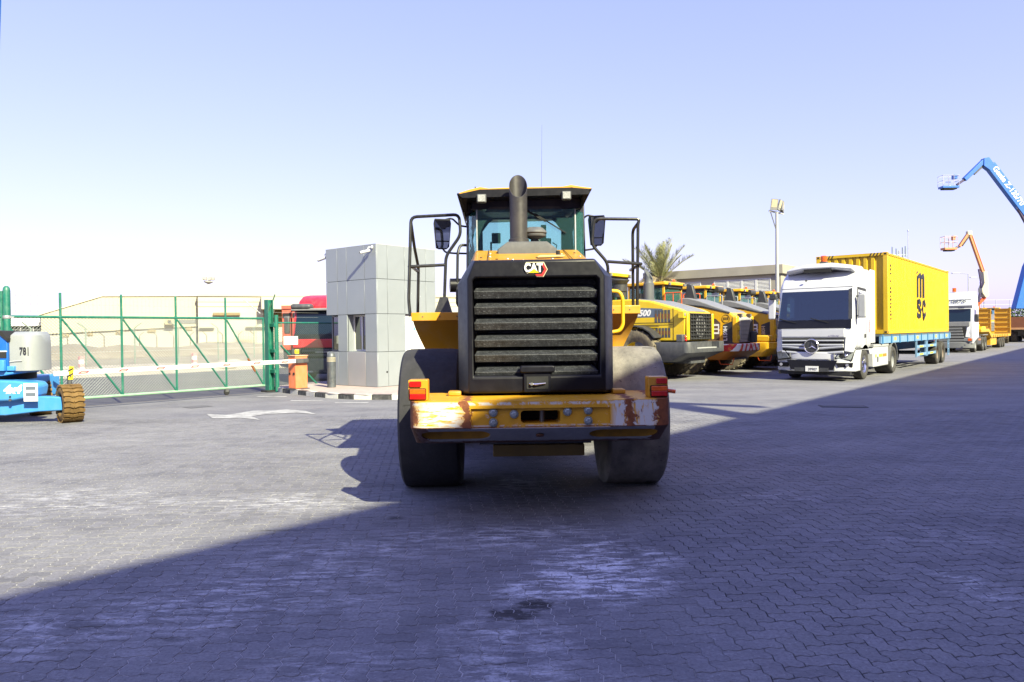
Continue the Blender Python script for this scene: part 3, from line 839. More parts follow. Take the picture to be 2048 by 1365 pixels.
MB().tube([(0, 0, 0), (0, 0, 0.86)], 0.05, 12).build('post', DARK_GR, ar)
MB().box(-0.08, 0.08, -0.01, 0.01, 0.80, 0.86).build('cradle', DARK_GR, ar)
pl = MB().slab([(0.055, -0.05, 0.74), (0.055, 0.05, 0.74), (0.055, 0.07, 1.02), (0.055, -0.02, 1.04)], 0.01).build('plate', mat('yellow_plate', (0.75, 0.55, 0.02), 0.5), ar)
for z in (0.80, 0.91): MB().slab([(0.057, -0.048, z), (0.057, 0.05, z+0.05), (0.057, 0.052, z+0.09), (0.057, -0.046, z+0.04)], 0.002).build('stripe', BLACK, pl)

# ---- warehouse across the road
WA = Vector((-41.8, 81.0, 0)); WD = Vector((0.933, 0.359, 0)).normalized(); wz = math.atan2(WD.y, WD.x)
wh = empty('warehouse', WA, wz, 'long cream clad warehouse with sloping roof edge beyond the road', 'warehouse')
MB().prism([(-7.78, 2.05), (7.25, 2.76), (7.25, 6.10), (-2.08, 6.02), (-7.78, 4.08)], 'y', 0, 30).build('wall', CREAM, wh)
MB().prism([(-7.70, -0.1), (7.2, -0.1), (7.2, 2.78), (-7.70, 2.06)], 'y', 0.25, 29).build('base_wall', PALEWALL, wh)
rf = MB()
rf.prism([(-8.0, 4.02), (-2.08, 6.03), (7.3, 6.11), (7.3, 6.22), (-2.1, 6.15), (-8.05, 4.14)], 'y', -0.15, 30.1)
rf.build('roof', mat('pale_roof_sheet', (0.62, 0.58, 0.47), 0.7), wh)
ridge = MB()
for q in range(38): ridge.box(-7.7 + q*0.39, -7.66 + q*0.39, -0.03, 0.0, 3.0 if q > 3 else 2.3, 4.05 + min(1.95, max(0, (q*0.39)*0.335)))
ridge.build('cladding_ribs', CREAM, wh)
for s0, s1 in ((-6.0, -5.3), (-3.6, -3.1), (-0.9, -0.25), (2.2, 3.0), (6.0, 6.7)):
    z0 = 1.62 + (s0+7.8)*0.048
    w_ = MB().box(s0, s1, 0.15, 0.24, z0, z0+0.42).build('window', BROWN, wh)
    MB().box(s0+0.06, s1-0.06, 0.12, 0.15, z0+0.06, z0+0.36).build('pane', mat('dusty_pane', (0.30, 0.25, 0.16), 0.4), w_)
lv = MB().box(5.4, 7.1, -0.06, -0.001, 3.05, 3.48).build('vent_window', DARK_GR, wh)
for q in range(5): MB().box(5.45, 7.05, -0.10, -0.06, 3.08+q*0.08, 3.11+q*0.08).build('louvre', GALV, lv)
ac = MB().box(4.0, 4.9, -0.7, 0, 2.95, 3.55).build('air_conditioner', mat('aged_unit', (0.50, 0.42, 0.27), 0.7), wh, bevel=0.03)
MB().cyl((4.45, -0.71, 3.25), (4.45, -0.73, 3.25), 0.22, 16).build('fan_grille', DARK_GR, ac)
# right hand block
MB().box(7.35, 42, -1.2, 28, -0.1, 6.05).build('wall', OFFWHITE, wh)
for a, b in ((7.6, 24),): MB().box(7.3, 42.1, -1.35, 28, 6.05, 6.3).build('parapet', CREAM, wh)
for q, z in enumerate((5.4, 4.9)): MB().box(7.36, 42, -1.23, -1.2, z, z+0.03).build('cladding_joint', BROWN, wh)
MB().box(8.9, 11.7, -1.6, -1.2, 3.92, 4.22).build('beam', BROWN, wh, label='brown beam end high on the right hand block')
MB().box(7.5, 9.0, -1.75, -1.2, 2.55, 2.68).build('ledge', CREAM, wh); MB().box(12.3, 15.2, -1.75, -1.2, 2.58, 2.70).build('ledge', CREAM, wh)
MB().box(13.9, 30, -3.4, -1.2, 4.55, 5.9).build('canopy', OFFWHITE, wh)
MB().box(14.2, 30, -1.26, -1.2, 2.6, 4.55).build('bay_shade', mat('ochre_shade', (0.19, 0.14, 0.05), 0.9), wh)  # dark sheet painted as the shadowed gap under the canopy
mb = MB()
for q in range(6): mb.beam((15.2+q*2.6, -2.9, 4.55), (14.7+q*2.6, -1.3, 3.2), 0.25, 0.25)
mb.build('canopy_struts', OFFWHITE, wh)
mb = MB()
for q in range(13): mb.box(11.3+q*0.17, 11.36+q*0.17, -2.4, -2.36, 0.0, 2.1)
mb.build('railings', mat('tan_rail', (0.40, 0.34, 0.24), 0.7), wh)
MB().box(8.3, 10.3, -1.5, -1.2, 0.95, 1.12).build('pipe_run', CREAM, wh)

lb = empty('low_building', WA - WD*9.0 + Vector((0, 2, 0)), wz, 'low white shed with dark window strip left of the warehouse', 'shed')
MB().box(-16, 0.6, 0, 14, -0.1, 2.15).build('wall', mat('apricot_wall', (0.62, 0.38, 0.20), 0.8, var=0.05), lb)
MB().box(-16, 0.6, 0.05, 14, 2.15, 2.95).build('window_strip', BLACK_MT, lb)
MB().box(-16.2, 0.7, -0.3, 14.2, 2.95, 3.9).build('fascia', WHITE, lb)
mb = MB()
for q in range(14): mb.box(-15.6+q*1.15, -15.5+q*1.15, 0.0, 0.05, 2.16, 2.94)
mb.build('mullions', GALV, lb)

# ---- fences across the road
def crank_fence(name, p0, p1, n, h, lean, label, m, r=0.035):
    e = empty(name, p0, 0, label, 'fence')
    for k in range(n):
        q = (Vector(p1) - Vector(p0))*(k/(n-1))
        side = Vector((-0.42, -0.1, 0)) if k % 3 else Vector((0.4, 0.1, 0))
        MB().tube([q, q + Vector((0, 0, h)), q + Vector((0, 0, h+lean)) + side], r, 6).build('post', m, e)
    for z in (0.35*h, 0.97*h):
        MB().tube([Vector((0, 0, z)), Vector(p1)-Vector(p0)+Vector((0, 0, z))], 0.012, 4).build('wire', GALV, e)
    return e
crank_fence('boundary_fence', (-46.0, 71.5, 0), (-19.0, 84.0, 0), 20, 1.75, 0.4, 'row of cranked concrete fence posts in front of the warehouse', mat('pale_post', (0.17, 0.155, 0.13), 0.8), 0.055)
crank_fence('road_fence', (-28.6, 39.5, 0), (-14.0, 62.5, 0), 10, 2.2, 0.35, 'sparse fence of dark cranked posts along the far road side', POST_GR, 0.05)
# rubble and broken kerbs along the far verge
rb_ = MB(); rs = random.Random(11)
def rock(mb, c, s, rs):
    pts = []
    rings = []
    n = 6
    for j, (rr, zz) in enumerate(((0.75, 0.0), (1.0, 0.35), (0.85, 0.8), (0.4, 1.0))):
        rings.append([Vector(c) + Vector((s[0]*rr*math.cos(2*math.pi*k/n)*rs.uniform(0.7, 1.15), s[1]*rr*math.sin(2*math.pi*k/n)*rs.uniform(0.7, 1.15), s[2]*zz*rs.uniform(0.85, 1.1))) for k in range(n)])
    mb.loft(rings)
for k in range(420):
    n_ = rs.uniform(-38.5, -34.0); tt = rs.uniform(-12, 75)
    sc = rs.choice([0.12, 0.2, 0.2, 0.35, 0.5]) * rs.uniform(0.7, 1.2)
    p = site(n_, tt, -0.06); rock(rb_, p, (sc*1.5, sc, sc*0.7), rs)
rb_.build('rubble', mat('white_rubble', (0.44, 0.40, 0.35), 0.9, var=0.15, vs=2), kind='stuff')
bank = MB(); nb = 60
bank.loft([[site(n_, -14 + 95*k/nb, z*(0.75+0.5*rs.random())) for n_, z in ((-33.7, -0.03), (-34.4, 0.16), (-36.2, 0.30), (-38.5, 0.22), (-41, -0.03))] for k in range(nb+1)], cap=False, closed=False)
o = bank.build('verge_bank', mat('pale_verge', (0.37, 0.335, 0.285), 0.95, var=0.12, vs=0.9, bump=0.6, bs=6)); o['kind'] = 'structure'
berm = MB()
berm.loft([[site(n_, -30 + 110*k/nb, z*(0.7+0.6*rs.random())) for n_, z in ((-62, -0.03), (-64, 0.7), (-66, 0.9), (-70, -0.03))] for k in range(nb+1)], cap=False, closed=False)
o = berm.build('sand_berm', SAND); o['kind'] = 'structure'
for k, (n_, tt) in enumerate(((-34.2, 8.2), (-34.2, 13.2), (-34.2, 18.2), (-34.2, 23.6))):
    mk = empty('marker_post', site(n_, tt, 0.1), ROT_ALONG, 'faded pink and white marker post on the far verge, ' + ('first', 'second', 'third', 'fourth')[k] + ' from the left', 'marker post', 'marker posts along the far verge')
    MB().box(-0.09, 0.09, -0.09, 0.09, 0, 0.62).build('post', WHITE, mk, bevel=0.02)
    for z in (0.30, 0.62): MB().box(-0.095, 0.095, -0.095, 0.095, z, z+0.14).build('band', mat('faded_pink', (0.62, 0.30, 0.32), 0.7), mk)

# ---- beige building with louvres behind the loaders
bb = empty('louvred_building', (16.5, 46.0, 0), ROT_ALONG, 'beige building with white louvre windows and concrete parapet behind the loaders', 'building')
BX, BD = 9.2, 22.0
MB().box(-BX, 0, 0, BD, -0.02, 5.05).build('wall', BEIGE, bb)
MB().box(-BX-0.2, 0.2, -0.2, BD+0.2, 5.05, 5.62).build('parapet', CONCRETE, bb, bevel=0.02)
MB().box(-0.55, 0.03, -0.03, 0.5, 0.0, 5.05).build('corner_pier', CONCRETE, bb)
def louvre_group(x0, n, w, face, z0=4.02, z1=4.82):
    for k in range(n):
        a = x0 + k*w
        fr_ = MB(); bl = MB(); nb_ = 8
        if face == 'y':
            for q in ((a, a+w, z0, z0+0.06), (a, a+w, z1-0.06, z1), (a, a+0.07, z0+0.06, z1-0.06), (a+w-0.07, a+w-0.002, z0+0.06, z1-0.06)): fr_.box(q[0], q[1], -0.06, 0.0, q[2], q[3])
            for j in range(nb_):
                zz = z0+0.09 + j*(z1-z0-0.14)/nb_
                bl.slab([(a+0.07, -0.055, zz), (a+w-0.07, -0.055, zz), (a+w-0.07, -0.01, zz+0.06), (a+0.07, -0.01, zz+0.06)], 0.01)
        else:
            for q in ((a, a+w, z0, z0+0.06), (a, a+w, z1-0.06, z1), (a, a+0.07, z0+0.06, z1-0.06), (a+w-0.07, a+w-0.002, z0+0.06, z1-0.06)): fr_.box(0.0, 0.06, q[0], q[1], q[2], q[3])
            for j in range(nb_):
                zz = z0+0.09 + j*(z1-z0-0.14)/nb_
                bl.slab([(0.055, a+0.07, zz), (0.055, a+w-0.07, zz), (0.01, a+w-0.07, zz+0.06), (0.01, a+0.07, zz+0.06)], 0.01)
        f_ = fr_.build('louvre_window', LOUVRE, bb)
        bl.build('blades', LOUVRE, f_)
        if face == 'y': MB().box(a+0.05, a+w-0.05, -0.008, -0.002, z0+0.05, z1-0.05).build('shadow_gap', DARK_GR, f_)
        else: MB().box(0.002, 0.008, a+0.05, a+w-0.05, z0+0.05, z1-0.05).build('shadow_gap', DARK_GR, f_)
louvre_group(-4.3, 4, 0.93, 'y'); louvre_group(-8.0, 3, 0.93, 'y'); louvre_group(1.0, 4, 0.93, 'x'); louvre_group(6.2, 4, 0.93, 'x')

# ---- yard floodlight pole
lp = empty('floodlight_pole', (15.05, 42.5, 0), 0, 'tall grey lamp pole with three flat floodlights in front of the beige building', 'lamp post')
MB().tube([(0, 0, 0), (0, 0, 4.5), (0, 0, 8.25)], [0.12, 0.10, 0.075], 14).build('pole', mat('pole_grey', (0.40, 0.41, 0.43), 0.5, var=0.06), lp)
MB().beam((-0.45, 0, 8.35), (0.40, 0, 8.15), 0.08, 0.08).build('crossbar', LIGHT_GR, lp)
MB().beam((-0.36, 0, 8.33), (0.05, -0.02, 6.95), 0.045, 0.045).build('strut', DARK_GR, lp)
for k, (x, ang, tilt, z) in enumerate(((-0.22, R(-12), 8, 8.32), (0.10, R(30), 22, 8.28), (0.30, R(62), 24, 8.22))):
    M_ = Matrix.Translation((x, -0.1, z)) @ Matrix.Rotation(ang, 4, 'Z') @ Matrix.Rotation(R(tilt), 4, 'Y')
    fl = MB().box(-0.19, 0.19, -0.04, 0.04, 0.05, 0.68, M_).build('floodlight', MID_GR, lp)
    MB().box(-0.145, 0.145, -0.046, -0.04, 0.20, 0.64, M_).build('lens', mat('amber_lens', (0.50, 0.44, 0.30), 0.25), fl)
def street_lamp(x, y, h, arm, label):
    e = empty('street_lamp', (x, y, 0), 0, label, 'street lamp', 'far street lamps')
    MB().tube([(0, 0, 0), (0, 0, h)], [0.10, 0.06], 8).build('pole', GALV, e)
    MB().tube([(0, 0, h-0.03), (arm, 0, h+0.08)], 0.05, 6).build('arm', GALV, e)
    MB().box(min(arm, arm*1.9), max(arm, arm*1.9), -0.15, 0.15, h+0.03, h+0.15).build('head', LIGHT_GR, e, bevel=0.03)
street_lamp(63.3, 104, 9.0, -1.2, 'street lamp directly above the white truck cab roof beside the orange lift')
street_lamp(70.5, 112, 8.9, -1.1, 'street lamp between the orange lift and the yellow ramps')
lm = empty('floodlight_mast', (-60.5, 150, 0), 0, 'far white floodlight mast rising behind the cream warehouse', 'lamp post')
MB().tube([(0, 0, 0), (0, 0, 12.2)], [0.4, 0.25], 10).build('pole', WHITE, lm)
MB().lathe([(0.3, 12.1), (0.9, 12.4), (0.9, 12.55), (0.3, 12.7)], axis='z', n=12).build('crown_ring', PALEWALL, lm)
for k in range(7):
    a = k*2*math.pi/7
    MB().cbox((0.95*math.cos(a), 0.95*math.sin(a), 13.1), (0.5, 0.5, 0.55)).build('floodlight', PALEWALL, lm)
am = empty('antenna_mast', (34.9, 66, 0), 0, 'thin grey antenna mast behind the yellow container', 'mast')
MB().tube([(0, 0, 0), (0, 0, 10.1)], [0.06, 0.03], 6).build('mast', GALV, am)
MB().sphere((0, 0, 10.15), 0.07).build('tip', GALV, am)
an = empty('antenna_cluster', (34.1, 66, 0), 0, 'small cluster of roof antennas just above the yellow container', 'antenna')
MB().tube([(0, 0, 0), (0, 0, 8.4)], 0.06, 6).build('mast', GALV, an)
for k, (x, h) in enumerate(((-0.55, 8.75), (-0.2, 8.6), (0.35, 8.7), (0.6, 8.8))):
    MB().box(x-0.07, x+0.07, -0.07, 0.07, h-0.9, h).build('panel_antenna', mat('blue_grey', (0.25, 0.3, 0.42), 0.6), an)
MB().box(-0.7, 0.7, -0.05, 0.05, 8.0, 8.08).build('crossbar', GALV, an)

# ---- far right fence line and hedge
ff = empty('far_fence', (50, 110, 0), R(4), 'faint pale fence on the far right skyline', 'fence')
for k in range(16): MB().tube([(2.2*k, 0, 0), (2.2*k, 0, 5.6)], 0.05, 6).build('post', LIGHT_GR, ff)
for z in (4.9, 5.6): MB().tube([(0, 0, z), (33, 0, z)], 0.035, 4).build('rail', LIGHT_GR, ff)

# ---- date palm
def palm(loc, trunk_h, label):
    e = empty('palm_tree', loc, 0, label, 'palm tree')
    pr = random.Random(5)
    BARK = mat('palm_bark', (0.22, 0.16, 0.10), 0.95, var=0.3, vs=9, bump=0.6, bs=12)
    rings = []; prof = []
    z = 0
    while z < trunk_h:
        prof += [(0.20 + 0.03*pr.random(), z), (0.27 + 0.03*pr.random(), z+0.12)]; z += 0.16
    MB().lathe(prof, axis='z', n=12).build('trunk', BARK, e)
    LEAF = mat('palm_leaf', (0.27, 0.28, 0.11), 0.6, var=0.4, vs=1.6, dust=0.55, dustc=(0.34, 0.29, 0.14))
    DEAD = mat('dry_palm_leaf', (0.36, 0.29, 0.18), 0.85, var=0.25, vs=2)
    RIB = mat('palm_rib', (0.32, 0.30, 0.13), 0.6, var=0.2)
    def frond(mb, rib, az, el, L, droop, n=32):
        d0 = Vector((math.cos(az)*math.cos(el), math.sin(az)*math.cos(el), math.sin(el)))
        pts = []; p = Vector((0, 0, trunk_h - 0.05)) + Vector((d0.x, d0.y, 0))*0.12; d = d0.copy()
        for k in range(n+1):
            pts.append(p.copy()); p = p + d*(L/n); d = (d + Vector((0, 0, -droop/n*(0.4+1.2*k/n)))).normalized()
        rib.tube(pts[::3] + [pts[-1]], [0.028*(1-0.85*i/(len(pts[::3]))) + 0.004 for i in range(len(pts[::3])+1)], 5)
        for k in range(4, n):
            dd = (pts[k+1]-pts[k]).normalized(); side = dd.cross(Vector((0, 0, 1)))
            if side.length < 1e-3: side = Vector((1, 0, 0))
            side.normalize(); up = side.cross(dd)
            ll = (0.50 + 0.14*pr.random())*L/2.2*math.sin(math.pi*min(0.93, 0.22 + 0.72*k/n))**0.7
            for sg in (-1, 1):
                for rep in (0.0, 0.5):
                    b0 = pts[k] + dd*(L/n)*rep
                    tip = b0 + (side*sg*pr.uniform(0.6, 0.95) + dd*pr.uniform(0.6, 0.95) + up*pr.uniform(0.15, 0.5)).normalized()*ll
                    w = dd*0.011
                    mid = (b0+tip)/2 + up*0.02
                    mb.add([b0 - w, b0 + w, mid + w*1.1, tip, mid - w*1.1], [(0, 1, 2, 3, 4)])
    f = MB(); rb = MB()
    for k in range(21):
        frond(f, rb, k*2.399 + pr.uniform(-0.2, 0.2), R(pr.uniform(34, 86)), pr.uniform(2.3, 3.0), pr.uniform(0.15, 0.7))
    crown = f.build('crown', LEAF, e, smooth=0, fix=False); rb.build('frond_ribs', RIB, crown, fix=False)
    f = MB(); rb = MB()
    for k in range(10):
        frond(f, rb, k*2.399 + 1, R(pr.uniform(5, 30)), pr.uniform(1.6, 2.1), pr.uniform(1.4, 2.4))
    dead = f.build('dry_fronds', DEAD, e, smooth=0, fix=False); rb.build('dry_ribs', DEAD, dead, fix=False)
    return e
palm((9.9, 50, 0), 4.95, 'date palm with upright feathery crown behind the parked loaders')

# ================================================================ THE WHEEL LOADER IN FRONT
LD = empty('wheel_loader', (0.2, 8.3, 0.0), R(1.2), 'large yellow and black wheel loader seen from behind in the foreground', 'wheel loader')

# worn counterweight paint: yellow over white primer over rust
t = NT('worn_counterweight_paint'); v = t.tc.outputs['Object']; sx = t.sep(v)
yel = t.ramp(t.noise(v, 3, 5), [(0.3, (0.56, 0.27, 0.010)), (0.7, (0.65, 0.345, 0.016))])
hz = t.noise(t.map(v, (3.0, 3.0, 22.0)), 2.0, 8, 0.75, 0.3)
fl = t.noise(t.map(v, (6, 6, 6)), 2.2, 7, 0.7, 0.6)
def band(x, a, b, soft=0.06):
    lo = t.math('DIVIDE', t.math('SUBTRACT', x, a), soft, True); hi = t.math('DIVIDE', t.math('SUBTRACT', b, x), soft, True)
    return t.math('MULTIPLY', lo, hi)
rear_ = t.math('LESS_THAN', sx[2], 1.066)
leftz = t.math('MULTIPLY', band(sx[0], -1.11, -0.62, 0.12), rear_); rightz = t.math('MULTIPLY', band(sx[0], 0.60, 1.08, 0.05), rear_)
face = band(sx[2], 0.835, 1.075, 0.01)
vert = t.noise(t.map(v, (9.0, 9.0, 1.6)), 2.0, 6, 0.7, 0.5)
wl = t.math('MULTIPLY', t.math('MULTIPLY', t.ramp(hz, [(0.43, 0.0), (0.50, 1.0)]), leftz), 1.0)
wr = t.math('MULTIPLY', t.ramp(vert, [(0.47, 0.0), (0.52, 1.0)]), rightz)
we = t.math('MULTIPLY', t.ramp(t.noise(v, 16, 6, 0.75), [(0.60, 0.0), (0.66, 1.0)]), 1.0)
edge = t.math('ADD', band(sx[2], 1.03, 1.066, 0.012), band(sx[2], 0.842, 0.865, 0.012))
we2 = t.math('MULTIPLY', t.ramp(fl, [(0.45, 0.0), (0.52, 1.0)]), t.math('MULTIPLY', edge, 0.9))
white = t.math('MAXIMUM', t.math('MAXIMUM', wl, wr), t.math('MAXIMUM', t.math('MULTIPLY', we, 0.5), we2))
c = t.mix(white, yel, (0.60, 0.59, 0.56))
jit = t.math('MULTIPLY', t.math('SUBTRACT', fl, 0.5), 0.30)
xj = t.math('ADD', sx[0], jit)
rl = t.math('SUBTRACT', 1.0, t.math('DIVIDE', t.math('ADD', xj, 1.085), 0.02, True), True)
rm = band(xj, -0.69, -0.60, 0.015); rr1 = band(xj, 0.72, 0.83, 0.02); rr2 = t.math('DIVIDE', t.math('SUBTRACT', xj, 0.985), 0.02, True)
chips = t.math('MULTIPLY', t.ramp(t.noise(v, 9, 7, 0.72), [(0.66, 0.0), (0.69, 1.0)]), t.math('ADD', t.math('ADD', leftz, rightz), 0.25))
line = band(sx[2], 0.832, 0.85, 0.006)
rust = t.math('MAXIMUM', t.math('MAXIMUM', t.math('MAXIMUM', rl, rm), t.math('MAXIMUM', rr1, rr2)), t.math('MAXIMUM', chips, t.math('MULTIPLY', line, t.ramp(fl, [(0.40, 0.0), (0.5, 1.0)]))))
rustc = t.ramp(t.noise(v, 14, 6, 0.7), [(0.3, (0.10, 0.030, 0.012)), (0.7, (0.27, 0.085, 0.028))])
c = t.mix(rust, c, rustc)
# lower sloping face is bare grey primer with rusty ends
low = t.math('DIVIDE', t.math('SUBTRACT', 0.838, sx[2]), 0.006, True)
grey = t.mix(t.ramp(fl, [(0.45, 0.0), (0.7, 0.5)]), (0.24, 0.25, 0.27), (0.36, 0.37, 0.39))
ends = t.math('GREATER_THAN', t.math('ADD', t.math('ABSOLUTE', sx[0]), jit), 0.99)
bot = t.math('DIVIDE', t.math('SUBTRACT', t.math('ADD', 0.69, t.math('MULTIPLY', jit, 0.2)), sx[2]), 0.01, True)
grey = t.mix(t.math('MAXIMUM', ends, bot), grey, (0.09, 0.035, 0.018))
c = t.mix(low, c, grey)
t.color(c)
t.rough(t.mix(rust, (0.42, 0.42, 0.42), (0.85, 0.85, 0.85)))
t.bump(t.math('ADD', t.math('MULTIPLY', white, -0.6), t.math('ADD', t.math('MULTIPLY', rust, -1.0), t.math('MULTIPLY', t.noise(v, 60, 4), 0.3))), 0.35, 0.004)
CWT = t.m

def cw_plan(rear, front, hw, r):
    pts = []
    for k in range(7):
        a = R(180 + 90*k/6); pts.append((-hw + r + r*math.cos(a), rear + r + r*math.sin(a)))
    for k in range(7):
        a = R(270 + 90*k/6); pts.append((hw - r + r*math.cos(a), rear + r + r*math.sin(a)))
    return pts + [(hw, front), (-hw, front)]
pl0 = cw_plan(-1.86, -0.92, 1.135, 0.15)
low_ = [(x, -0.92 + (y + 0.92)*0.63) for x, y in pl0]
CW = MB().loft([[(x, y, 1.072) for x, y in pl0], [(x, y, 0.842) for x, y in pl0], [(x*0.985, y, 0.665) for x, y in low_]]).build('counterweight', CWT, LD)
cut = [MB().box(-0.60, 0.60, -2.0, -1.83, 0.70, 1.005).build('cut'),
       MB().prism(rounded(-0.172, 0.172, 0.872, 0.982, 0.03), 'y', -2.0, -1.55).build('cut')]
nrm = Vector((0, -0.177, -0.338)).normalized()
for cx in (-0.74, 0.74):
    mid = Vector((cx, -1.685, 0.752)); up = Vector((1, 0, 0)).cross(nrm).normalized()
    st = []
    for k in range(24):
        a = 2*math.pi*k/24
        st.append((0.19*(1 if math.cos(a) > 0 else -1) + 0.115*math.cos(a) if abs(math.cos(a)) > 1e-6 else 0, 0.115*math.sin(a)))
    cut.append(MB().loft([[mid + Vector((1, 0, 0))*a_ + up*b_ + nrm*h for a_, b_ in st] for h in (0.1, -0.11)]).build('cut'))
for c_ in cut: c_.parent = LD
liners = []
for cx in (-0.74, 0.74):
    mid = Vector((cx, -1.685, 0.752)); up = Vector((1, 0, 0)).cross(nrm).normalized()
    MB().loft([[mid + Vector((1, 0, 0))*a_*k_ + up*b_*k_ + nrm*h for a_, b_ in st] for h, k_ in ((-0.012, 0.985), (-0.07, 0.97), (-0.095, 0.85), (-0.10, 0.3))], cap=False).build('pocket_liner', mat('pocket_yellow', (0.42, 0.22, 0.02), 0.7, var=0.25, vs=8, dust=0.3, dustc=(0.12, 0.05, 0.02)), LD)
bpy.context.view_layer.update()
boolean(CW, cut)
add_bevel(CW, 0.008, 2, 45)
for x, z in ((-0.409, 0.97), (-0.409, 0.885), (-0.229, 0.955), (0.231, 0.97), (0.411, 0.98), (0.411, 0.89)):
    MB().lathe([(0.036, -1.832), (0.038, -1.845), (0.033, -1.852)], (x, 0, z), 'y', 20).build('bolt_washer', mat('zinc', (0.36, 0.40, 0.38), 0.35, metal=0.7, var=0.25, vs=25), LD)
    MB().lathe([(0.025, -1.852), (0.025, -1.870), (0.020, -1.874)], (x, 0, z), 'y', 6).build('bolt_head', MATS['zinc'], LD, smooth=20)
MB().cyl((0.02, -1.70, 0.80), (0.02, -1.70, 1.06), 0.024, 16).build('hitch_pin', mat('pin_steel', (0.16, 0.16, 0.15), 0.45, metal=0.6), LD)
MB().box(-0.165, 0.165, -1.58, -1.56, 0.875, 0.98).build('hitch_back', BLACK_MT, LD)
MB().cyl((0, -1.70, 0.757), (0, -1.705, 0.742), 0.035, 14).build('drain_plug', mat('rusty_plug', (0.12, 0.05, 0.025), 0.8), LD)

# tail lamps
for sg in (-1, 1):
    x0, x1 = (-1.146, -0.976) if sg < 0 else (0.953, 1.123)
    m_ = MB(); m_.prism(rounded(x0, x1, 1.074, 1.255, 0.012), 'y', -1.76, -1.60)
    bx = m_.build('tail_lamp_box', CAT_YEL, LD, bevel=0.005)
    xa, xb = (x0+0.012, x1-0.055) if sg < 0 else (x0+0.065, x1-0.008)
    l1 = MB().prism(rounded(xa, xb, 1.195, 1.243, 0.008), 'y', -1.775, -1.758).build('reflector', RED_LENS, bx, bevel=0.003)
    xa, xb = (x0+0.015, x1-0.02) if sg < 0 else (x0+0.022, x1-0.008)
    MB().prism(rounded(xa-0.008, xb+0.006, 1.080, 1.182, 0.01), 'y', -1.768, -1.757).build('lamp_bezel', BLACK_PL, bx)
    ml = 1.133
    MB().prism(rounded(xa, xb, ml, 1.176, 0.004), 'y', -1.785, -1.766).build('indicator_lens', ORG_LENS, bx, bevel=0.004)
    MB().prism(rounded(xa, xb, 1.087, ml, 0.004), 'y', -1.785, -1.766).build('brake_lens', RED_LENS, bx, bevel=0.004)
MB().cyl((1.125, -1.70, 1.13), (1.20, -1.72, 1.12), 0.018, 10).build('side_marker', ORG_LENS, LD)

# grille surround
O6 = [(-0.735, 1.075), (-0.735, 2.12), (-0.60, 2.345), (0.57, 2.352), (0.735, 2.17), (0.735, 1.075)]
C6 = [(-0.632, 1.10), (-0.632, 2.16), (-0.565, 2.325), (0.54, 2.330), (0.632, 2.18), (0.632, 1.10)]
I6 = [(-0.590, 1.255), (-0.590, 2.145), (-0.565, 2.168), (0.560, 2.170), (0.587, 2.145), (0.587, 1.255)]
J6 = [(x*0.985, 1.275 if z < 1.5 else z-0.012) for x, z in I6]
ring = lambda P, y: [(x, y, z) for x, z in P]
fr = MB(); fr.loft([ring(O6, -0.92), ring(O6, -1.16), ring(C6, -1.365), ring(I6, -1.372), ring(J6, -1.16)], cap=False)
fr.build('grille_surround', BLACK_PL, LD, bevel=0.018, seg=3)
mb = MB(); mb.box(-0.60, 0.60, -1.150, -1.135, 1.22, 2.20)
mb.build('radiator_screen', mat('radiator_mesh', (0.018, 0.018, 0.019), 0.7, var=0.3, vs=12, dust=0.5, dustc=(0.12, 0.12, 0.12)), LD)
# perforated slats
t = NT('dusty_perforated_slat'); v = t.tc.outputs['Object']
wv = t.n.new('ShaderNodeTexVoronoi'); wv.inputs['Scale'].default_value = 95; wv.inputs['Randomness'].default_value = 0.15; t.link(v, wv.inputs['Vector'])
hole = t.ramp(wv.outputs['Distance'], [(0.28, 1.0), (0.36, 0.0)])
d1 = t.ramp(t.noise(v, 2.2, 5, 0.6), [(0.30, 0.35), (0.70, 1.0)])
dirt = t.ramp(t.noise(t.map(v, (1, 1, 0.25)), 30, 6, 0.75), [(0.40, 0.0), (0.66, 0.75)])
speck = t.ramp(t.noise(v, 90, 3, 0.8), [(0.57, 0.0), (0.63, 1.0)])
cc = t.mix(t.math('MULTIPLY', dirt, d1), (0.008, 0.009, 0.012), (0.065, 0.07, 0.082))
cc = t.mix(t.math('MULTIPLY', t.math('MULTIPLY', speck, d1), 0.35), cc, (0.50, 0.52, 0.58))
cc = t.mix(t.math('MULTIPLY', hole, 0.75), cc, (0.006, 0.006, 0.007))
t.color(cc); t.rough(0.55); SLAT = t.m
sl = MB()
# one slat, local z = 0 at its top edge
up_, cr_, bt_ = (-1.185, 0.0), (-1.325, -0.070), (-1.292, -0.137)
def slat_ring(x, k): return [(x*k[0], up_[0], up_[1]), (x*k[1], cr_[0], cr_[1]), (x*k[2], bt_[0], bt_[1]), (x*k[2], bt_[0]+0.012, bt_[1]+0.004), (x*k[1], cr_[0]+0.014, cr_[1]-0.006), (x*k[0], up_[0]+0.008, up_[1]-0.012)]
sl.loft([slat_ring(-1, (0.545, 0.578, 0.575)), slat_ring(1, (0.525, 0.575, 0.572))])
s0 = sl.build('slat', SLAT, LD, smooth=0, bevel=0.003, seg=1)
s0.location = (0, 0, 2.112)
for k in range(1, 6): share(s0, LD, (0, 0, 2.112 - 0.150*k), (R(rnd.uniform(-0.4, 0.4)), 0, 0))
# fan guard bars behind the slats
mb = MB()
for a in range(8):
    an_ = a*math.pi/8; mb.beam((-0.45*math.cos(an_), -1.165, 1.66-0.45*math.sin(an_)), (0.45*math.cos(an_), -1.165, 1.66+0.45*math.sin(an_)), 0.012, 0.012)
mb.build('fan_guard', DARK_GR, LD)
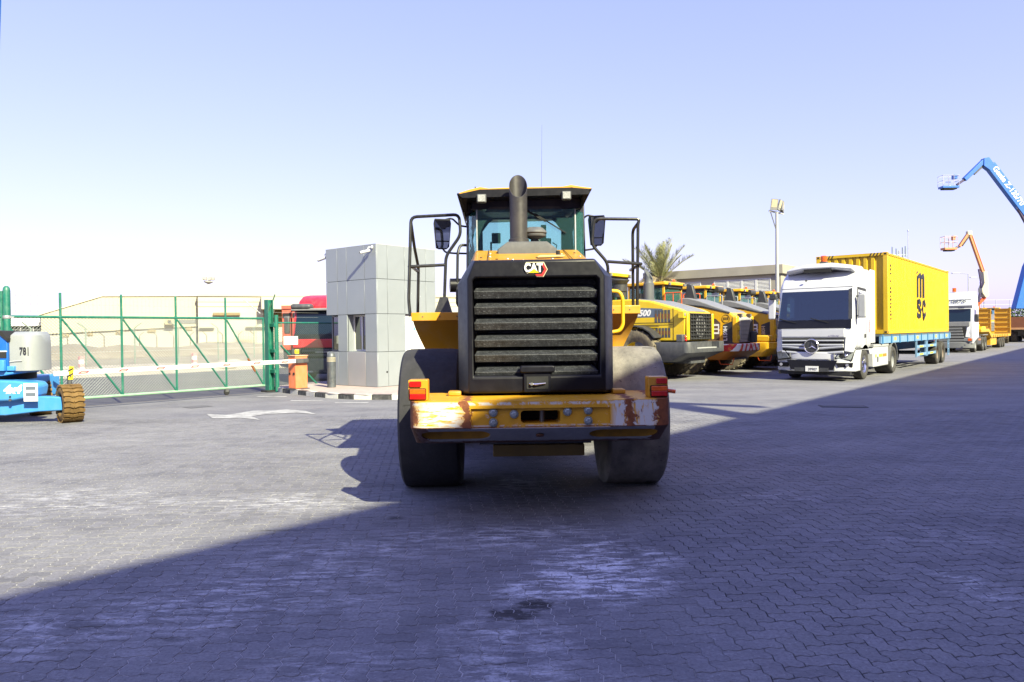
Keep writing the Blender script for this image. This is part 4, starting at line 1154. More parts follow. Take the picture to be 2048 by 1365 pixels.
# latch
lt = MB().prism(rounded(-0.16, 0.16, 1.285, 1.35, 0.02), 'y', -1.42, -1.30).build('latch_hood', BLACK_PL, LD, bevel=0.012)
lb_ = MB(); lb_.loft([[(x, -1.395, z) for x, z in rounded(-0.125, 0.125, 1.105, 1.30, 0.01)], [(x, -1.30, z) for x, z in rounded(-0.13, 0.13, 1.10, 1.30, 0.01)]]); lb_.build('latch_housing', BLACK_PL, LD, bevel=0.006)
MB().box(-0.10, 0.10, -1.400, -1.393, 1.135, 1.25).build('latch_recess', BLACK_MT, LD)
hd = MB().tube([(-0.075, -1.405, 1.185), (-0.02, -1.418, 1.178), (0.075, -1.418, 1.188)], [0.008, 0.013, 0.006], 8).build('latch_handle', CHROME, LD)
MB().cyl((-0.055, -1.40, 1.183), (-0.055, -1.43, 1.183), 0.014, 12).build('lock_barrel', STEEL, LD)

# maker's badge on the surround
bd = MB(); YB = -1.378
hexa = [(-0.105, 2.205), (-0.085, 2.190), (-0.02, 2.190), (0.005, 2.160), (0.075, 2.160), (0.118, 2.235), (0.080, 2.312), (-0.100, 2.312), (-0.112, 2.295)]
badge = bd.prism(hexa, 'y', YB, -1.362).build('badge', mat('badge_ivory', (0.72, 0.66, 0.45), 0.35), LD, bevel=0.002)
MB().prism([(x*0.94, 2.237 + (z-2.237)*0.92) for x, z in hexa], 'y', YB-0.002, YB).build('badge_field', BLACK_PL, badge)
red = [(0.072, 2.306), (0.112, 2.235), (0.072, 2.167), (0.008, 2.167), (-0.010, 2.188), (0.055, 2.188), (0.083, 2.235), (0.048, 2.306)]
MB().prism(red, 'y', YB-0.0045, YB-0.002).build('badge_red', mat('badge_red', (0.62, 0.03, 0.03), 0.35), badge)
text('badge_letters', 'CAT', WHITE, badge, (-0.028, YB-0.006, 2.214), (1, 0, 0), (0, 0, 1), 0.118, 0.003, 0.006, sx=0.80)
MB().prism([(-0.078, 2.202), (0.030, 2.202), (-0.022, 2.243)], 'y', YB-0.0085, YB-0.006).build('badge_triangle', mat('badge_yellow', (0.80, 0.50, 0.01), 0.35), badge)

for o_ in [badge] + children_of(badge):
    for v_ in o_.data.vertices: v_.co = Vector((0.005 + (v_.co.x-0.005)*0.90, v_.co.y, 2.238 + (v_.co.z-2.238)*0.90))
# hood
H0 = [(-0.728, 1.08), (-0.728, 2.115), (-0.60, 2.335), (0.57, 2.342), (0.728, 2.165), (0.728, 1.08)]
H1 = [(-0.70, 1.10), (-0.70, 2.36), (-0.60, 2.60), (0.57, 2.60), (0.70, 2.40), (0.70, 1.10)]
hd_ = MB(); hd_.loft([ring(H0, -0.918), ring([(x*0.995, z+0.04 if z > 1.5 else z) for x, z in H0], -0.70), ring(H1, 0.32)])
hood = hd_.build('hood', CAT_YEL, LD, bevel=0.02, seg=3)
seam = mat('panel_seam', (0.05, 0.03, 0.01), 0.8)
def htop(y): return 2.345 + (y + 0.918)*0.206
for x in (-0.45, 0.40):
    MB().slab([(x, -0.90, htop(-0.90)+0.014), (x+0.006, -0.90, htop(-0.90)+0.014), (x+0.006, 0.30, htop(0.30)+0.010), (x, 0.30, htop(0.30)+0.010)], 0.006).build('seam', seam, hood)
for k, (x, y) in enumerate(((-0.52, -0.6), (-0.43, -0.5), (-0.43, -0.2), (-0.36, -0.75), (-0.25, -0.72), (-0.2, -0.8), (0.05, -0.62), (0.2, -0.75), (0.33, -0.3), (0.48, -0.2), (0.5, -0.55), (-0.1, -0.86), (0.0, -0.87))):
    MB().lathe([(0.014, 0), (0.012, 0.008)], (x, y, htop(y)+0.012), 'z', 8).build('hood_bolt', STEEL if k % 3 else BLACK_MT, hood)
MB().cyl((0.29, -0.35, htop(-0.35)), (0.29, -0.35, htop(-0.35)+0.055), 0.022, 10).build('filler_cap', BLACK_MT, hood)
MB().slab([(0.06, -0.55, htop(-0.55)+0.02), (0.34, -0.50, htop(-0.5)+0.02), (0.36, -0.42, htop(-0.42)+0.02), (0.10, -0.42, htop(-0.42)+0.02)], 0.008).build('hatch_patch', mat('faded_decal', (0.66, 0.45, 0.22), 0.5), hood)
for sg in (-1, 1):
    m_ = MB()
    for k in range(9): m_.beam((sg*0.722, -0.80+0.004*k, 1.45+k*0.07), (sg*0.712, -0.25, 1.45+k*0.07), 0.012, 0.03)
    m_.build('side_louvres', BLACK_PL, hood)

# exhaust
eb = MB(); eb.loft([[(x, y, 2.44) for x, y in ((-0.35, -0.02), (0.31, -0.02), (0.31, 0.42), (-0.35, 0.42))], [(x, y, 2.575) for x, y in ((-0.35, -0.02), (0.31, -0.02), (0.31, 0.42), (-0.35, 0.42))], [(x, y, 2.665) for x, y in ((-0.235, 0.02), (0.20, 0.02), (0.20, 0.36), (-0.235, 0.36))]])
eb.build('exhaust_base', mat('sooty_grey', (0.075, 0.077, 0.083), 0.7, var=0.15, vs=6, dust=0.3, dustc=(0.17, 0.165, 0.16)), LD, bevel=0.012)
STK = mat('exhaust_steel', (0.050, 0.047, 0.050), 0.45, metal=0.35, var=0.25, vs=5, dust=0.3, dustc=(0.14, 0.12, 0.10))
def stack_ring(r, z0, slope, n=32):
    return [(-0.108 + r*math.cos(2*math.pi*k/n), 0.14 + r*math.sin(2*math.pi*k/n), z0 + slope*math.sin(2*math.pi*k/n)) for k in range(n)]
st_ = MB(); st_.loft([stack_ring(0.114, 2.60, 0), stack_ring(0.114, 2.70, 0), stack_ring(0.099, 2.707, 0), stack_ring(0.099, 3.10, 0), stack_ring(0.0995, 3.1001, 0), stack_ring(0.102, 3.300, 0.145), stack_ring(0.097, 3.300, 0.140), stack_ring(0.094, 3.0, 0.0)], cap=False)
ex = st_.build('exhaust_stack', STK, LD)
MB().lathe([(0.093, 3.0), (0.02, 2.99)], (-0.108, 0.14, 0), 'z', 24).build('exhaust_throat', BLACK_MT, ex)
mb = MB(); mb.lathe([(0.045, 2.55), (0.045, 2.71), (0.125, 2.74), (0.130, 2.757), (0.124, 2.764), (0.140, 2.78), (0.135, 2.80), (0.09, 2.84), (0.02, 2.85)], (0.075, 0.22, 0), 'z', 28)
mb.build('air_precleaner', mat('precleaner_grey', (0.075, 0.075, 0.08), 0.6, var=0.1, dust=0.3), LD)

# cab
NAVY = mat('cab_frame_paint', (0.018, 0.019, 0.035), 0.35, var=0.15, dust=0.06)
cb = MB()
def post(mb, a, b, w=0.08, d=0.09): mb.beam(a, b, w, d, (0, 1, 0))
for sg in (-1, 1):
    MB().beam((sg*0.70, 0.86, 1.9), (sg*0.675, 0.86, 3.25), 0.075, 0.10, (0, 1, 0)).build('cab_pillar', NAVY, LD, bevel=0.012)
    MB().beam((sg*0.70, 1.45, 1.9), (sg*0.675, 1.45, 3.25), 0.06, 0.07, (0, 1, 0)).build('cab_pillar', NAVY, LD, bevel=0.012)
    MB().beam((sg*0.58, 2.20, 1.9), (sg*0.58, 2.12, 3.25), 0.07, 0.09, (0, 1, 0)).build('cab_pillar', NAVY, LD, bevel=0.012)
MB().box(-0.66, 0.66, 0.72, 0.80, 3.135, 3.275).build('rear_header', NAVY, LD, bevel=0.01)
MB().slab([(-0.50, 0.715, 3.10), (0.47, 0.715, 3.10), (0.40, 0.712, 3.165), (-0.43, 0.712, 3.165)], 0.02).build('header_trim', DARK_GR, LD)
MB().box(-0.72, 0.72, 0.62, 2.22, 1.50, 2.42).build('cab_base', NAVY, LD, bevel=0.02)
MB().box(-0.60, 0.60, 0.70, 0.712, 2.40, 3.128).build('rear_window', TEAL, LD)
for sg in (-1, 1):
    MB().box(sg*0.590-0.007, sg*0.590+0.007, 0.692, 0.716, 2.42, 3.13).build('window_strip', GALV, LD)
    MB().slab([(sg*0.600, 0.705, 2.42), (sg*0.600, 0.705, 3.12), (sg*0.690, 0.80, 3.10), (sg*0.700, 0.80, 2.42)], 0.008).build('corner_window', TEAL, LD)
    MB().slab([(sg*0.705, 0.90, 2.45), (sg*0.690, 0.90, 3.22), (sg*0.620, 2.08, 3.22), (sg*0.640, 2.12, 2.45)], 0.008).build('side_window', TEAL, LD)
MB().slab([(-0.55, 2.19, 2.44), (0.55, 2.19, 2.44), (0.55, 2.12, 3.20), (-0.55, 2.12, 3.20)], 0.008).build('windscreen', TEAL, LD)
# front window surround seen through the cab
fo = [(-0.62, 2.3), (-0.62, 3.26), (0.62, 3.26), (0.62, 2.3)]
MB().box(-0.60, 0.60, 2.06, 2.11, 3.22, 3.27).build('front_header', INTERIOR, LD)
for sg in (-1, 1): MB().slab([(sg*0.66, 2.08, 2.4), (sg*0.56, 2.08, 2.4), (sg*0.575, 2.08, 2.86), (sg*0.55, 2.08, 3.05), (sg*0.46, 2.08, 3.17), (sg*0.38, 2.08, 3.23), (sg*0.66, 2.08, 3.23)], 0.03).build('front_pillar_trim', INTERIOR, LD)
seat = MB(); seat.prism(rounded(-0.24, 0.24, 2.20, 2.50, 0.10), 'y', 1.15, 1.28); seat.box(-0.25, 0.25, 1.2, 1.65, 2.1, 2.25)
seat.build('seat', INTERIOR, LD, bevel=0.03)
MB().tube([(-0.05, 1.98, 2.3), (-0.05, 1.85, 2.55)], 0.03, 8).build('steering_column', INTERIOR, LD)
MB().tube([(-0.05+0.19*math.cos(a*math.pi/8), 1.85+0.06*math.sin(a*math.pi/8), 2.57+0.17*math.sin(a*math.pi/8)) for a in range(16)], 0.014, 6, closed=True).build('steering_wheel', INTERIOR, LD)
MB().box(0.17, 0.38, 1.80, 1.86, 2.80, 2.92).build('monitor', INTERIOR, LD, bevel=0.01)
MB().beam((0.28, 1.83, 2.92), (0.28, 1.83, 3.10), 0.07, 0.04).build('monitor_arm', INTERIOR, LD)
MB().box(-0.42, -0.30, 1.82, 1.86, 2.86, 3.0).build('sun_visor', INTERIOR, LD, bevel=0.01)
MB().tube([(-0.43, 2.0, 2.90), (-0.43, 2.0, 2.58)], 0.012, 6).build('grab_rail', INTERIOR, LD)
MB().tube([(0.40, 1.82, 2.86), (0.46, 1.85, 2.83), (0.44, 1.9, 2.74), (0.45, 1.9, 2.5)], 0.008, 6).build('cable', INTERIOR, LD)
# roof
rp = MB()
RT = [(-0.79, 3.285), (-0.66, 3.325), (-0.54, 3.352), (-0.44, 3.335), (-0.28, 3.342), (0.26, 3.348), (0.42, 3.350), (0.52, 3.368), (0.63, 3.348), (0.755, 3.332)]
def roof_ring(y, k): return [(x, y, z) for x, z in RT] + [(x, y, z-0.034) for x, z in reversed(RT)]
rp.loft([roof_ring(y, 0) for y in (0.44, 1.4, 2.45)])
rp.build('roof_cap', CAT_YEL, LD, bevel=0.006)
un = MB(); un.loft([[(-0.80, y, 3.268), (-0.54, y, 3.320), (0.52, y, 3.335), (0.757, y, 3.315), (0.72, y, 3.255), (-0.745, y, 3.225)] for y in (0.43, 2.46)])
un.build('roof_underside', BLACK_PL, LD)
MB().slab([(-0.802, 0.42, 3.275), (-0.74, 0.60, 3.08), (-0.70, 0.62, 3.08), (-0.70, 0.46, 3.25)], 0.01).build('visor_flap', BLACK_PL, LD)
MB().slab([(0.757, 0.42, 3.32), (0.675, 0.60, 3.15), (0.64, 0.62, 3.15), (0.66, 0.46, 3.28)], 0.01).build('visor_flap', BLACK_PL, LD)
for sg, z0, z1 in ((-1, 3.085, 3.275), (1, 3.15, 3.315)):
    xo, xi = (-0.80, -0.742) if sg < 0 else (0.757, 0.678)
    MB().slab([(xo, 0.42, z1), (xi, 0.60, z0), (xi, 2.3, z0), (xo, 2.45, z1)], 0.012).build('visor_side', BLACK_PL, LD)
MB().box(0.50, 0.70, 1.0, 1.3, 3.35, 3.40).build('beacon_box', DARK_GR, LD, bevel=0.01)
for x in (-0.60, 0.53): MB().cyl((x, 0.60, 3.33), (x, 0.60, 3.385), 0.008, 8).build('roof_bolt', DARK_GR, LD)
for x, z in ((-0.525, 3.215), (0.460, 3.242)):
    wl_ = MB().prism(rounded(x-0.055, x+0.055, z-0.052, z+0.048, 0.012), 'y', 0.40, 0.47).build('work_lamp', DARK_GR, LD, bevel=0.006)
    MB().prism(rounded(x-0.043, x+0.043, z-0.040, z+0.038, 0.008), 'y', 0.392, 0.401).build('lens', mat('work_lamp_lens', (0.36, 0.37, 0.38), 0.2, var=0.3, vs=70), wl_)
    MB().tube([(x+0.05*(1 if x < 0 else -1), 0.45, z), (x+0.12*(1 if x < 0 else -1), 0.52, z+0.02), (x+0.16*(1 if x < 0 else -1), 0.60, z+0.09)], 0.005, 6).build('cable', DARK_GR, wl_)
    MB().beam((x, 0.45, z+0.03), (x, 0.50, z+0.09), 0.03, 0.02).build('bracket', DARK_GR, wl_)
wp = MB(); wp.beam((-0.015, 0.675, 3.125), (0.235, 0.685, 2.98), 0.016, 0.02); wp.beam((0.10, 0.680, 3.075), (0.475, 0.685, 2.84), 0.02, 0.012)
wp.build('wiper', BLACK_MT, LD)
MB().tube([(0.205, 1.0, 3.35), (0.222, 1.0, 4.22)], [0.0026, 0.0012], 5).build('antenna', DARK_GR, LD)

# platforms and fenders
for sg, xo, zt in ((-1, -1.372, 1.905), (1, 1.335, 1.962)):
    xi = sg*0.70
    m_ = MB(); lo_, hi_ = min(xi, xo), max(xi, xo)
    m_.box(lo_, hi_, 0.55, 2.15, zt-0.10, zt)
    pf_ = m_.build('platform', CAT_YEL, LD, bevel=0.008)
    for q in (0.2, 0.5, 0.8): MB().cyl((lo_+(hi_-lo_)*q, 0.552, zt-0.05), (lo_+(hi_-lo_)*q, 0.545, zt-0.05), 0.008, 8).build('rivet', DARK_GR, pf_)
    rows_ = []
    for k in range(9):
        s_ = k/8.0
        y = 0.60 + 0.30*math.sin(s_*math.pi/2); z = zt - 0.10 - 0.40*s_
        rows_.append([(xi, y, z), (xo + -sg*(0.015 + 0.14*s_**1.4), y, z), (xo - sg*(0.015 + 0.14*s_**1.4), y+0.02, z), (xi, y+0.02, z)])
    m_ = MB(); m_.loft(rows_); m_.build('fender', CAT_YEL, LD)
    m_ = MB()
    out = [(0.56, zt-0.10)] + [(0.60 + 0.30*math.sin(k/8*math.pi/2)+0.01, zt-0.10-0.40*k/8) for k in range(9)] + [(1.9, zt-0.5), (2.1, zt-0.10)]
    m_.prism(out, 'x', xo - sg*0.165, xo - sg*0.150); m_.build('fender_side', CAT_YEL, LD)
    MB().box(min(xi, sg*1.15), max(xi, sg*1.15), 0.95, 2.0, 1.0, zt-0.11).build('step_box', CAT_YEL, LD)
# rails
rl_ = MB()
def rail(name, P, r=0.019, f=0.07): return MB().tube(P, r, 10, fillet=f).build(name, BLACK_PT, LD)
rail('handrail', [(-1.385, 0.58, 1.86), (-1.405, 0.60, 2.05), (-1.375, 0.70, 3.05), (-0.80, 0.70, 3.075), (-0.785, 0.70, 2.83), (-0.965, 0.70, 2.58), (-0.995, 0.70, 1.95)])
rail('handrail', [(-1.378, 0.71, 2.99), (-1.375, 1.05, 2.72), (-1.36, 1.35, 2.50), (-1.38, 1.38, 1.92)])
rail('handrail', [(-1.395, 0.66, 2.455), (-0.98, 0.70, 2.475)])
rail('handrail', [(-1.40, 0.665, 2.455), (-1.39, 0.95, 2.47), (-1.365, 1.36, 2.45)])
rail('handrail', [(-0.72, 0.9, 2.73), (-0.80, 0.86, 2.73), (-0.83, 0.82, 2.63), (-0.845, 0.80, 1.98), (-0.72, 0.84, 1.97)], 0.017)
MB().loft([[(-1.04, 0.66, 2.09), (-0.95, 0.66, 2.09), (-0.95, 0.74, 2.09), (-1.04, 0.74, 2.09)], [(-1.10, 0.62, 1.91), (-0.90, 0.62, 1.91), (-0.90, 0.78, 1.91), (-1.10, 0.78, 1.91)]]).build('rail_foot', BLACK_PT, LD)
MB().cyl((-0.93, 0.86, 2.24), (-0.80, 0.88, 2.24), 0.085, 18).build('horn', BLACK_PL, LD)
rail('handrail', [(1.325, 0.70, 1.955), (1.345, 0.70, 2.94), (1.360, 0.70, 3.00), (0.815, 0.70, 3.01), (0.785, 0.70, 2.70), (0.975, 0.70, 2.48), (0.985, 0.72, 1.96)])
rail('handrail', [(1.352, 0.71, 2.96), (1.325, 0.95, 2.90), (1.335, 1.02, 1.96)])
rail('handrail', [(1.365, 0.66, 2.46), (0.97, 0.70, 2.495)])
rail('handrail', [(1.37, 0.665, 2.46), (1.36, 1.32, 2.44)])
# mirrors
for sg, cx, zc in ((-1, -1.045, 2.93), (1, 0.93, 2.955)):
    M_ = Matrix.Translation((cx, 1.30, zc)) @ Matrix.Rotation(R(-14*sg), 4, 'Z')
    def mring(y, s_): return [M_ @ Vector((x*s_, y, z*s_)) for x, z in ((-0.085, -0.19), (-0.05, -0.205), (0.05, -0.205), (0.085, -0.17), (0.112, 0.13), (0.10, 0.185), (-0.10, 0.185), (-0.112, 0.13))]
    mr = MB().loft([mring(-0.02, 1.0), mring(0.03, 0.98), mring(0.07, 0.75)]).build('mirror', BLACK_PL, LD, bevel=0.006)
    m_ = MB(); m_.add([M_ @ Vector((x, -0.0225, z)) for x, z in ((-0.085, -0.095), (0.085, -0.095), (0.100, 0.165), (-0.100, 0.165))], [(0, 1, 2, 3)]); m_.build('mirror_glass', MIRROR, mr, fix=False)
    m_ = MB(); m_.add([M_ @ Vector((x, -0.0225, z)) for x, z in ((-0.055, -0.19), (0.055, -0.19), (0.082, -0.11), (-0.082, -0.11))], [(0, 1, 2, 3)]); m_.build('mirror_glass', MIRROR, mr, fix=False)
    MB().tube([(cx, 1.33, zc+0.17), (cx-sg*0.12, 1.33, zc+0.20), (cx-sg*0.22, 1.33, zc+0.10), (sg*0.69, 1.40, zc+0.09)], 0.012, 8, fillet=0.04).build('mirror_arm', BLACK_PT, mr)
    MB().tube([(cx, 1.33, zc-0.19), (cx-sg*0.03, 1.33, zc-0.235), (cx-sg*0.12, 1.33, zc-0.25), (sg*0.69, 1.40, zc-0.25)], 0.012, 8, fillet=0.04).build('mirror_arm', BLACK_PT, mr)
MB().tube([(0.72, -0.75, 2.07), (0.87, -0.75, 2.06), (0.905, -0.75, 1.99), (0.905, -0.75, 1.72), (0.87, -0.75, 1.66), (0.72, -0.75, 1.64)], 0.019, 10, fillet=0.05).build('grab_handle', mat('handle_yellow', (0.78, 0.46, 0.015), 0.4, var=0.05), LD)
for sg in (-1, 1): MB().box(sg*0.77-0.06, sg*0.77+0.06, -1.30, -1.15, 1.072, 1.115).build('hinge_lug', CAT_YEL, LD, bevel=0.01)

# undercarriage
MB().box(-0.42, 0.48, -0.95, 0.6, 0.44, 0.555).build('belly_guard', mat('muddy_yellow', (0.22, 0.15, 0.05), 0.85, var=0.2), LD, bevel=0.01)
MB().box(-0.55, 0.55, -0.92, 2.2, 0.56, 1.10).build('rear_frame', DARK_GR, LD)
MB().cyl((-0.8, 0, 0.74), (0.8, 0, 0.74), 0.16, 16).build('rear_axle', DARK_GR, LD)
MB().cyl((-0.8, 3.35, 0.74), (0.8, 3.35, 0.74), 0.16, 16).build('front_axle', DARK_GR, LD)
MB().box(-0.50, 0.50, 2.3, 4.3, 0.55, 1.55).build('front_frame', CAT_YEL, LD, bevel=0.03)
t = NT('worn_smooth_tyre'); v = t.tc.outputs['Object']; xz = t.sep(v)
base_ = t.ramp(t.noise(v, 3.5, 7, 0.65), [(0.3, (0.030, 0.030, 0.033)), (0.7, (0.058, 0.056, 0.058))])
dusty = t.ramp(t.noise(t.map(v, (1.6, 1, 1)), 2.2, 7, 0.7), [(0.28, 0.15), (0.60, 0.90)])
cc = t.mix(dusty, base_, (0.25, 0.233, 0.205))
nk = t.ramp(t.noise(t.map(v, (1, 3, 3)), 20, 4, 0.7), [(0.62, 0.0), (0.68, 0.8)])
cc = t.mix(nk, cc, (0.015, 0.015, 0.016))
t.color(cc); t.rough(0.82); t.bump(t.math('ADD', t.noise(v, 40, 6, 0.7), t.math('MULTIPLY', nk, -2.0)), 0.35, 0.006)
SMOOTH_TYRE = t.m
BLACK_TYRE = mat('black_smooth_tyre', (0.022, 0.022, 0.025), 0.85, var=0.3, vs=4, bump=0.3, bs=40, dust=0.25, dustc=(0.07, 0.065, 0.07))
def big_tyre(cx, cy, name='tyre'):
    m_ = MB()
    prof = [(0.34, -0.20), (0.42, -0.255), (0.55, -0.302), (0.66, -0.315), (0.715, -0.308), (0.742, -0.285), (0.752, -0.23), (0.756, 0.0), (0.752, 0.23), (0.742, 0.285), (0.715, 0.308), (0.66, 0.315), (0.55, 0.302), (0.42, 0.255), (0.34, 0.20)]
    m_.lathe(prof, axis='x', n=72, cap=False)
    # flattened where it carries the load
    m_.v = [(x*(1 + 0.06*max(0, (-z-0.68))/0.08), y, max(z, -0.735 + 0.0)) for x, y, z in m_.v]
    o_ = m_.build(name, SMOOTH_TYRE if cx > 0 else BLACK_TYRE, LD); o_.location = (cx, cy, 0.735)  # left tyres use the darker material, right ones the paler
    r_ = MB(); sg = 1 if cx > 0 else -1
    r_.lathe([(0.345, -0.20), (0.33, -0.19), (0.30, -0.10), (0.30, 0.10), (0.33, 0.19), (0.345, 0.20)], axis='x', n=40, cap=False)
    r_.lathe([(0.30, sg*0.04), (0.20, sg*0.06), (0.16, sg*0.12), (0.01, sg*0.13)], axis='x', n=40, cap=False)
    rim = r_.build('rim', CAT_YEL, o_)
    for k in range(12):
        a = k*math.pi/6; MB().cyl((sg*0.055, 0.23*math.cos(a), 0.23*math.sin(a)), (sg*0.085, 0.23*math.cos(a), 0.23*math.sin(a)), 0.018, 6).build('lug_nut', STEEL, o_)
    g_ = MB()
    for k in range(5):
        a = R(20 + 72*k + (10 if cx > 0 else 0)); p0 = (sg*0.02, 0.757*math.cos(a), 0.757*math.sin(a))
        g_.beam((sg*0.14, 0.754*math.cos(a), 0.754*math.sin(a)), (sg*0.24, 0.752*math.cos(a+0.01), 0.752*math.sin(a+0.01)), 0.012, 0.004, (0, math.cos(a), math.sin(a)))
    g_.build('tread_cuts', BLACK_MT, o_, kind='stuff')
    return o_
for sx_ in (-1.075, 1.075):
    big_tyre(sx_, 0.0); big_tyre(sx_, 3.35)
# lift arms, cylinders and bucket beyond
for sg in (-1, 1):
    m_ = MB(); m_.prism([(2.55, 1.55), (2.75, 1.75), (4.2, 1.15), (5.1, 0.55), (5.2, 0.32), (4.95, 0.28), (4.0, 0.85), (2.6, 1.35)], 'x', sg*0.50-0.06, sg*0.50+0.06); m_.build('lift_arm', CAT_YEL, LD, bevel=0.015)
    MB().tube([(sg*0.42, 2.5, 0.9), (sg*0.45, 4.0, 1.0)], 0.07, 12).build('lift_cylinder', DARK_GR, LD)
    m_ = MB(); m_.box(sg*1.08-0.32, sg*1.08+0.32, 2.6, 4.1, 1.55, 1.60); m_.build('front_fender', CAT_YEL, LD)
MB().prism([(4.3, 1.7), (4.5, 1.75), (5.2, 0.75), (5.1, 0.7)], 'x', -0.10, 0.10).build('tilt_link', CAT_YEL, LD)
bk = MB(); prof = [(5.10, 1.15), (5.05, 0.75), (5.10, 0.35), (5.25, 0.10), (5.5, 0.02), (6.35, 0.02), (6.35, 0.05), (5.5, 0.06), (5.32, 0.14), (5.17, 0.38), (5.13, 0.75), (5.2, 1.2)]
bk.prism(prof, 'x', -1.45, 1.45); bk.prism([(5.05, 0.75), (5.1, 0.3), (5.4, 0.02), (6.3, 0.02), (5.9, 0.6), (5.2, 1.2)], 'x', -1.47, -1.44); bk.prism([(5.05, 0.75), (5.1, 0.3), (5.4, 0.02), (6.3, 0.02), (5.9, 0.6), (5.2, 1.2)], 'x', 1.44, 1.47)
bk.build('bucket', mat('bucket_steel', (0.16, 0.12, 0.07), 0.6, metal=0.3, var=0.3), LD)

# ================================================================ LOADERS PARKED IN A ROW
PARK_RZ = R(51.0)                        # nose away from the yard, tail towards it
GREYTOP = mat('hood_top_grey', (0.21, 0.215, 0.225), 0.5, var=0.08, dust=0.3, dustc=(0.36, 0.34, 0.31))
CHAR = mat('charcoal_plastic', (0.030, 0.031, 0.034), 0.5, var=0.15, dust=0.2, dustc=(0.2, 0.19, 0.18))
MESH_BR = mat('brown_mesh_panel', (0.075, 0.045, 0.030), 0.7, var=0.35, vs=5)
RAIL_OR = mat('rail_orange', (0.70, 0.10, 0.02), 0.45)

def lug_tyre(parent, c, r, w, m, lugs=24, rim=None, hub=KOM_YEL):
    prof = [(r*0.50, -w*0.32), (r*0.62, -w*0.44), (r*0.82, -w*0.5), (r*0.93, -w*0.48), (r*0.965, -w*0.40), (r*0.97, 0), (r*0.965, w*0.40), (r*0.93, w*0.48), (r*0.82, w*0.5), (r*0.62, w*0.44), (r*0.50, w*0.32)]
    o = MB().lathe(prof, axis='x', n=40, cap=False).build('tyre', m, parent); o.location = c
    t_ = MB()
    for k in range(lugs):
        for sg in (-1, 1):
            a = 2*math.pi*(k + (0.5 if sg > 0 else 0))/lugs; b = a + 0.16
            p0 = Vector((0, math.cos(a), math.sin(a))); p1 = Vector((0, math.cos(b), math.sin(b)))
            t_.beam(p0*r*0.985 + Vector((sg*w*0.03, 0, 0)), p1*r*0.965 + Vector((sg*w*0.47, 0, 0)), r*0.07, r*0.05, p0)
    t_.build('tread_lugs', m, o, kind='stuff')
    q = MB(); q.lathe([(r*0.51, -w*0.33), (r*0.46, -w*0.25), (r*0.44, 0), (r*0.46, w*0.25), (r*0.51, w*0.33)], axis='x', n=28, cap=False)
    q.lathe([(r*0.45, -w*0.10), (r*0.25, -w*0.16), (r*0.22, -w*0.30), (0.02, -w*0.31)], axis='x', n=28, cap=False)
    q.lathe([(r*0.45, w*0.10), (r*0.25, w*0.16), (r*0.22, w*0.30), (0.02, w*0.31)], axis='x', n=28, cap=False)
    q.build('rim', hub, o)
    return o

def loader_cab(p, y0, y1, hw, z0, z1, post_m, roof_m, rail=None):
    for sg in (-1, 1):
        for y in (y0+0.04, (y0+y1)/2, y1-0.04):
            MB().box(sg*hw-0.045 if sg > 0 else -hw-0.005, sg*hw+0.005 if sg > 0 else -hw+0.045, y-0.05, y+0.05, z0, z1).build('cab_pillar', post_m, p, bevel=0.01)
        for a, b in ((y0+0.09, (y0+y1)/2-0.05), ((y0+y1)/2+0.05, y1-0.09)):
            MB().box(sg*hw-0.012-0.006, sg*hw-0.012+0.006, a, b, z0+0.12, z1-0.10).build('side_window', TEAL, p)
    MB().box(-hw+0.05, hw-0.05, y0+0.02, y0+0.03, z0+0.12, z1-0.10).build('rear_window', TEAL, p)
    MB().box(-hw+0.05, hw-0.05, y1-0.03, y1-0.02, z0+0.12, z1-0.10).build('windscreen', TEAL, p)
    MB().box(-hw, hw, y0, y1, z0-0.5, z0+0.11).build('cab_base', post_m, p, bevel=0.02)
    MB().prism(rounded(-hw-0.09, hw+0.09, y0-0.15, y1+0.20, 0.14), 'z', z1, z1+0.13).build('roof_cap', roof_m, p, bevel=0.03)
    MB().box(-hw+0.02, hw-0.02, y0-0.05, y1, z1-0.10, z1-0.001).build('roof_lining', CHAR, p)
    MB().box(-0.24, 0.24, y0+0.55, y0+0.68, z0+0.1, z0+0.75).build('seat', INTERIOR, p, bevel=0.05)
    for sg in (-1, 1):
        w_ = MB().box(sg*(hw-0.12)-0.07, sg*(hw-0.12)+0.07, y0-0.20, y0-0.12, z1-0.02, z1+0.10).build('work_lamp', DARK_GR, p, bevel=0.01)
        MB().box(sg*(hw-0.12)-0.05, sg*(hw-0.12)+0.05, y0-0.208, y0-0.20, z1, z1+0.085).build('lens', LENS, w_)
    if rail:
        for x in (-hw-0.05, hw+0.05):
            MB().tube([(x, y0-0.75, z0+0.05), (x, y0-0.75, z1-0.32), (x, y0-0.05, z1-0.32), (x, y0-0.05, z0+0.05)], 0.022, 8, fillet=0.06).build('handrail', rail, p)
            MB().tube([(x, y0-0.40, z0+0.05), (x, y0-0.40, z1-0.34)], 0.018, 8).build('handrail', rail, p)

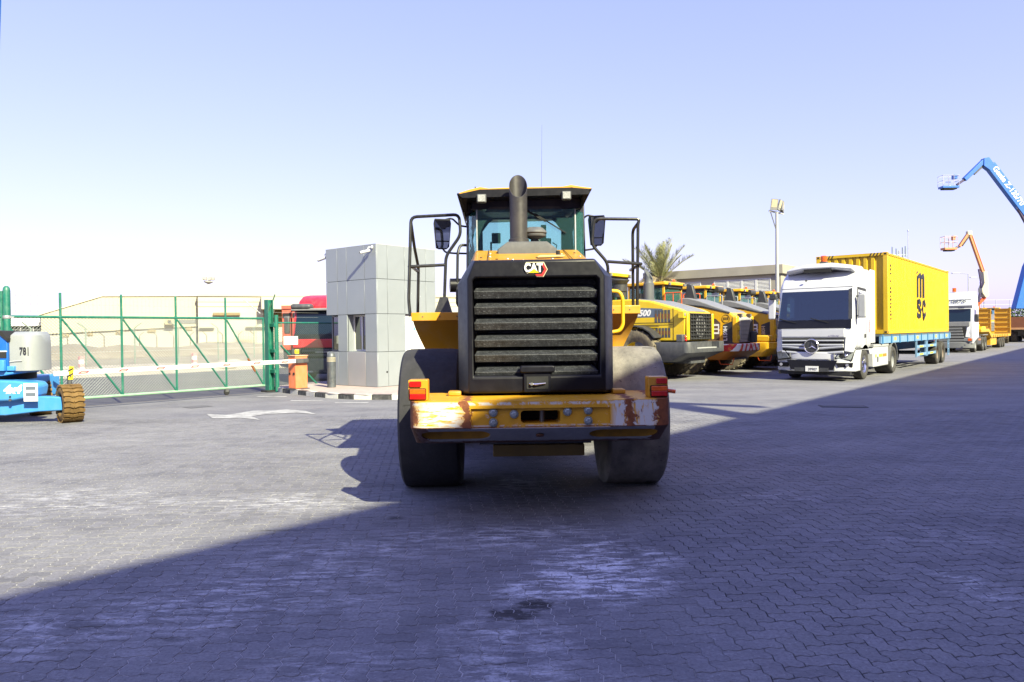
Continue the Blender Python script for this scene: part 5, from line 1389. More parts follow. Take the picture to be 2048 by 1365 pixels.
def loader_front(p, yel, tyre_m, r, hub, gauge, wb):
    for sg in (-1, 1):
        for y in (0.0, wb): lug_tyre(p, (sg*gauge, y, r*0.985), r, r*0.78, tyre_m, hub=hub)
        m_ = MB(); m_.prism([(wb-0.8, 1.6), (wb-0.5, 1.85), (wb+0.9, 1.25), (wb+1.9, 0.55), (wb+1.8, 0.25), (wb+0.7, 0.85)], 'x', sg*0.52-0.07, sg*0.52+0.07); m_.build('lift_arm', yel, p, bevel=0.02)
        MB().box(sg*gauge-0.36, sg*gauge+0.36, wb-0.75, wb+0.7, r*2+0.04, r*2+0.09).build('front_fender', yel, p)
        m_ = MB(); rows_ = []
        for k in range(9):
            a = R(15 + 130*k/8); rows_.append([(sg*gauge-0.36, (r+0.08)*math.cos(a), r + (r+0.08)*math.sin(a)), (sg*gauge+0.36, (r+0.08)*math.cos(a), r + (r+0.08)*math.sin(a)), (sg*gauge+0.36, (r+0.12)*math.cos(a), r + (r+0.12)*math.sin(a)), (sg*gauge-0.36, (r+0.12)*math.cos(a), r + (r+0.12)*math.sin(a))])
        m_.loft(rows_); m_.build('rear_fender', CHAR, p)
    MB().box(-0.5, 0.5, wb-1.1, wb+0.9, 0.6, 1.6).build('front_frame', yel, p, bevel=0.03)
    MB().box(-0.55, 0.55, -1.6, wb-1.2, 0.55, 1.3).build('rear_frame', DARK_GR, p)
    for y in (0, wb): MB().cyl((-gauge, y, r), (gauge, y, r), 0.2, 14).build('axle', DARK_GR, p)
    bk_ = MB(); y = wb + 1.75
    bk_.prism([(y, 1.2), (y-0.1, 0.7), (y+0.05, 0.2), (y+0.35, 0.03), (y+1.2, 0.03), (y+1.2, 0.07), (y+0.4, 0.09), (y+0.12, 0.25), (y, 0.7), (y+0.1, 1.2)], 'x', -1.5, 1.5); bk_.build('bucket', mat('bucket_steel', (0.16, 0.12, 0.07), 0.6), p)

# ---- bright yellow loader with black radiator grid
km = empty('wheel_loader', (5.02, 26.30, 0), PARK_RZ, 'bright yellow wheel loader with dark radiator grid and blue-grey stripe, first in the row', 'wheel loader', 'wheel loaders parked in a row')
hoodp = [(-1.62, 1.30), (-1.66, 2.12), (-1.60, 2.26), (-1.40, 2.36), (-0.35, 2.66), (0.30, 2.74), (1.15, 2.74), (1.15, 1.30)]
m_ = MB(); m_.prism(hoodp, 'x', -1.02, 1.02); kh = m_.build('hood', KOM_YEL, km, bevel=0.05, seg=3)
m_ = MB(); m_.prism([(-1.60, 2.28), (-1.38, 2.385), (-0.33, 2.69), (0.30, 2.765), (0.30, 2.70), (-0.35, 2.60), (-1.5, 2.25)], 'x', -0.72, 0.72); m_.build('hood_top', GREYTOP, km, bevel=0.02)
MB().box(-0.80, 0.80, -1.69, -1.60, 1.34, 2.22).build('grille_recess', BLACK_MT, km)
gr = MB()
for k in range(9): gr.box(-0.80+k*0.2-0.012, -0.80+k*0.2+0.012, -1.735, -1.70, 1.34, 2.22)
for k in range(8): gr.box(-0.80, 0.80, -1.745, -1.715, 1.36+k*0.118, 1.385+k*0.118)
gr.build('radiator_grid', CHAR, km)
fan = MB(); fan.lathe([(0.36, -1.698), (0.36, -1.71), (0.30, -1.71), (0.30, -1.698)], (0, 0, 1.78), 'y', 28); fan.build('fan_ring', mat('dull_metal', (0.25, 0.25, 0.26), 0.5, metal=0.5), km)
for a, b in ((-1.02, -0.86), (0.86, 1.02)): MB().box(a, b, -1.74, -1.64, 1.32, 2.22).build('corner_post', KOM_YEL, km, bevel=0.04)
X = -1.0225
MB().slab([(X, 1.1, 2.10), (X, -0.62, 2.10), (X, -0.85, 2.38), (X, 0.1, 2.44), (X, 1.1, 2.44)], 0.004).build('stripe', mat('blue_grey_stripe', (0.10, 0.135, 0.20), 0.5), km)
text('model_lettering', 'WA500', WHITE, km, (X-0.004, 0.10, 2.155), (0, -1, 0), (0, 0, 1), 0.29, 0.004, 0.012, 0.25)
def vents(y0, y1, z0, z1, n):
    for k in range(n):
        a = y0 + (y1-y0)*(k+0.12)/n; b = y0 + (y1-y0)*(k+0.88)/n
        v_ = MB().box(X-0.003, X+0.004, a, b, z0, z1).build('vent', DARK_GR, km)
        MB().box(X-0.006, X-0.003, a+0.02, b-0.02, z0+(z1-z0)*0.3, z0+(z1-z0)*0.7).build('vent_core', mat('radiator_rust', (0.20, 0.07, 0.02), 0.8), v_)
vents(-1.12, -0.52, 1.92, 2.34, 5); vents(-1.12, -0.55, 1.42, 1.74, 5)
for q in (((X-0.001, 1.1, 1.845), (X-0.001, -1.22, 1.845)), ((X-0.001, -1.22, 1.32), (X-0.001, -1.22, 2.40)), ((X-0.001, 1.1, 1.92), (X-0.001, -1.20, 1.92))):
    MB().beam(q[0], q[1], 0.012, 0.012).build('seam', seam, km)
MB().tube([(X, 0.55, 1.45), (X-0.02, 0.2, 1.66), (X-0.03, -0.10, 1.80), (X-0.03, -0.70, 1.80)], 0.012, 6).build('hood_strut', CHAR, km)
lm_ = MB().box(-1.16, -1.0, -1.66, -1.45, 2.05, 2.28).build('rear_lamp_box', KOM_YEL, km, bevel=0.015)
MB().cyl((-1.08, -1.661, 2.17), (-1.08, -1.675, 2.17), 0.06, 14).build('lens', LENS, lm_)
cwm = MB(); cwm.loft([[(x, y, 1.27) for x, y in cw_plan(-1.98, 0.0, 1.42, 0.22)], [(x, y, 0.92) for x, y in cw_plan(-1.98, 0.0, 1.42, 0.22)], [(x*0.9, -0.2+(y+0.2)*0.62, 0.62) for x, y in cw_plan(-1.98, 0.0, 1.42, 0.22)]])
kc = cwm.build('counterweight', DARK_GR, km, bevel=0.02)
boolean(kc, [MB().box(-0.85, 0.85, -2.2, -1.72, 1.05, 1.5).build('cut', None, km)])
MB().box(-0.84, 0.84, -1.90, -1.73, 1.04, 1.08).build('rear_step', LIGHT_GR, km)
lmp = MB().box(-1.40, -1.12, -1.72, -1.50, 1.28, 1.52).build('tail_lamp_guard', DARK_GR, km, bevel=0.02)
for z, mm in ((1.34, RED_LENS), (1.44, ORG_LENS)): MB().sphere((-1.20, -1.74, z), 0.05, 10, 6).build('lamp', mm, lmp)
MB().cyl((-0.25, 0.35, 2.70), (-0.25, 0.35, 2.95), 0.14, 16).build('exhaust_base', CHAR, km)
st_ = MB(); st_.loft([[(-0.25 + r_*math.cos(2*math.pi*k/24), 0.10 + r_*math.sin(2*math.pi*k/24)*0.9, z + s_*math.sin(2*math.pi*k/24)) for k in range(24)] for r_, z, s_ in ((0.20, 2.60, 0), (0.20, 3.30, 0), (0.17, 3.32, 0.0), (0.155, 3.42, 0.06), (0.16, 3.62, 0.20), (0.13, 3.60, 0.18), (0.12, 3.4, 0))], cap=False); st_.build('exhaust_stack', mat('stack_grey', (0.085, 0.09, 0.10), 0.5, var=0.1), km)
pc = MB(); pc.lathe([(0.10, 2.7), (0.10, 2.85), (0.22, 2.86), (0.22, 3.05), (0.26, 3.06), (0.26, 3.28), (0.23, 3.30), (0.35, 3.44), (0.35, 3.47), (0.1, 3.50)], (-0.45, 1.15, 0), 'z', 24); pc.build('air_precleaner', CHAR, km)
loader_cab(km, 1.55, 3.15, 0.78, 2.55, 3.62, CHAR, KOM_YEL)
MB().tube([(-1.2, 1.25, 2.6), (-1.2, 1.25, 3.3), (-1.2, 2.2, 3.3), (-1.2, 2.2, 2.6)], 0.02, 8, fillet=0.08).build('handrail', CHAR, km)
loader_front(km, KOM_YEL, RUBBER_D, 0.86, KOM_YEL, 1.18, 3.6)

# ---- amber loaders with grey hood tops
def amber_loader(s, label, code, bumper, number=None, first=None):
    base = Vector((5.9, 24.5, 0)) + AX*s
    O = base + AX*0.80 - NX*1.72
    e = empty('wheel_loader', O, PARK_RZ, label, 'wheel loader', 'wheel loaders parked in a row')
    prof = [(-1.66, 1.12), (-1.74, 1.95), (-1.70, 2.14), (-1.52, 2.28), (-0.5, 2.50), (0.15, 2.58), (0.62, 2.58), (0.62, 1.12)]
    m_ = MB(); m_.prism(prof, 'x', -0.80, 0.80); m_.build('hood', VOL_YEL, e, bevel=0.06, seg=3)
    top = [(-1.66, 2.16), (-1.45, 2.34), (-0.9, 2.52), (-0.2, 2.78), (0.20, 2.88), (0.50, 2.88), (0.66, 2.78), (0.66, 2.52), (0.1, 2.52), (-1.0, 2.36), (-1.6, 2.12)]
    m_ = MB(); m_.prism(top, 'x', -0.70, 0.70); m_.build('hood_top', GREYTOP, e, bevel=0.05, seg=3)
    m_ = MB(); m_.prism([(-1.50, 2.285), (-0.4, 2.565), (0.60, 2.68), (0.60, 2.62), (-0.4, 2.52), (-1.5, 2.25)], 'x', -0.815, 0.815); m_.build('hood_edge', CHAR, e)
    rg = MB(); rg.loft([[(x, -1.70, z) for x, z in rounded(-0.60, 0.60, 1.18, 2.14, 0.08)], [(x*0.97, -1.83, z) for x, z in rounded(-0.60, 0.60, 1.20, 2.04, 0.08)]]); rgo = rg.build('rear_grille', mat('pale_grille', (0.30, 0.30, 0.29), 0.6, var=0.1, dust=0.4), e, bevel=0.02)
    for k in range(5): MB().box(-0.56, 0.56, -1.842, -1.828, 1.32+k*0.155, 1.33+k*0.155).build('grille_rib', MID_GR, rgo)
    for sg in (-1, 1):
        for z in (1.28, 1.62): MB().box(sg*0.66-0.10, sg*0.66+0.10, -1.80, -1.70, z, z+0.18).build('hinge_block', KOM_YEL, e, bevel=0.03)
        MB().prism(rounded(sg*0.70-0.12, sg*0.70+0.12, 1.15, 2.16, 0.08), 'y', -1.78, -1.60).build('corner_cowl', VOL_YEL, e, bevel=0.03)
        l_ = MB().box(sg*0.42-0.07, sg*0.42+0.07, -1.82, -1.66, 2.12, 2.24).build('rear_lamp', CHAR, e, bevel=0.01)
        MB().box(sg*0.42-0.05, sg*0.42+0.05, -1.828, -1.82, 2.14, 2.22).build('lens', LENS, l_)
    X = -0.803
    MB().slab([(X, -0.30, 1.20), (X, -1.17, 1.20), (X, -1.20, 1.93), (X, -1.02, 2.12), (X, -0.30, 2.24)], 0.004).build('panel_frame', VOL_YEL, e)
    MB().slab([(X-0.003, -0.36, 1.26), (X-0.003, -1.11, 1.26), (X-0.003, -1.14, 1.91), (X-0.003, -0.98, 2.06), (X-0.003, -0.36, 2.16)], 0.004).build('side_mesh', MESH_BR, e)
    MB().box(X-0.012, X-0.002, -1.16, -0.32, 1.62, 1.67).build('panel_bar', VOL_YEL, e)
    nt = MB().box(X-0.016, X-0.012, -1.10, -0.82, 1.50, 1.87).build('notice', PAPER, e)
    for z in (1.62, 1.76): MB().box(X-0.018, X-0.016, -1.06, -0.86, z-0.05, z+0.04).build('notice_print', mat('dark_print', (0.10, 0.05, 0.03), 0.7), nt)
    MB().slab([(X-0.003, -1.25, 1.15), (X-0.003, -1.66, 1.15), (X-0.003, -1.70, 2.0), (X-0.003, -1.25, 1.84)], 0.006).build('decal_panel', CHAR, e)
    if code: text('model_lettering', code, WHITE if code == 'L150H' else mat('aged_lettering', (0.62, 0.48, 0.30), 0.6), e, (X-0.008, -1.40, 1.52), (0, 0, 1), (0, 1, 0), 0.20, 0.003, 0.006)
    if number:
        mb = MB(); mb.tube([(X-0.004, -1.36+0.145*math.cos(k*math.pi/12), 2.06+0.145*math.sin(k*math.pi/12)) for k in range(24)], 0.006, 5, closed=True); mb.build('number_ring', BLACK, e)
        text('fleet_number', number, BLACK, e, (X-0.004, -1.36, 2.02), (0, -1, 0), (0, 0, 1), 0.13, 0.003, 0.003)
    # counterweight
    WR = bumper
    pl_ = cw_plan(-1.98, -0.2, 1.25, 0.45)
    cwm = MB(); cwm.loft([[(x, y, 1.14) for x, y in pl_], [(x, y, 0.88) for x, y in pl_], [(x*0.86, -0.2+(y+0.2)*0.72, 0.55) for x, y in pl_]])
    cwm.build('counterweight', WR, e, bevel=0.03)
    if bumper is VOL_YEL:
        MB().box(-1.22, -0.55, -1.75, -1.10, 1.14, 1.42).build('rear_fender_box', VOL_YEL, e, bevel=0.06); MB().box(0.55, 1.22, -1.75, -1.10, 1.14, 1.42).build('rear_fender_box', VOL_YEL, e, bevel=0.06)
    MB().tube([(-1.05, -1.15, 0.62), (-1.05, -1.25, 0.40), (-1.05, -1.70, 0.40), (-1.05, -1.75, 0.62)], 0.018, 6).build('step', RAIL_OR, e)
    if number:
        MB().slab([(0.02, -1.845, 1.22), (0.56, -1.845, 1.22), (0.56, -1.845, 2.02), (0.34, -1.845, 1.90)], 0.02).build('open_hatch', CHAR, e)
        MB().box(0.28, 0.60, -2.0, -1.83, 1.16, 1.60).build('hatch_box', CHAR, e, bevel=0.04)
    # exhaust fin
    fn = MB(); fn.loft([[(x, y, 2.80) for x, y in ((-0.34, 0.05), (-0.10, 0.05), (-0.10, 0.55), (-0.34, 0.55))], [(x, y, 3.20) for x, y in ((-0.32, 0.15), (-0.12, 0.15), (-0.12, 0.45), (-0.32, 0.45))], [(x, y, z) for x, y, z in ((-0.31, 0.20, 3.38), (-0.13, 0.20, 3.38), (-0.13, 0.42, 3.46), (-0.31, 0.42, 3.46))]]); fn.build('exhaust_fin', CHAR, e, bevel=0.03)
    loader_cab(e, 1.15, 2.75, 0.75, 2.45, 3.42, VOL_YEL, VOL_YEL, RAIL_OR if number else GALV)
    MB().lathe([(0.06, 3.55), (0.06, 3.66), (0.02, 3.69)], (0.35, 1.3, 0), 'z', 12).build('beacon', BEACON, e)
    if not number:
        MB().cyl((-0.15, 0.98, 3.40), (0.45, 0.98, 3.40), 0.13, 16).build('air_filter', CHAR, e)
    loader_front(e, VOL_YEL, RUBBER_D, 0.80, VOL_YEL, 1.05, 3.4)
    return e
# red and white warning bumper
t = NT('red_white_bumper'); v = t.tc.outputs['Object']; sx = t.sep(v)
dg_ = t.math('ADD', t.math('MULTIPLY', t.math('ABSOLUTE', sx[0]), 2.6), t.math('MULTIPLY', sx[2], 1.6))
st = t.math('GREATER_THAN', t.math('FRACT', dg_), 0.58)
c = t.mix(st, (0.74, 0.73, 0.70), (0.55, 0.02, 0.03))
c = t.mix(t.ramp(t.noise(v, 4, 7, 0.7), [(0.54, 0.0), (0.60, 1.0)]), c, (0.60, 0.25, 0.03))
c = t.mix(t.math('LESS_THAN', sx[2], 0.875), c, (0.45, 0.16, 0.02))
t.color(c); t.rough(0.5); RW = t.m
amber_loader(3.52, 'amber wheel loader with red and white bumper, lettered L150H and numbered 515', 'L150H', RW, '515')
amber_loader(7.30, 'amber wheel loader lettered L180H with plain yellow tail, next to the white truck', 'L180H', VOL_YEL)
amber_loader(11.0, 'amber wheel loader mostly hidden behind the cab of the white container truck', None, VOL_YEL)
amber_loader(14.7, 'amber wheel loader at the far end of the row, only its cab showing', None, VOL_YEL)

# ================================================================ TRUCKS
t = NT('truck_glass'); t.color((0.006, 0.016, 0.026)); t.rough(0.04); t.b.inputs['Specular IOR Level'].default_value = 0.55
TGLASS = t.m
WGLASS = glass('truck_windscreen', (0.30, 0.42, 0.46), 0.06)
TRUCK_T = mat('road_tyre', (0.035, 0.034, 0.033), 0.85, var=0.2, vs=6, dust=0.45, dustc=(0.16, 0.14, 0.12))
def truck_wheel(p, c, r=0.50, w=0.30, rim_m=LIGHT_GR, out=1, bolts=True):
    prof = [(r*0.58, -w*0.42), (r*0.70, -w*0.5), (r*0.90, -w*0.5), (r*0.98, -w*0.42), (r, -w*0.3), (r, w*0.3), (r*0.98, w*0.42), (r*0.90, w*0.5), (r*0.70, w*0.5), (r*0.58, w*0.42)]
    o = MB().lathe(prof, axis='x', n=36, cap=False).build('tyre', TRUCK_T, p); o.location = c
    q = MB(); q.lathe([(r*0.60, -w*0.42), (r*0.56, -w*0.3), (r*0.56, w*0.3), (r*0.60, w*0.42)], axis='x', n=32, cap=False)
    q.lathe([(r*0.57, out*w*0.20), (r*0.40, out*w*0.02), (r*0.26, out*w*0.10), (r*0.20, out*w*0.34), (0.02, out*w*0.36)], axis='x', n=32, cap=False)
    rm = q.build('rim', rim_m, o)
    if bolts:
        b = MB()
        for k in range(10):
            a = k*math.pi/5; b.cyl((out*w*0.06, r*0.33*math.cos(a), r*0.33*math.sin(a)), (out*w*0.16, r*0.33*math.cos(a), r*0.33*math.sin(a)), 0.018, 6)
        b.build('wheel_bolts', STEEL, o, kind='stuff')
    return o

def star_emblem(p, c, r):
    x, y, z = c
    d = MB().lathe([(r, y), (r, y-0.025), (r*0.86, y-0.03)], (x, 0, z), 'y', 28).build('emblem_disc', CHAR, p)
    MB().tube([(x + r*math.cos(k*math.pi/14), y-0.04, z + r*math.sin(k*math.pi/14)) for k in range(28)], r*0.10, 6, closed=True).build('emblem_ring', CHROME, d)
    s = MB()
    for k in range(3):
        a = R(90 + 120*k); u = Vector((math.cos(a), 0, math.sin(a))); w = Vector((-math.sin(a), 0, math.cos(a)))
        c0 = Vector((x, y-0.035, z))
        s.add([c0 + u*r*0.95, c0 + w*r*0.15 - u*r*0.05, c0 - w*r*0.15 - u*r*0.05, c0 + Vector((0, -0.03, 0))], [(0, 1, 3), (0, 3, 2)])
    s.build('emblem_star', CHROME, d, smooth=0)

# ---------------- white tractor with the yellow container
TT = 24.55
tr_ = empty('semi_truck', site(-7.58, TT), ROT_ALONG, 'white tractor unit with star emblem and silver grille pulling the yellow container', 'truck')
HW = 1.19
side = [(0.10, 0.98), (0.06, 1.40), (0.10, 1.72), (0.36, 2.90), (0.50, 3.14), (0.80, 3.42), (1.15, 3.56), (2.30, 3.60), (2.30, 0.98)]
cabp = MB(); cabp.prism(side, 'x', -HW, HW); cab_ = cabp.build('cab', WHITE_PT, tr_, bevel=0.15, seg=5)
cuts_ = [MB().prism([(-0.3, 1.90), (0.9, 1.62), (2.12, 1.62), (2.12, 3.2), (0.62, 3.2), (0.40, 2.84), (-0.3, 2.84)], 'x', -1.04, 1.04).build('cut', None, tr_),
         MB().prism([(0.66, 2.00), (1.42, 2.04), (1.46, 2.70), (0.76, 2.78)], 'x', -1.5, 1.5).build('cut', None, tr_)]
bpy.context.view_layer.update()
boolean(cab_, cuts_)
MB().box(-1.03, 1.03, 0.18, 0.62, 1.63, 1.94).build('dashboard', mat('dash_grey', (0.16, 0.16, 0.15), 0.8), tr_, bevel=0.05)
for x in (-0.55, 0.55):
    st__ = MB(); st__.box(x-0.25, x+0.25, 1.25, 1.40, 1.64, 2.45); st__.box(x-0.12, x+0.12, 1.27, 1.37, 2.45, 2.66); st__.build('seat', mat('truck_seat', (0.03, 0.04, 0.07), 0.9), tr_, bevel=0.04)
MB().tube([(0.55+0.22*math.cos(k*math.pi/10), 0.72+0.10*math.sin(k*math.pi/10), 2.0+0.19*math.sin(k*math.pi/10)) for k in range(20)], 0.02, 6, closed=True).build('steering_wheel', BLACK_MT, tr_)
MB().box(-1.0, 1.0, 1.95, 2.1, 1.64, 3.1).build('bunk_wall', mat('bunk_grey', (0.10, 0.11, 0.12), 0.9), tr_)
def on_ws(x, z, o=0.0):                     # point on the raked windscreen plane
    y = 0.10 + (z-1.72)*(0.26/1.18)
    return (x, y - 0.012 - o, z)
MB().slab([on_ws(-1.12, 1.92), on_ws(1.10, 1.92), on_ws(1.06, 2.86), on_ws(-1.06, 2.86)], 0.012).build('windscreen', WGLASS, tr_)
MB().slab([on_ws(-1.14, 1.66, 0.002), on_ws(1.13, 1.66, 0.002), on_ws(1.12, 1.93, 0.004), on_ws(-1.13, 1.93, 0.004)], 0.03).build('wiper_panel', BLACK_PL, tr_)
for x in (-0.55, 0.45):
    MB().beam(on_ws(x, 1.84, 0.02), on_ws(x-0.55, 1.99, 0.03), 0.02, 0.02).build('wiper', BLACK_MT, tr_)
MB().slab([on_ws(1.04, 1.95, 0.006), on_ws(1.15, 1.95, 0.0), on_ws(1.10, 2.92, 0.0), on_ws(1.0, 2.88, 0.006)], 0.02).build('pillar_trim', CHAR, tr_)
for a0, a1, b0, b1 in ((-1.05, 1.02, 1.352, 1.362), (-1.0, 0.98, 1.648, 1.658)): MB().box(a0, a1, -0.026, -0.018, b0, b1).build('panel_gap', MID_GR, tr_)
MB().box(-1.12, 1.12, 0.385, 0.40, 2.96, 2.975).build('roof_gap', MID_GR, tr_)
# upper front panel, grille
MB().box(-1.02, 0.98, -0.02, 0.10, 1.36, 1.66).build('front_panel', WHITE_PT, tr_, bevel=0.05, seg=3)
text('front_lettering', 'ACTROS', CHROME, tr_, (0.62, -0.024, 1.385), (1, 0, 0), (0, 0, 1), 0.085, 0.006, 0.001, 0.3)
MB().box(-0.96, 0.92, 0.0, 0.14, 0.74, 1.36).build('grille_back', BLACK_MT, tr_)
for k, (z, h) in enumerate(((1.275, 0.055), (1.135, 0.075), (0.985, 0.08), (0.82, 0.085))):
    dz = 0.10 if k >= 2 else 0.0
    m_ = MB()
    pts = [(-0.97, z+dz), (-0.25, z+dz*0.45), (0, z), (0.22, z+dz*0.45), (0.93, z+dz)]
    rings = [[(x, -0.03, zz-h/2), (x, -0.045, zz), (x, -0.02, zz+h/2), (x, 0.05, zz+h/2), (x, 0.05, zz-h/2)] for x, zz in pts]
    m_.loft(rings); m_.build('grille_slat', SILVER, tr_, bevel=0.008)
star_emblem(tr_, (-0.02, -0.05, 1.10), 0.215)
for sg in (-1, 1):
    m_ = MB(); m_.loft([[(sg*0.94, -0.01, 0.93), (sg*1.16, 0.02, 0.90), (sg*1.18, 0.12, 1.30), (sg*0.98, 0.04, 1.62)], [(sg*0.94, 0.15, 0.93), (sg*1.19, 0.35, 0.90), (sg*1.20, 0.35, 1.66), (sg*0.98, 0.2, 1.66)]]); m_.build('corner_deflector', WHITE_PT, tr_, bevel=0.03)
# bumper
bp = [(-1.22, 0.28), (-1.05, 0.12), (-0.80, 0.0), (-0.4, -0.06), (0.4, -0.06), (0.80, 0.0), (1.05, 0.12), (1.22, 0.28), (1.22, 0.62), (-1.22, 0.62)]
m_ = MB(); m_.loft([[(x, y, z) for x, y in bp] for z in (0.30, 0.62)] + [[(x*1.0, y+0.01, 0.92) for x, y in bp]]); bo_ = m_.build('bumper', WHITE_PT, tr_, bevel=0.04, seg=3)
MB().prism([(-0.80, 0.66), (0.76, 0.66), (0.62, 0.36), (-0.66, 0.36)], 'y', -0.085, -0.045).build('lower_intake', BLACK_PL, tr_, bevel=0.01)
MB().box(-0.55, 0.50, -0.10, -0.06, 0.30, 0.42).build('intake_bar', CHAR, tr_)
np_ = MB().box(-0.20, 0.20, -0.115, -0.098, 0.30, 0.47).build('number_plate', PAPER, tr_)
text('plate_digits', '39907', BLACK, np_, (0.02, -0.117, 0.335), (1, 0, 0), (0, 0, 1), 0.11, 0.002, 0.002)
for x_ in (-0.70, 0.66): MB().box(x_-0.008, x_+0.008, -0.066, -0.03, 0.31, 0.90).build('panel_gap', MID_GR, tr_)
MB().box(-0.66, 0.62, -0.075, -0.055, 0.685, 0.70).build('panel_gap', MID_GR, tr_)
MB().box(-1.1, 1.1, 0.02, 0.5, 0.20, 0.31).build('underride_bar', BLACK_MT, tr_)
for sg in (-1, 1):
    MB().slab([(sg*0.64, -0.045, 0.70), (sg*1.14, 0.140, 0.64), (sg*1.222, 0.285, 1.05), (sg*0.84, 0.025, 0.98)], 0.06).build('headlamp_bezel', BLACK_PL, tr_)
    hl = MB().slab([(sg*0.69, -0.050, 0.73), (sg*1.11, 0.105, 0.67), (sg*1.220, 0.262, 1.02), (sg*0.87, 0.018, 0.94)], 0.05).build('headlamp', LENS, tr_, bevel=0.012)
    MB().sphere((sg*0.98, 0.07, 0.80), 0.06, 10, 6).build('bulb', CHROME, hl)
    fg = MB().slab([(sg*0.76, -0.03, 0.44), (sg*1.14, 0.17, 0.44), (sg*1.16, 0.17, 0.58), (sg*0.72, -0.05, 0.58)], 0.04).build('fog_lamp_recess', BLACK_PL, tr_)
    MB().cyl((sg*1.02, 0.06, 0.51), (sg*1.02, 0.03, 0.51), 0.05, 12).build('fog_lamp', CHROME, fg)
# roof fairing
m_ = MB(); m_.loft([[(-1.05, 1.05, 3.50), (-1.05, 0.62, 3.60), (-1.0, 0.55, 3.70), (-0.9, 0.75, 3.80), (-0.9, 2.2, 3.84), (-1.05, 2.2, 3.5)], [(-0.45, 0.85, 3.68), (-0.45, 0.50, 3.70), (-0.42, 0.46, 3.78), (-0.4, 0.70, 3.90), (-0.4, 2.2, 3.95), (-0.45, 2.2, 3.6)], [(0.45, 0.85, 3.68), (0.45, 0.50, 3.70), (0.42, 0.46, 3.78), (0.4, 0.70, 3.90), (0.4, 2.2, 3.95), (0.45, 2.2, 3.6)], [(1.10, 1.05, 3.50), (1.10, 0.62, 3.60), (1.05, 0.55, 3.70), (0.95, 0.75, 3.80), (0.95, 2.2, 3.84), (1.10, 2.2, 3.5)]])
m_.v = [(x, y, z - 0.13) for x, y, z in m_.v]
m_.build('roof_fairing', WHITE_PT, tr_, smooth=70, bevel=0.05, seg=3)
MB().box(-0.42, 0.42, 0.50, 0.60, 3.47, 3.58).build('fairing_slot', BLACK_MT, tr_)
bc = MB().lathe([(0.09, 3.86), (0.10, 3.88), (0.10, 4.05), (0.07, 4.07)], (0.12, 0.80, -0.05), 'z', 16).build('beacon', BEACON, tr_)
MB().box(0.02, 0.22, 0.70, 0.90, 3.70, 3.82).build('beacon_base', DARK_GR, tr_)
MB().cyl((-0.32, 0.42, 3.20), (-0.32, 0.40, 3.23), 0.035, 10).build('marker_lamp', DARK_GR, tr_)
for a_, b_ in ((HW-0.06, HW-0.02), (-HW+0.02, -HW+0.06)): MB().box(a_, b_, 2.28, 2.86, 1.15, 3.60).build('side_fairing', WHITE_PT, tr_, bevel=0.02)
# side: door, window, mirror
for a0, a1, b0, b1 in ((0.50, 0.515, 1.02, 1.95), (1.60, 1.615, 1.02, 2.9), (0.50, 1.615, 1.02, 1.035)): MB().box(HW-0.002, HW+0.003, a0, a1, b0, b1).build('door_gap', DARK_GR, tr_)
MB().slab([(HW+0.009, 0.62, 1.98), (HW+0.009, 1.42, 2.02), (HW+0.009, 1.46, 2.72), (HW+0.009, 0.72, 2.80)], 0.008).build('door_window', WGLASS, tr_)
MB().slab([(HW+0.003, 0.40, 1.95), (HW+0.003, 0.56, 1.95), (HW+0.003, 0.66, 2.88), (HW+0.003, 1.60, 2.84), (HW+0.003, 1.60, 2.93), (HW+0.003, 0.58, 2.96)], 0.01).build('window_trim', CHAR, tr_)
MB().box(HW+0.006, HW+0.03, 1.38, 1.52, 1.35, 1.47).build('door_handle', CHAR, tr_, bevel=0.01)
text('door_lettering', 'TRAILER', mat('faint_red', (0.55, 0.06, 0.09), 0.5), tr_, (HW+0.008, 1.98, 1.72), (0, 0, -1), (0, 1, 0), 0.11, 0.002)
for sg, yy in ((1, 0.30), (-1, 0.22)):
    mr = MB().prism(rounded(sg*(HW+0.20)-0.11, sg*(HW+0.20)+0.11, 1.98, 2.72, 0.05), 'y', yy, yy+0.12).build('mirror', WHITE_PT if sg < 0 else LIGHT_GR, tr_, bevel=0.03)
    MB().prism(rounded(sg*(HW+0.20)-0.09, sg*(HW+0.20)+0.09, 2.02, 2.68, 0.04), 'y', yy+0.12, yy+0.128).build('mirror_glass', MIRROR, mr)
    for z in (2.66, 2.04): MB().tube([(sg*(HW-0.05), yy+0.15, z), (sg*(HW+0.15), yy+0.08, z)], 0.02, 6).build('mirror_arm', CHAR, mr)
mrf = MB().box(-HW-0.22, -HW+0.02, 0.05, 0.20, 2.62, 2.80).build('kerb_mirror', CHAR, tr_, bevel=0.03)
# lower cab side, steps, arch
m_ = MB(); m_.prism([(0.30, 0.32), (0.30, 0.98), (2.30, 0.98), (2.30, 0.80), (2.02, 0.80)] + [(1.45 + 0.62*math.cos(R(a)), 0.5 + 0.62*math.sin(R(a))) for a in range(30, 181, 15)] + [(0.83, 0.32)], 'x', HW-0.12, HW+0.01); m_.build('wheel_arch', WHITE_PT, tr_)
m_ = MB(); m_.prism([(0.30, 0.32), (0.30, 0.98), (2.30, 0.98), (2.30, 0.80), (2.02, 0.80)] + [(1.45 + 0.62*math.cos(R(a)), 0.5 + 0.62*math.sin(R(a))) for a in range(30, 181, 15)] + [(0.83, 0.32)], 'x', -HW-0.01, -HW+0.12); m_.build('wheel_arch', WHITE_PT, tr_)
MB().box(-1.0, 1.0, 0.9, 2.2, 0.55, 0.97).build('engine_block', BLACK_MT, tr_)
for x in (-1.03, 1.03): truck_wheel(tr_, (x, 1.45, 0.50), 0.50, 0.31, CHROME, 1 if x > 0 else -1)
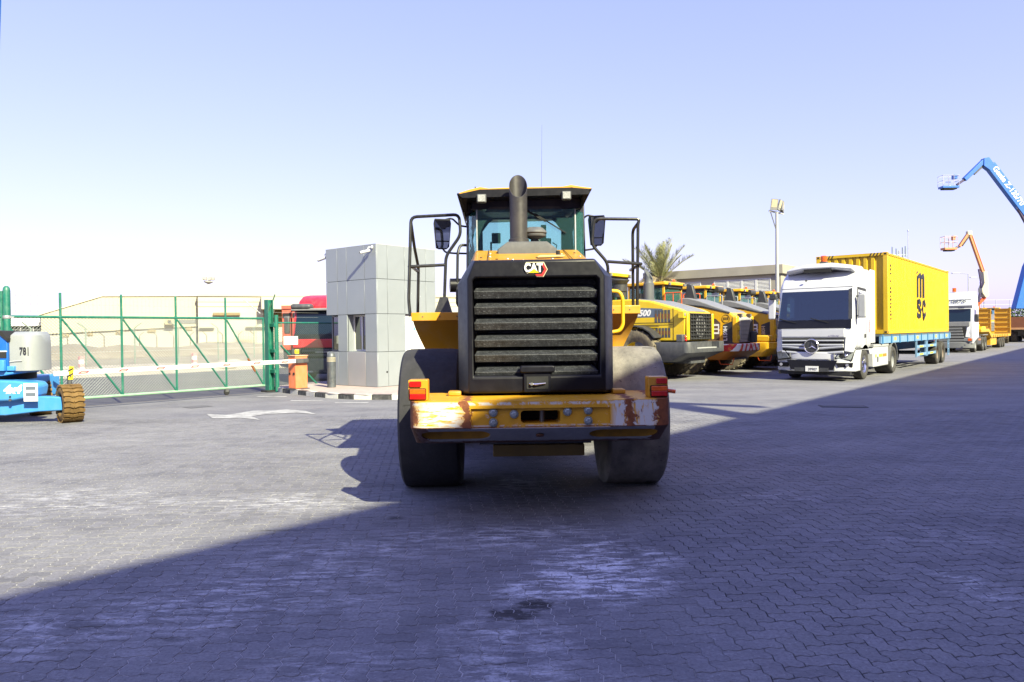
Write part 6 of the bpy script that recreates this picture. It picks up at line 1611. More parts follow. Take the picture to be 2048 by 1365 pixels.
for x in (-0.92, 0.92): truck_wheel(tr_, (x, 5.30, 0.50), 0.50, 0.58, LIGHT_GR, 1 if x > 0 else -1)
for sg in (-1, 1):
    MB().box(sg*0.42-0.05, sg*0.42+0.05, 1.0, 6.2, 0.78, 1.02).build('chassis_rail', DARK_GR, tr_)
    sk = MB().box(sg*1.08-0.10, sg*1.08+0.10, 2.55, 4.62, 0.34, 1.02).build('side_skirt', WHITE_PT, tr_, bevel=0.03)
    MB().box(sg*1.08-0.12, sg*1.08+0.12, 2.50, 4.62, 1.02, 1.10).build('skirt_step', LIGHT_GR, sk)
    m_ = MB(); rows_ = []
    for k in range(9):
        a = R(-5 + 190*k/8); rows_.append([(sg*0.92-0.30, 5.30+0.60*math.cos(a), 0.52+0.60*math.sin(a)), (sg*0.92+0.30, 5.30+0.60*math.cos(a), 0.52+0.60*math.sin(a)), (sg*0.92+0.30, 5.30+0.63*math.cos(a), 0.52+0.63*math.sin(a)), (sg*0.92-0.30, 5.30+0.63*math.cos(a), 0.52+0.63*math.sin(a))])
    m_.loft(rows_); m_.build('rear_mudguard', MID_GR, tr_)
for y0, y1, mm in ((2.80, 2.95, 'lime'), (3.30, 3.75, 'lime'), (3.80, 4.35, 'org')):
    MB().box(1.18, 1.186, y0, y1, 0.66, 0.76).build('reflector_strip', mat('lime_tape', (0.55, 0.72, 0.03), 0.4) if mm == 'lime' else mat('orange_tape', (0.80, 0.25, 0.02), 0.4), tr_)
MB().box(1.18, 1.19, 3.05, 3.18, 0.50, 0.68).build('filler_flap', DARK_GR, tr_)

# flatbed trailer
fb = empty('flatbed_trailer', site(-7.58, TT+3.2), ROT_ALONG, 'light blue flatbed trailer with side guards under the yellow container', 'trailer')
y_e = 13.75
MB().box(-1.24, 1.24, 0.2, y_e, 1.36, 1.42).build('deck', mat('deck_plate', (0.10, 0.13, 0.16), 0.7), fb)
for sg in (-1, 1):
    MB().box(sg*1.20-0.035, sg*1.20+0.035, 0.2, y_e, 1.12, 1.40).build('side_rail', TRAIL_BL, fb)
    MB().box(sg*0.45-0.08, sg*0.45+0.08, 0.3, y_e, 0.75, 1.35).build('main_beam', mat('deep_blue', (0.01, 0.10, 0.26), 0.5), fb)
    for k in range(11):
        MB().box(sg*1.245-0.012, sg*1.245+0.012, 0.3+k*1.3, 0.42+k*1.3, 1.10, 1.415).build('stake_pocket', mat('pocket_blue', (0.03, 0.17, 0.36), 0.5), fb)
for k in (1, 4, 7, 9): MB().box(1.236, 1.24, 0.75+k*1.3, 1.15+k*1.3, 1.2, 1.32).build('reflector', mat('pale_yellow_tape', (0.62, 0.55, 0.12), 0.4), fb)
for y0, y1 in ((6.1, 8.0), (8.25, 10.2)):
    for sg in (-1, 1):
        for y in (y0, y1): MB().box(sg*1.19-0.03, sg*1.19+0.03, y-0.05, y+0.05, 0.45, 1.12).build('guard_post', TRAIL_BL, fb)
        for z in (0.50, 0.82):
            g_ = MB().box(sg*1.20-0.025, sg*1.20+0.025, y0, y1, z, z+0.11).build('guard_bar', TRAIL_BL, fb)
            MB().box(sg*1.20+sg*0.026, sg*1.20+sg*0.030, y0+0.5, y0+1.2, z+0.02, z+0.09).build('guard_tape', mat('yellow_tape', (0.72, 0.62, 0.05), 0.4), g_)
for sg in (-1, 1):
    MB().box(sg*1.05-0.09, sg*1.05+0.09, 8.0, 8.22, 0.42, 1.12).build('landing_leg', TRAIL_BL, fb, bevel=0.02)
    for y in (10.55, 11.90): truck_wheel(fb, (sg*0.98, y, 0.50), 0.50, 0.50, mat('dusty_rim', (0.30, 0.24, 0.19), 0.7), 1 if sg > 0 else -1, bolts=False)
    MB().tube([(sg*1.15, y_e-0.25, 1.1), (sg*1.15, y_e-0.25, 0.30)], 0.02, 6).build('ladder_rail', TRAIL_BL, fb); MB().tube([(sg*1.15, y_e+0.05, 1.1), (sg*1.15, y_e+0.05, 0.30)], 0.02, 6).build('ladder_rail', TRAIL_BL, fb)
    for z in (0.35, 0.6, 0.85): MB().tube([(sg*1.15, y_e-0.25, z), (sg*1.15, y_e+0.05, z)], 0.015, 6).build('ladder_rung', TRAIL_BL, fb)
for y in (10.55, 11.90): MB().cyl((-0.9, y, 0.5), (0.9, y, 0.5), 0.07, 10).build('axle', DARK_GR, fb)
MB().prism([(3.0, 1.30), (6.5, 0.75), (y_e, 0.75), (y_e, 1.0), (6.8, 1.0), (3.4, 1.35)], 'x', -0.06, 0.06).build('spine', mat('bright_blue', (0.015, 0.20, 0.55), 0.5), fb)

# container
CT = TT + 4.42; CL = 12.19; CH = 2.896; CZ = 1.445
ct = empty('shipping_container', site(-7.58, CT, CZ), ROT_ALONG, 'long yellow shipping container with black logo on the blue trailer', 'container')
CW2 = 1.219
def corrug_side(x, sg):
    m_ = MB(); y = 0.16; pts = []
    while y < CL-0.16-0.278:
        pts += [(y, 0), (y+0.072, 0), (y+0.14, 0.036), (y+0.21, 0.036)]; y += 0.278
    pts.append((CL-0.16, 0))
    m_.loft([[(x - sg*(0.012+d), yy, 0.14), (x - sg*(0.012+d), yy, CH-0.10)] for yy, d in pts], cap=False, closed=False)
    return m_
for sg in (-1, 1): corrug_side(sg*CW2, sg).build('corrugated_side', CON_YEL, ct, smooth=0)
m_ = MB(); pts = []; x = -CW2+0.14
while x < CW2-0.14-0.25:
    pts += [(x, 0.0), (x+0.11, 0.0), (x+0.128, 0.045), (x+0.232, 0.045)]; x += 0.25
pts.append((CW2-0.14, 0.0))
m_.loft([[(xx, 0.03+d, 0.15), (xx, 0.03+d, CH-0.10)] for xx, d in pts], cap=False, closed=False); m_.build('corrugated_end', CON_YEL, ct, smooth=0)
MB().box(-CW2+0.1, CW2-0.1, CL-0.06, CL-0.03, 0.1, CH-0.1).build('door_end', CON_YEL, ct)
MB().box(-CW2+0.03, CW2-0.03, 0.05, CL-0.05, CH-0.05, CH-0.03).build('roof', CON_YEL, ct)
MB().box(-CW2+0.03, CW2-0.03, 0.05, CL-0.05, 0.10, 0.13).build('floor', DARK_GR, ct)
for sg in (-1, 1):
    xa, xb = sg*CW2 - sg*0.07, sg*CW2
    a, b = min(xa, xb), max(xa, xb)
    MB().box(a, b, 0.12, CL-0.12, CH-0.10, CH-0.035).build('top_rail', CON_YEL, ct)
    MB().box(a, b, 0.12, CL-0.12, 0.0, 0.15).build('bottom_rail', CON_YEL, ct)
    xa = sg*CW2 - sg*0.15
    a, b = min(xa, sg*CW2), max(xa, sg*CW2)
    for y0, y1 in ((0.0, 0.16), (CL-0.16, CL)):
        MB().box(a, b, y0, y1, 0.12, CH-0.12).build('corner_post', CON_YEL, ct, bevel=0.008)
        for z0, z1 in ((0.0, 0.118), (CH-0.118, CH)):
            cc_ = MB().box(a-0.003, b+0.003, y0-0.003, y1+0.003, z0, z1).build('corner_casting', mat('casting_yellow', (0.60, 0.36, 0.03), 0.7, var=0.2), ct, bevel=0.01)
            MB().box(sg*CW2+sg*0.0035-0.001, sg*CW2+sg*0.0035+0.001, (y0+y1)/2-0.045, (y0+y1)/2+0.045, z0+0.03, z1-0.03).build('casting_hole', BLACK_MT, cc_)
            if y0 == 0: MB().box((a+b)/2-0.04, (a+b)/2+0.04, -0.005, -0.003, z0+0.03, z1-0.03).build('casting_hole', BLACK_MT, cc_)
MB().box(-CW2+0.15, CW2-0.15, 0.0, 0.10, CH-0.11, CH-0.01).build('front_sill', CON_YEL, ct); MB().box(-CW2+0.15, CW2-0.15, 0.0, 0.10, 0.0, 0.15).build('front_sill', CON_YEL, ct)
for x0 in (-1.02, 0.62):                     # hazard stripes on the top sill
    for k in range(4):
        xx = x0 + k*0.11
        MB().slab([(xx, -0.003, CH-0.105), (xx+0.05, -0.003, CH-0.105), (xx+0.10, -0.003, CH-0.015), (xx+0.05, -0.003, CH-0.015)], 0.002).build('hazard_stripe', BLACK, ct)
for k in range(44):
    yy = 0.35 + k*0.265
    MB().slab([(CW2+0.002, yy, CH-0.095), (CW2+0.002, yy+0.06, CH-0.095), (CW2+0.002, yy+0.12, CH-0.042), (CW2+0.002, yy+0.06, CH-0.042)], 0.002).build('hazard_stripe', BLACK, ct)
NAVYL = mat('logo_black', (0.02, 0.02, 0.03), 0.5, var=0.1)
LX = CW2 + 0.004
lg = MB().box(CW2-0.010, CW2-0.002, 5.35, 5.36, 1.0, 1.01).build('logo_anchor', CON_YEL, ct)
# letter m: three slim arches with foot and head serifs
m_ = MB(); y0 = 5.0
for k in range(3):
    yy = y0 + k*0.60; m_.slab([(LX, yy, 1.50), (LX, yy+0.24, 1.50), (LX, yy+0.24, 2.32), (LX, yy, 2.32)], 0.004)
    m_.slab([(LX, yy-0.10, 1.44), (LX, yy+0.28, 1.44), (LX, yy+0.20, 1.53), (LX, yy-0.02, 1.53)], 0.004)
for k in range(2):
    yy = y0 + k*0.60
    m_.slab([(LX, yy+0.20, 2.18), (LX, yy+0.66, 2.30), (LX, yy+0.84, 2.34), (LX, yy+0.62, 2.48), (LX, yy+0.20, 2.34)], 0.004)
m_.slab([(LX, y0-0.14, 2.36), (LX, y0+0.10, 2.42), (LX, y0+0.10, 2.52), (LX, y0-0.06, 2.46)], 0.004)
m_.build('logo_letter', NAVYL, ct)
def stroke_letter(P, w=0.19):
    m_ = MB(); Pv = [Vector((LX-0.002, y, z)) for y, z in P]
    for a, b in zip(Pv, Pv[1:]):
        d = (b-a).normalized(); m_.beam(a - d*w*0.4, b + d*w*0.4, 0.004, w, (0, -d.z, d.y))
    return m_.build('logo_letter', NAVYL, ct)
stroke_letter([(5.68, 1.18), (5.52, 1.28), (5.18, 1.26), (5.10, 1.10), (5.38, 0.98), (5.68, 0.88), (5.62, 0.70), (5.28, 0.66), (5.04, 0.76)])
stroke_letter([(6.60, 1.14), (6.42, 1.28), (6.14, 1.22), (6.06, 0.98), (6.14, 0.76), (6.40, 0.66), (6.62, 0.76)])
MB().slab([(LX, 6.20, 0.66), (LX, 6.42, 0.66), (LX, 6.36, 0.50), (LX, 6.24, 0.50)], 0.004).build('logo_letter', NAVYL, ct)
rr_ = random.Random(4)
for k in range(15):
    if k in (3, 5): continue
    MB().box(LX-0.003, LX, 0.42, 0.42+rr_.choice([0.09, 0.13, 0.13]), 2.40-k*0.135, 2.40-k*0.135+rr_.choice([0.05, 0.08])).build('code_mark', NAVYL, ct)

# ---------------- second white tractor, grey grille
SC_T = 55.3
sc = empty('semi_truck', site(-8.4, SC_T), ROT_ALONG, 'white tractor with grey grille and numbered sun visor behind the container', 'truck')
sp = [(0.10, 0.55), (0.04, 1.30), (0.10, 1.95), (0.30, 2.85), (0.42, 3.02), (0.62, 3.40), (0.95, 3.62), (2.2, 3.72), (2.2, 0.9)]
MB().prism(sp, 'x', -1.2, 1.2).build('cab', WHITE_PT, sc, bevel=0.08, seg=3)
MB().slab([(-1.10, 0.085, 2.00), (1.04, 0.085, 2.00), (1.04, 0.262, 2.80), (-1.10, 0.262, 2.80)], 0.02).build('windscreen', TGLASS, sc)
MB().slab([(-1.15, 0.20, 2.84), (1.15, 0.20, 2.84), (1.15, 0.02, 3.02), (-1.15, 0.02, 3.02)], 0.04).build('sun_visor', WHITE_PT, sc)
for x in (-0.55, 0.35): MB().box(x, x+0.32, 0.10, 0.16, 2.82, 2.90).build('visor_lamp', MID_GR, sc)
GRY = mat('graphite_grille', (0.17, 0.175, 0.185), 0.45, var=0.06)
MB().box(-1.15, 1.0, -0.02, 0.10, 1.68, 1.97).build('badge_panel', MID_GR, sc, bevel=0.02)
for k in range(5): MB().box(-1.10, 0.72 - 0.03*k, -0.03, 0.06, 0.74+k*0.185, 0.86+k*0.185).build('grille_slat', GRY, sc, bevel=0.015)
MB().box(-1.12, 0.80, 0.0, 0.1, 0.70, 1.66).build('grille_back', BLACK_MT, sc)
m_ = MB(); m_.loft([[(0.74, -0.02, 0.98), (1.18, 0.10, 1.0), (1.21, 0.30, 1.96), (0.92, 0.0, 1.90)], [(0.74, 0.12, 0.98), (1.20, 0.7, 1.0), (1.21, 0.7, 1.96), (0.92, 0.2, 1.90)]]); m_.build('corner_panel', WHITE_PT, sc, bevel=0.04)
m_ = MB(); m_.loft([[(x, y, z) for x, y in bp] for z in (0.28, 0.70)]); m_.build('bumper', GRY, sc, bevel=0.04)
for sg in (-1, 1):
    h_ = MB().box(sg*0.93-0.24, sg*0.93+0.24, -0.03, 0.25, 0.72, 0.95).build('headlamp', LENS, sc, bevel=0.03)
    MB().box(sg*1.02-0.10, sg*1.02+0.10, -0.04, -0.03, 0.76, 0.92).build('indicator', ORG_LENS, h_)
    MB().cyl((sg*0.75, -0.08, 0.48), (sg*0.75, -0.10, 0.48), 0.05, 10).build('fog_lamp', CHROME, sc)
pn = MB().box(-0.98, -0.55, -0.085, -0.07, 0.42, 0.60).build('number_plate', PAPER, sc)
text('roof_number', '15876', mat('grey_digits', (0.09, 0.10, 0.12), 0.5), sc, (0.20, 0.44, 3.22), (1, 0.0, 0.0), (0, 0.40, 0.6), 0.36, 0.01, 0.004, 0.2, 1.2)
m_ = MB(); m_.prism([(0.55, 3.40), (0.90, 3.74), (1.5, 3.92), (2.3, 3.98), (2.3, 3.4)], 'x', -1.05, 1.10); m_.build('roof_fairing', WHITE_PT, sc, bevel=0.05)
MB().lathe([(0.11, 3.95), (0.12, 3.98), (0.12, 4.2), (0.09, 4.22)], (-0.05, 1.5, 0), 'z', 14).build('beacon', BEACON, sc)
MB().slab([(1.203, 0.42, 2.02), (1.203, 1.30, 2.04), (1.203, 1.30, 2.72), (1.203, 0.52, 2.78)], 0.012).build('door_window', TGLASS, sc)
mr = MB().box(1.24, 1.46, 0.25, 0.40, 1.95, 2.45).build('mirror', CHAR, sc, bevel=0.04)
MB().box(1.15, 1.22, 1.32, 2.25, 0.95, 3.0).build('side_fairing', mat('pink_white', (0.74, 0.55, 0.68), 0.5), sc)
for x in (-1.0, 1.0): truck_wheel(sc, (x, 1.40, 0.5), 0.5, 0.31, LIGHT_GR, 1 if x > 0 else -1)
for y in (4.55, 5.90):
    for x in (-0.92, 0.92): truck_wheel(sc, (x, y, 0.5), 0.5, 0.55, LIGHT_GR, 1 if x > 0 else -1)
MB().box(-1.15, 1.15, 2.3, 3.9, 0.45, 1.05).build('fuel_tank', DARK_GR, sc, bevel=0.06)
for y in (2.7, 3.2): MB().box(1.152, 1.16, y, y+0.35, 0.75, 0.85).build('reflector_strip', mat('orange_tape', (0.80, 0.25, 0.02), 0.4), sc)
MB().box(-0.5, 0.5, 1.0, 6.8, 0.65, 0.95).build('chassis', DARK_GR, sc)
for x in (-0.92, 0.92): MB().box(x-0.32, x+0.32, 4.0, 6.5, 1.06, 1.12).build('mudguard', MID_GR, sc)

# yellow low loader trailer
lt_ = empty('low_loader_trailer', site(-8.4, SC_T+3.0), ROT_ALONG, 'yellow low loader trailer with upright slatted loading ramps', 'trailer')
MB().prism([(0.3, 1.28), (0.3, 1.50), (4.2, 1.50), (5.6, 1.05), (17.6, 1.05), (17.6, 0.85), (5.4, 0.85), (4.0, 1.28)], 'x', -1.25, 1.25).build('deck', LOW_YEL, lt_, bevel=0.02)
MB().box(-1.0, 1.0, 0.6, 1.6, 1.50, 1.82).build('gooseneck_box', LOW_YEL, lt_, bevel=0.03); MB().box(0.3, 1.2, 0.8, 2.6, 1.50, 1.66).build('tool_box', mat('fluorescent_yellow', (0.75, 0.72, 0.03), 0.5), lt_)
MB().box(-1.15, 1.15, 5.6, 9.0, 0.30, 0.85).build('side_frame', LOW_YEL, lt_)
for k in range(9): MB().box(1.25, 1.29, 6.2+k*1.1, 6.35+k*1.1, 0.86, 1.04).build('stake_pocket', mat('rusty_yellow', (0.40, 0.20, 0.02), 0.7), lt_)
for y in (11.2, 12.5, 13.8):
    for x in (-0.9, 0.9): truck_wheel(lt_, (x, y, 0.42), 0.42, 0.55, LOW_YEL, 1 if x > 0 else -1, bolts=False)
for x0, x1 in ((-1.25, -0.15), (0.15, 1.25)):
    rp_ = MB(); fr2 = MB()
    yb = 17.3
    rmp = MB().box(x0, x1, yb, yb+0.05, 1.05, 3.15).build('ramp', LOW_YEL, lt_)
    for k in range(6): MB().box(x0-0.01, x1+0.01, yb-0.10, yb+0.02, 1.10+k*0.40, 1.17+k*0.40).build('ramp_slat', mat('ramp_slat_wood', (0.36, 0.20, 0.03), 0.7), rmp)
    for x in (x0, x1): MB().box(x-0.03, x+0.03, yb-0.06, yb+0.08, 1.0, 3.17).build('ramp_side', LOW_YEL, rmp)

# ---------------- red truck behind the fence
rt = empty('red_truck', (-6.78, 27.0, 0), R(-5), 'red heavy truck with dark bumper standing behind the fence next to the guardhouse', 'truck')
rp2 = [(0.10, 0.95), (0.04, 1.40), (0.10, 1.68), (0.30, 2.55), (0.42, 2.72), (0.60, 2.86), (0.62, 0.95)]
MB().prism([(0.10, 1.0), (0.04, 1.35), (0.10, 1.62), (0.30, 2.55), (0.55, 2.72), (1.7, 2.75), (1.7, 1.0)], 'x', -1.2, 1.2).build('cab', RED_PT, rt, bevel=0.07, seg=3)
MB().prism([(0.40, 2.62), (0.58, 2.92), (0.95, 3.10), (1.7, 3.18), (1.7, 2.62)], 'x', -1.14, 1.14).build('roof', RED_PT, rt, bevel=0.12, seg=4)
MB().slab([(-1.10, 0.06, 1.66), (1.10, 0.06, 1.66), (1.08, 0.275, 2.52), (-1.08, 0.275, 2.52)], 0.02).build('windscreen', TGLASS, rt)
MB().slab([(-1.12, 0.02, 1.50), (1.12, 0.02, 1.50), (1.12, 0.06, 1.68), (-1.12, 0.06, 1.68)], 0.03).build('wiper_panel', BLACK_PL, rt)
MB().box(-1.22, 1.22, 0.02, 0.40, 2.52, 2.62).build('sun_visor', MID_GR, rt, bevel=0.03)
for sg in (-1, 1): MB().box(sg*0.85-0.38, sg*0.85+0.38, -0.02, 0.42, 2.58, 2.78).build('visor_horn', DARK_GR, rt, bevel=0.08)
MB().box(-1.15, 1.15, -0.03, 0.12, 1.18, 1.50).build('front_panel', RED_PT, rt, bevel=0.03)
MB().box(-0.85, 0.85, -0.02, 0.12, 0.66, 1.18).build('grille', BLACK_PL, rt)
for k in range(3): MB().box(-0.8, 0.8, -0.06, 0.0, 0.72+k*0.16, 0.80+k*0.16).build('grille_slat', DARK_GR, rt, bevel=0.015)
m_ = MB(); m_.loft([[(x, y-0.02, z) for x, y in bp] for z in (0.25, 0.78)]); m_.build('bumper', DARK_GR, rt, bevel=0.05)
for sg in (-1, 1):
    MB().box(sg*0.98-0.20, sg*0.98+0.20, -0.02, 0.30, 0.55, 0.76).build('headlamp', LENS, rt, bevel=0.03)
    MB().box(sg*1.03-0.16, sg*1.03+0.16, -0.03, 0.2, 0.80, 1.15).build('corner_step', DARK_GR, rt, bevel=0.03)
    mr = MB().box(sg*1.42-0.10, sg*1.42+0.10, 0.1, 0.25, 1.7, 2.35).build('mirror', DARK_GR, rt, bevel=0.04)
    truck_wheel(rt, (sg*1.0, 1.35, 0.5), 0.5, 0.31, LIGHT_GR, sg)
    for y in (4.6, 5.9): truck_wheel(rt, (sg*0.92, y, 0.5), 0.5, 0.55, LIGHT_GR, sg)
MB().box(-0.3, 0.2, -0.05, -0.03, 1.02, 1.12).build('number_plate', PAPER, rt)
MB().box(-1.0, 1.0, -0.08, 0.05, 0.30, 0.36).build('bumper_bar', LIGHT_GR, rt)
MB().box(-0.5, 0.5, 0.6, 6.9, 0.6, 0.95).build('chassis', DARK_GR, rt)
MB().box(-1.2, 1.2, 2.2, 7.2, 1.1, 2.2).build('tipper_body', mat('dull_red', (0.42, 0.05, 0.035), 0.6), rt)
for k, (x, y, lab) in enumerate(((-11.55, 38.5, 'faded red container standing upright by the fence, left of the pair'), (-10.95, 38.2, 'faded red container standing by the fence, right of the pair next to the red truck'))):
    rc = empty('red_container', (x, y, 0), R(-6), lab, 'container', 'red containers behind the fence')
    RC = mat('faded_red', (0.60, 0.12, 0.075), 0.6, var=0.1, dust=0.2)
    MB().box(-0.25, 0.25, 0, 2.2, 0.9, 3.15 - k*0.1).build('body', RC, rc)
    for q in range(3): MB().box(-0.22+q*0.18, -0.14+q*0.18, -0.04, 0.0, 0.98, 2.5).build('rib', RC, rc)
    MB().box(-0.20, 0.20, -0.05, -0.001, 2.55, 2.78).build('opening', BLACK_MT, rc)
    MB().box(-0.26, 0.26, -0.06, 0.0, 3.0 - k*0.1, 3.17 - k*0.1).build('top_rail', RC, rc)
    MB().box(-0.24, 0.24, 0.1, 2.1, 0.35, 0.9).build('bogie', DARK_GR, rc)
    for q in (-0.12, 0.12): truck_wheel(rc, (q, 1.0, 0.45), 0.45, 0.2, DARK_GR, 1, False)

# ================================================================ AERIAL LIFTS
def boom(p, name, a, b, w, h, m, up=(0, 1, 0)):
    return MB().beam(a, b, w, h, up).build(name, m, p, bevel=0.03)
def basket(p, c, w, d, floor_m, rail_m):
    x, y, z = c
    fl_ = MB().box(x-w/2, x+w/2, y-d/2, y+d/2, z-0.22, z).build('platform_floor', floor_m, p, bevel=0.02)
    MB().box(x-w/2+0.2, x+w/2-0.2, y-d/2+0.1, y+d/2-0.1, z-0.34, z-0.22).build('floor_frame', BLACK_MT, fl_)
    cage = MB()
    for zz in (0.55, 1.10):
        cage.tube([(x-w/2, y-d/2, z+zz), (x+w/2, y-d/2, z+zz), (x+w/2, y+d/2, z+zz), (x-w/2, y+d/2, z+zz)], 0.028, 6, closed=True)
    for k in range(4):
        for yy in (y-d/2, y+d/2): cage.tube([(x-w/2+w*k/3, yy, z), (x-w/2+w*k/3, yy, z+1.1)], 0.024, 6)
    cage.build('cage_rails', rail_m, fl_, kind='stuff')
    MB().box(x+w*0.22, x+w*0.42, y-d/2+0.1, y+d/2-0.3, z+0.75, z+1.2).build('control_box', floor_m, fl_, bevel=0.03)

# tall blue articulated lift at the right edge
bl = empty('boom_lift', (54.0, 80.0, 0), 0, 'tall blue articulated boom lift reaching over the far right of the yard', 'boom lift')
BR = mat('basket_rail', (0.40, 0.40, 0.52), 0.5)
def q(x, z, y=0.0): return Vector((x-54.0, y, z))
basket(bl, (46.65-54.0, 0, 16.6), 1.75, 0.95, GENIE, BR)
boom(bl, 'jib_link', q(47.5, 16.75), q(48.4, 17.35), 0.22, 0.22, HYD)
boom(bl, 'jib', q(48.3, 17.3), q(50.35, 19.25), 0.42, 0.46, GENIE)
boom(bl, 'jib_cylinder', q(49.3, 17.85, -0.05), q(50.5, 18.95, -0.05), 0.2, 0.2, CHAR)
hd2 = MB(); hd2.prism([(x-54.0, z) for x, z in ((50.25, 19.5), (50.8, 19.6), (51.3, 18.9), (51.55, 18.2), (51.0, 18.1), (50.2, 18.7))], 'y', -0.32, 0.32); hd2.build('boom_head', GENIE, bl, bevel=0.05)
boom(bl, 'main_boom', q(51.0, 18.80), q(57.4, 10.25), 0.95, 0.62, GENIE)
bd_ = (q(57.4, 10.3) - q(51.0, 18.85)).normalized(); nb_ = Vector((bd_.z, 0, -bd_.x))
text('boom_lettering', 'Genie Z-135/70', WHITE, bl, q(52.62, 16.38, -0.33), bd_, Vector((-bd_.z, 0, bd_.x)), 0.78, 0.01, 0.02)
boom(bl, 'cylinder_rod', q(53.3, 15.2, -0.1), q(54.1, 13.9, -0.1), 0.14, 0.14, LIGHT_GR)
boom(bl, 'cylinder', q(54.0, 14.1, -0.1), q(56.0, 10.4, -0.1), 0.30, 0.30, HYD)
MB().tube([q(53.9, 14.6), q(54.3, 14.8), q(54.6, 14.5), q(54.4, 14.2)], 0.05, 6).build('hose', CHAR, bl)
boom(bl, 'lower_boom', q(57.4, 10.3, 0.5), q(56.6, 11.0, 0.5), 0.5, 0.8, GENIE)
m_ = MB(); m_.loft([[(53.45-54, -0.4, 3.5), (54.5-54, -0.4, 3.5), (54.5-54, 0.4, 3.5), (53.45-54, 0.4, 3.5)], [(54.65-54, -0.4, 8.0), (55.8-54, -0.4, 8.0), (55.8-54, 0.4, 8.0), (54.65-54, 0.4, 8.0)], [(56.2-54, -0.35, 11.2), (57.4-54, -0.35, 11.2), (57.4-54, 0.35, 11.2), (56.2-54, 0.35, 11.2)]]); m_.build('riser_boom', GENIE, bl, bevel=0.05)
boom(bl, 'riser_cylinder', q(55.3, 2.6, -0.5), q(56.3, 7.2, -0.5), 0.3, 0.3, HYD)
MB().box(0.6, 4.0, -1.2, 1.2, 1.5, 2.6).build('turntable', GENIE, bl, bevel=0.15)
MB().box(-2.2, 2.6, -1.1, 1.1, 0.6, 1.45).build('chassis', MID_GR, bl, bevel=0.05)
for x in (-1.8, 2.0):
    for y in (-1.2, 1.2):
        w_ = MB().lathe([(0.2, -0.25), (0.55, -0.25), (0.62, -0.18), (0.62, 0.18), (0.55, 0.25), (0.2, 0.25)], axis='y', n=24).build('wheel', RUBBER, bl); w_.location = (x, y, 0.6)

# orange articulated lift
ol = empty('boom_lift', (47.0, 75.0, 0), 0, 'orange and cream articulated boom lift behind the second white truck', 'boom lift')
OB = mat('boom_orange', (0.62, 0.24, 0.10), 0.5, var=0.08); CRM = mat('boom_cream', (0.58, 0.53, 0.38), 0.6, var=0.05)
q = lambda x, z, y=0.0: Vector((x-47.0, y, z))
basket(ol, (43.72-47, 0, 9.55), 1.25, 0.8, OB, mat('pale_cage', (0.55, 0.40, 0.40), 0.5))
boom(ol, 'jib_link', q(44.35, 9.5), q(44.9, 9.75), 0.2, 0.2, HYD)
boom(ol, 'jib', q(44.75, 9.65), q(45.7, 11.0), 0.24, 0.30, OB)
boom(ol, 'jib_cylinder', q(44.95, 9.70, -0.16), q(45.75, 10.8, -0.16), 0.12, 0.12, CHAR)
MB().box(45.5-47, 46.0-47, -0.2, 0.2, 10.75, 11.2).build('boom_head', CRM, ol, bevel=0.08)
boom(ol, 'main_boom', q(45.78, 11.0), q(47.15, 7.0), 0.30, 0.32, OB)
boom(ol, 'boom_edge', q(45.95, 10.7, -0.17), q(47.15, 7.2, -0.17), 0.02, 0.06, RAIL_OR)
boom(ol, 'cylinder', q(46.62, 7.4, -0.1), q(46.85, 6.0, -0.1), 0.14, 0.14, HYD); boom(ol, 'cylinder', q(46.85, 6.1, -0.1), q(46.95, 5.2, -0.1), 0.2, 0.2, HYD)
m_ = MB(); m_.prism([(x-47, z) for x, z in ((46.95, 7.1), (47.3, 7.15), (47.45, 6.0), (47.5, 4.7), (47.2, 4.5), (46.85, 5.0), (46.8, 5.4), (47.05, 6.0))], 'y', -0.35, 0.35); m_.build('tower_head', CRM, ol, bevel=0.03)
boom(ol, 'lower_link', q(47.3, 4.6), q(46.6, 3.9), 0.3, 0.25, RAIL_OR); boom(ol, 'lower_link', q(46.6, 4.0), q(46.55, 3.2), 0.3, 0.25, RAIL_OR)
boom(ol, 'tower_cylinder', q(46.75, 5.0, -0.1), q(46.6, 4.1, -0.1), 0.2, 0.2, HYD)
boom(ol, 'tower', q(46.55, 3.3), q(47.0, 1.3), 0.5, 0.4, OB)
MB().box(-1.6, 1.0, -1.0, 1.0, 1.0, 1.9).build('turntable', OB, ol, bevel=0.1)
MB().box(-1.5, 1.5, -1.0, 1.0, 0.45, 0.98).build('chassis', MID_GR, ol)
for x in (-1.2, 1.2):
    for y in (-1.1, 1.1):
        w_ = MB().lathe([(0.15, -0.2), (0.4, -0.2), (0.46, -0.14), (0.46, 0.14), (0.4, 0.2), (0.15, 0.2)], axis='y', n=20).build('wheel', RUBBER, ol); w_.location = (x, y, 0.46)

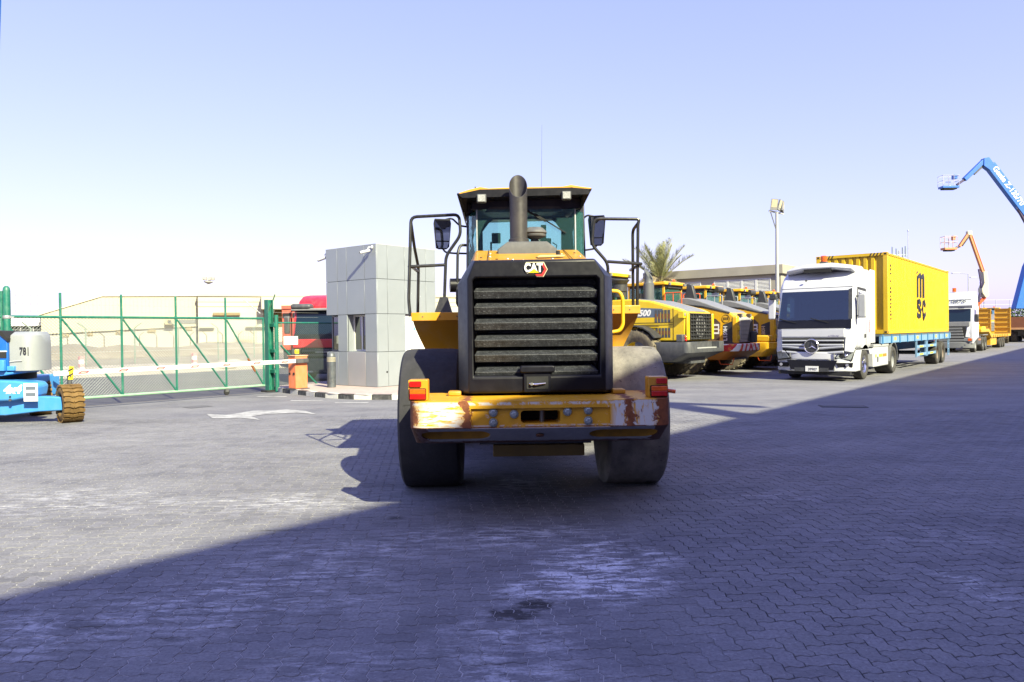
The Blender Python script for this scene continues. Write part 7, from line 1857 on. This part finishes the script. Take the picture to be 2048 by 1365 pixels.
# blue lift cut by the left edge
lf = empty('boom_lift', (-9.73, 15.3, 0), 0.0, 'blue four wheel drive boom lift with grey counterweight numbered 781, cut by the left edge', 'boom lift')
def steer_wheel(c, rz, out):
    m_ = MB(); r, w = 0.365, 0.36
    m_.lathe([(0.20, -0.15), (0.24, -w/2), (r-0.06, -w/2), (r-0.015, -w/2+0.03), (r-0.015, w/2-0.03), (r-0.06, w/2), (0.24, w/2), (0.20, 0.15)], axis='x', n=36, cap=False)
    o = m_.build('tyre', RUBBER_B, lf); o.location = c; o.rotation_euler = (0, 0, rz)
    g_ = MB()
    for k in range(22):
        a0 = 2*math.pi*k/22
        P = [(-w*0.5, 0.02), (-w*0.22, 0.02), (-w*0.02, 0.10), (w*0.2, 0.02), (w*0.5, 0.06)]
        pts = [Vector((x, (r-0.004)*math.cos(a0+da), (r-0.004)*math.sin(a0+da))) for x, da in P]
        for a, b in zip(pts, pts[1:]):
            g_.beam(a, b, 0.062, 0.036, (0, math.cos(a0), math.sin(a0)))
    g_.build('tread_lugs', RUBBER_B, o, kind='stuff')
    q_ = MB(); q_.lathe([(0.205, -0.15), (0.19, -0.1), (0.19, 0.1), (0.205, 0.15)], axis='x', n=28, cap=False); q_.lathe([(0.19, 0.02), (0.02, 0.03)], axis='x', n=28, cap=False)
    q_.build('rim', mat('rim_dark', (0.05, 0.045, 0.04), 0.7), o)
steer_wheel((1.02, -0.56, 0.365), R(43), 1); steer_wheel((-0.52, 0.95, 0.365), R(40), 1); steer_wheel((-1.3, -0.55, 0.365), R(43), -1); steer_wheel((-2.2, 1.0, 0.365), R(40), -1)
m_ = MB(); m_.prism([(-1.3, 0.20), (-0.2, 0.15), (0.45, 0.22), (0.92, 0.24), (0.92, 0.50), (0.50, 0.52), (-1.3, 0.42)], 'y', -0.66, -0.46); m_.build('axle_beam', SKYBL, lf, bevel=0.02)
m_ = MB(); m_.prism([(-1.4, 0.50), (-0.35, 0.44), (0.05, 0.45), (0.42, 0.52), (0.46, 0.72), (0.40, 0.80), (0.1, 0.84), (-1.4, 0.90)], 'y', -0.82, -0.30); MB().box(-1.5, -0.35, -0.30, 1.4, 0.40, 0.86).build('rear_chassis', SKYBL, lf, bevel=0.03); ch = m_.build('chassis', SKYBL, lf, bevel=0.04, seg=3)
text('drive_lettering', '4x4', WHITE, lf, (0.055, -0.823, 0.60), (1, 0, 0), (0, 0, 1), 0.22, 0.006, 0.012, 0.3)
MB().cyl((0.02, -0.82, 0.53), (0.02, -0.83, 0.53), 0.02, 10).build('bolt', BLACK_MT, lf); MB().cyl((0.02, -0.82, 0.47), (0.02, -0.835, 0.47), 0.028, 10).build('bolt', DARK_GR, lf)
nt = MB().box(0.29, 0.56, -0.835, -0.825, 0.44, 0.79).build('notice', PAPER, lf)
for z in (0.54, 0.66): MB().box(0.33, 0.52, -0.838, -0.835, z, z+0.065).build('notice_print', mat('grey_print', (0.12, 0.15, 0.2), 0.7), nt)
MB().cyl((-0.5, -0.1, 0.84), (-0.5, -0.1, 0.98), 0.5, 24).build('slew_ring', BLACK_MT, lf)
MB().prism([(-1.5, 0.93), (-0.2, 0.93), (0.02, 0.97), (0.02, 1.02), (-1.5, 1.02)], 'y', -0.72, 0.1).build('turntable_deck', SKYBL, lf, bevel=0.015)
cwp = []
for k in range(9): a = R(-90 + 90*k/8); cwp.append((0.16 + 0.24*math.cos(a), -0.42 + 0.28*math.sin(a)))
cwp += [(0.40, -0.25), (0.30, 0.05), (-0.07, 0.05), (-0.07, -0.70)]
m_ = MB(); m_.loft([[(x, y, z) for x, y in cwp] for z in (1.02, 1.06)] + [[(x*0.985, y*0.985, 1.20) for x, y in cwp], [(x*0.985, y*0.985, 1.55) for x, y in cwp], [(0.05 + (x-0.05)*0.93, y*0.94, 1.72) for x, y in cwp], [(0.02 + (x-0.02)*0.75, y*0.78, 1.79) for x, y in cwp]]); m_.build('counterweight', mat('counterweight_grey', (0.30, 0.32, 0.335), 0.45, var=0.04), lf, bevel=0.02)
MB().tube([(-0.06, -0.70, 1.20), (0.05, -0.70, 1.215), (0.18, -0.70, 1.22)], 0.012, 6).build('cast_lip', LIGHT_GR, lf)
text('fleet_number', '781', BLACK, lf, (0.235, -0.700, 1.345), (1, 0.22, 0), (0, 0, 1), 0.20, 0.004, 0.003, 0, 0.62)
m_ = MB(); m_.prism([(-1.4, 1.02), (-0.07, 1.02), (-0.07, 1.66), (-0.18, 1.78), (-1.4, 1.86)], 'y', -0.74, 0.0); m_.build('engine_cover', GENIE, lf, bevel=0.02)
MB().prism([(-1.4, 1.86), (-0.16, 1.80), (-0.05, 1.66), (-0.05, 1.60), (-0.20, 1.73), (-1.4, 1.79)], 'y', -0.77, 0.0).build('cover_trim', BLACK_MT, lf)
for z0, z1, x0, x1 in ((1.48, 1.62, -0.36, -0.24), (1.28, 1.40, -0.22, -0.09)):
    w_ = MB().box(x0, x1, -0.752, -0.74, z0, z1).build('cover_window', BLACK_MT, lf); MB().box(x0-0.01, x1+0.01, -0.756, -0.74, z1, z1+0.02).build('window_trim', WHITE, w_)
MB().box(-0.50, -0.10, -0.82, -0.74, 1.03, 1.24).build('control_box', SKYBL, lf, bevel=0.01); MB().box(-0.34, -0.27, -0.825, -0.82, 1.10, 1.19).build('sticker', mat('sticker_cream', (0.75, 0.66, 0.40), 0.6), lf)
MB().box(-0.08, 0.06, -0.76, -0.64, 1.03, 1.12).build('lock_block', SKYBL, lf, bevel=0.01)
MB().beam((-0.95, -0.3, 1.7), (-0.245, -0.75, 9.5), 0.30, 0.36, (0, 1, 0)).build('boom', GENIE, lf, bevel=0.02)

# tan machine half hidden beyond the low loader
amb = [o for o in bpy.data.objects if o.parent is None and o.name.startswith('wheel_loader') and 'L180H' in o.get('label', '')][0]
far = copy_tree(amb)
far.location = (47.5, 74.5, 0.0); far.rotation_euler = (0, 0, R(-30)); far.scale = (1.1, 1.1, 1.0)
far['label'] = 'tan wheel loader half hidden behind the yellow low loader ramps'; far['group'] = 'far machines'
# brown trailer bodies at the right edge
bt = empty('flatbed_trailer', (52.3, 76.5, 0), R(-38), 'rust brown trailer at the right edge behind the low loader', 'trailer')
MB().box(-1.3, 1.3, 0, 9, 1.5, 2.6).build('body', mat('rust_brown', (0.16, 0.055, 0.03), 0.7, var=0.15), bt)
MB().box(-1.3, 1.3, -0.05, 9, 1.3, 1.5).build('sill', mat('tan_sill', (0.45, 0.25, 0.14), 0.7), bt)
for y in (1.0, 2.4, 6.5, 7.8):
    for x in (-1.0, 1.0): truck_wheel(bt, (x, y, 0.55), 0.55, 0.5, DARK_GR, 1 if x > 0 else -1, bolts=False)
# distant hedge tops
def shrub(loc, s, label):
    e = empty('bush', loc, 0, label, 'bush')
    pr = random.Random(int(loc[0]*7)); m_ = MB()
    for k in range(900):
        u = Vector((pr.gauss(0, 1), pr.gauss(0, 1), pr.gauss(0, 1))).normalized()*pr.random()**0.4
        c = Vector((u.x*s[0], u.y*s[1], s[2]*(0.55+0.5*u.z)))
        a = Vector((pr.uniform(-1, 1), pr.uniform(-1, 1), pr.uniform(-1, 1))).normalized()*0.22; b = a.orthogonal().normalized()*0.12
        m_.add([c-a, c+b, c+a, c-b], [(0, 1, 2, 3)])
    m_.build('foliage', mat('hedge_leaf', (0.05, 0.085, 0.025), 0.7, var=0.4, vs=2), e, smooth=0, fix=False)
    MB().tube([(0, 0, 0), (0.1, 0, s[2]*0.6)], [0.12, 0.05], 6).build('stem', mat('palm_bark', (0.22, 0.16, 0.10), 0.95), e)
shrub((66.0, 97, 0), (2.2, 2.0, 4.6), 'dark green bush at the far right edge behind the blue lift')
shrub((51.0, 84, 0), (1.6, 1.6, 4.2), 'dark green bush between the tan loader and the second truck')
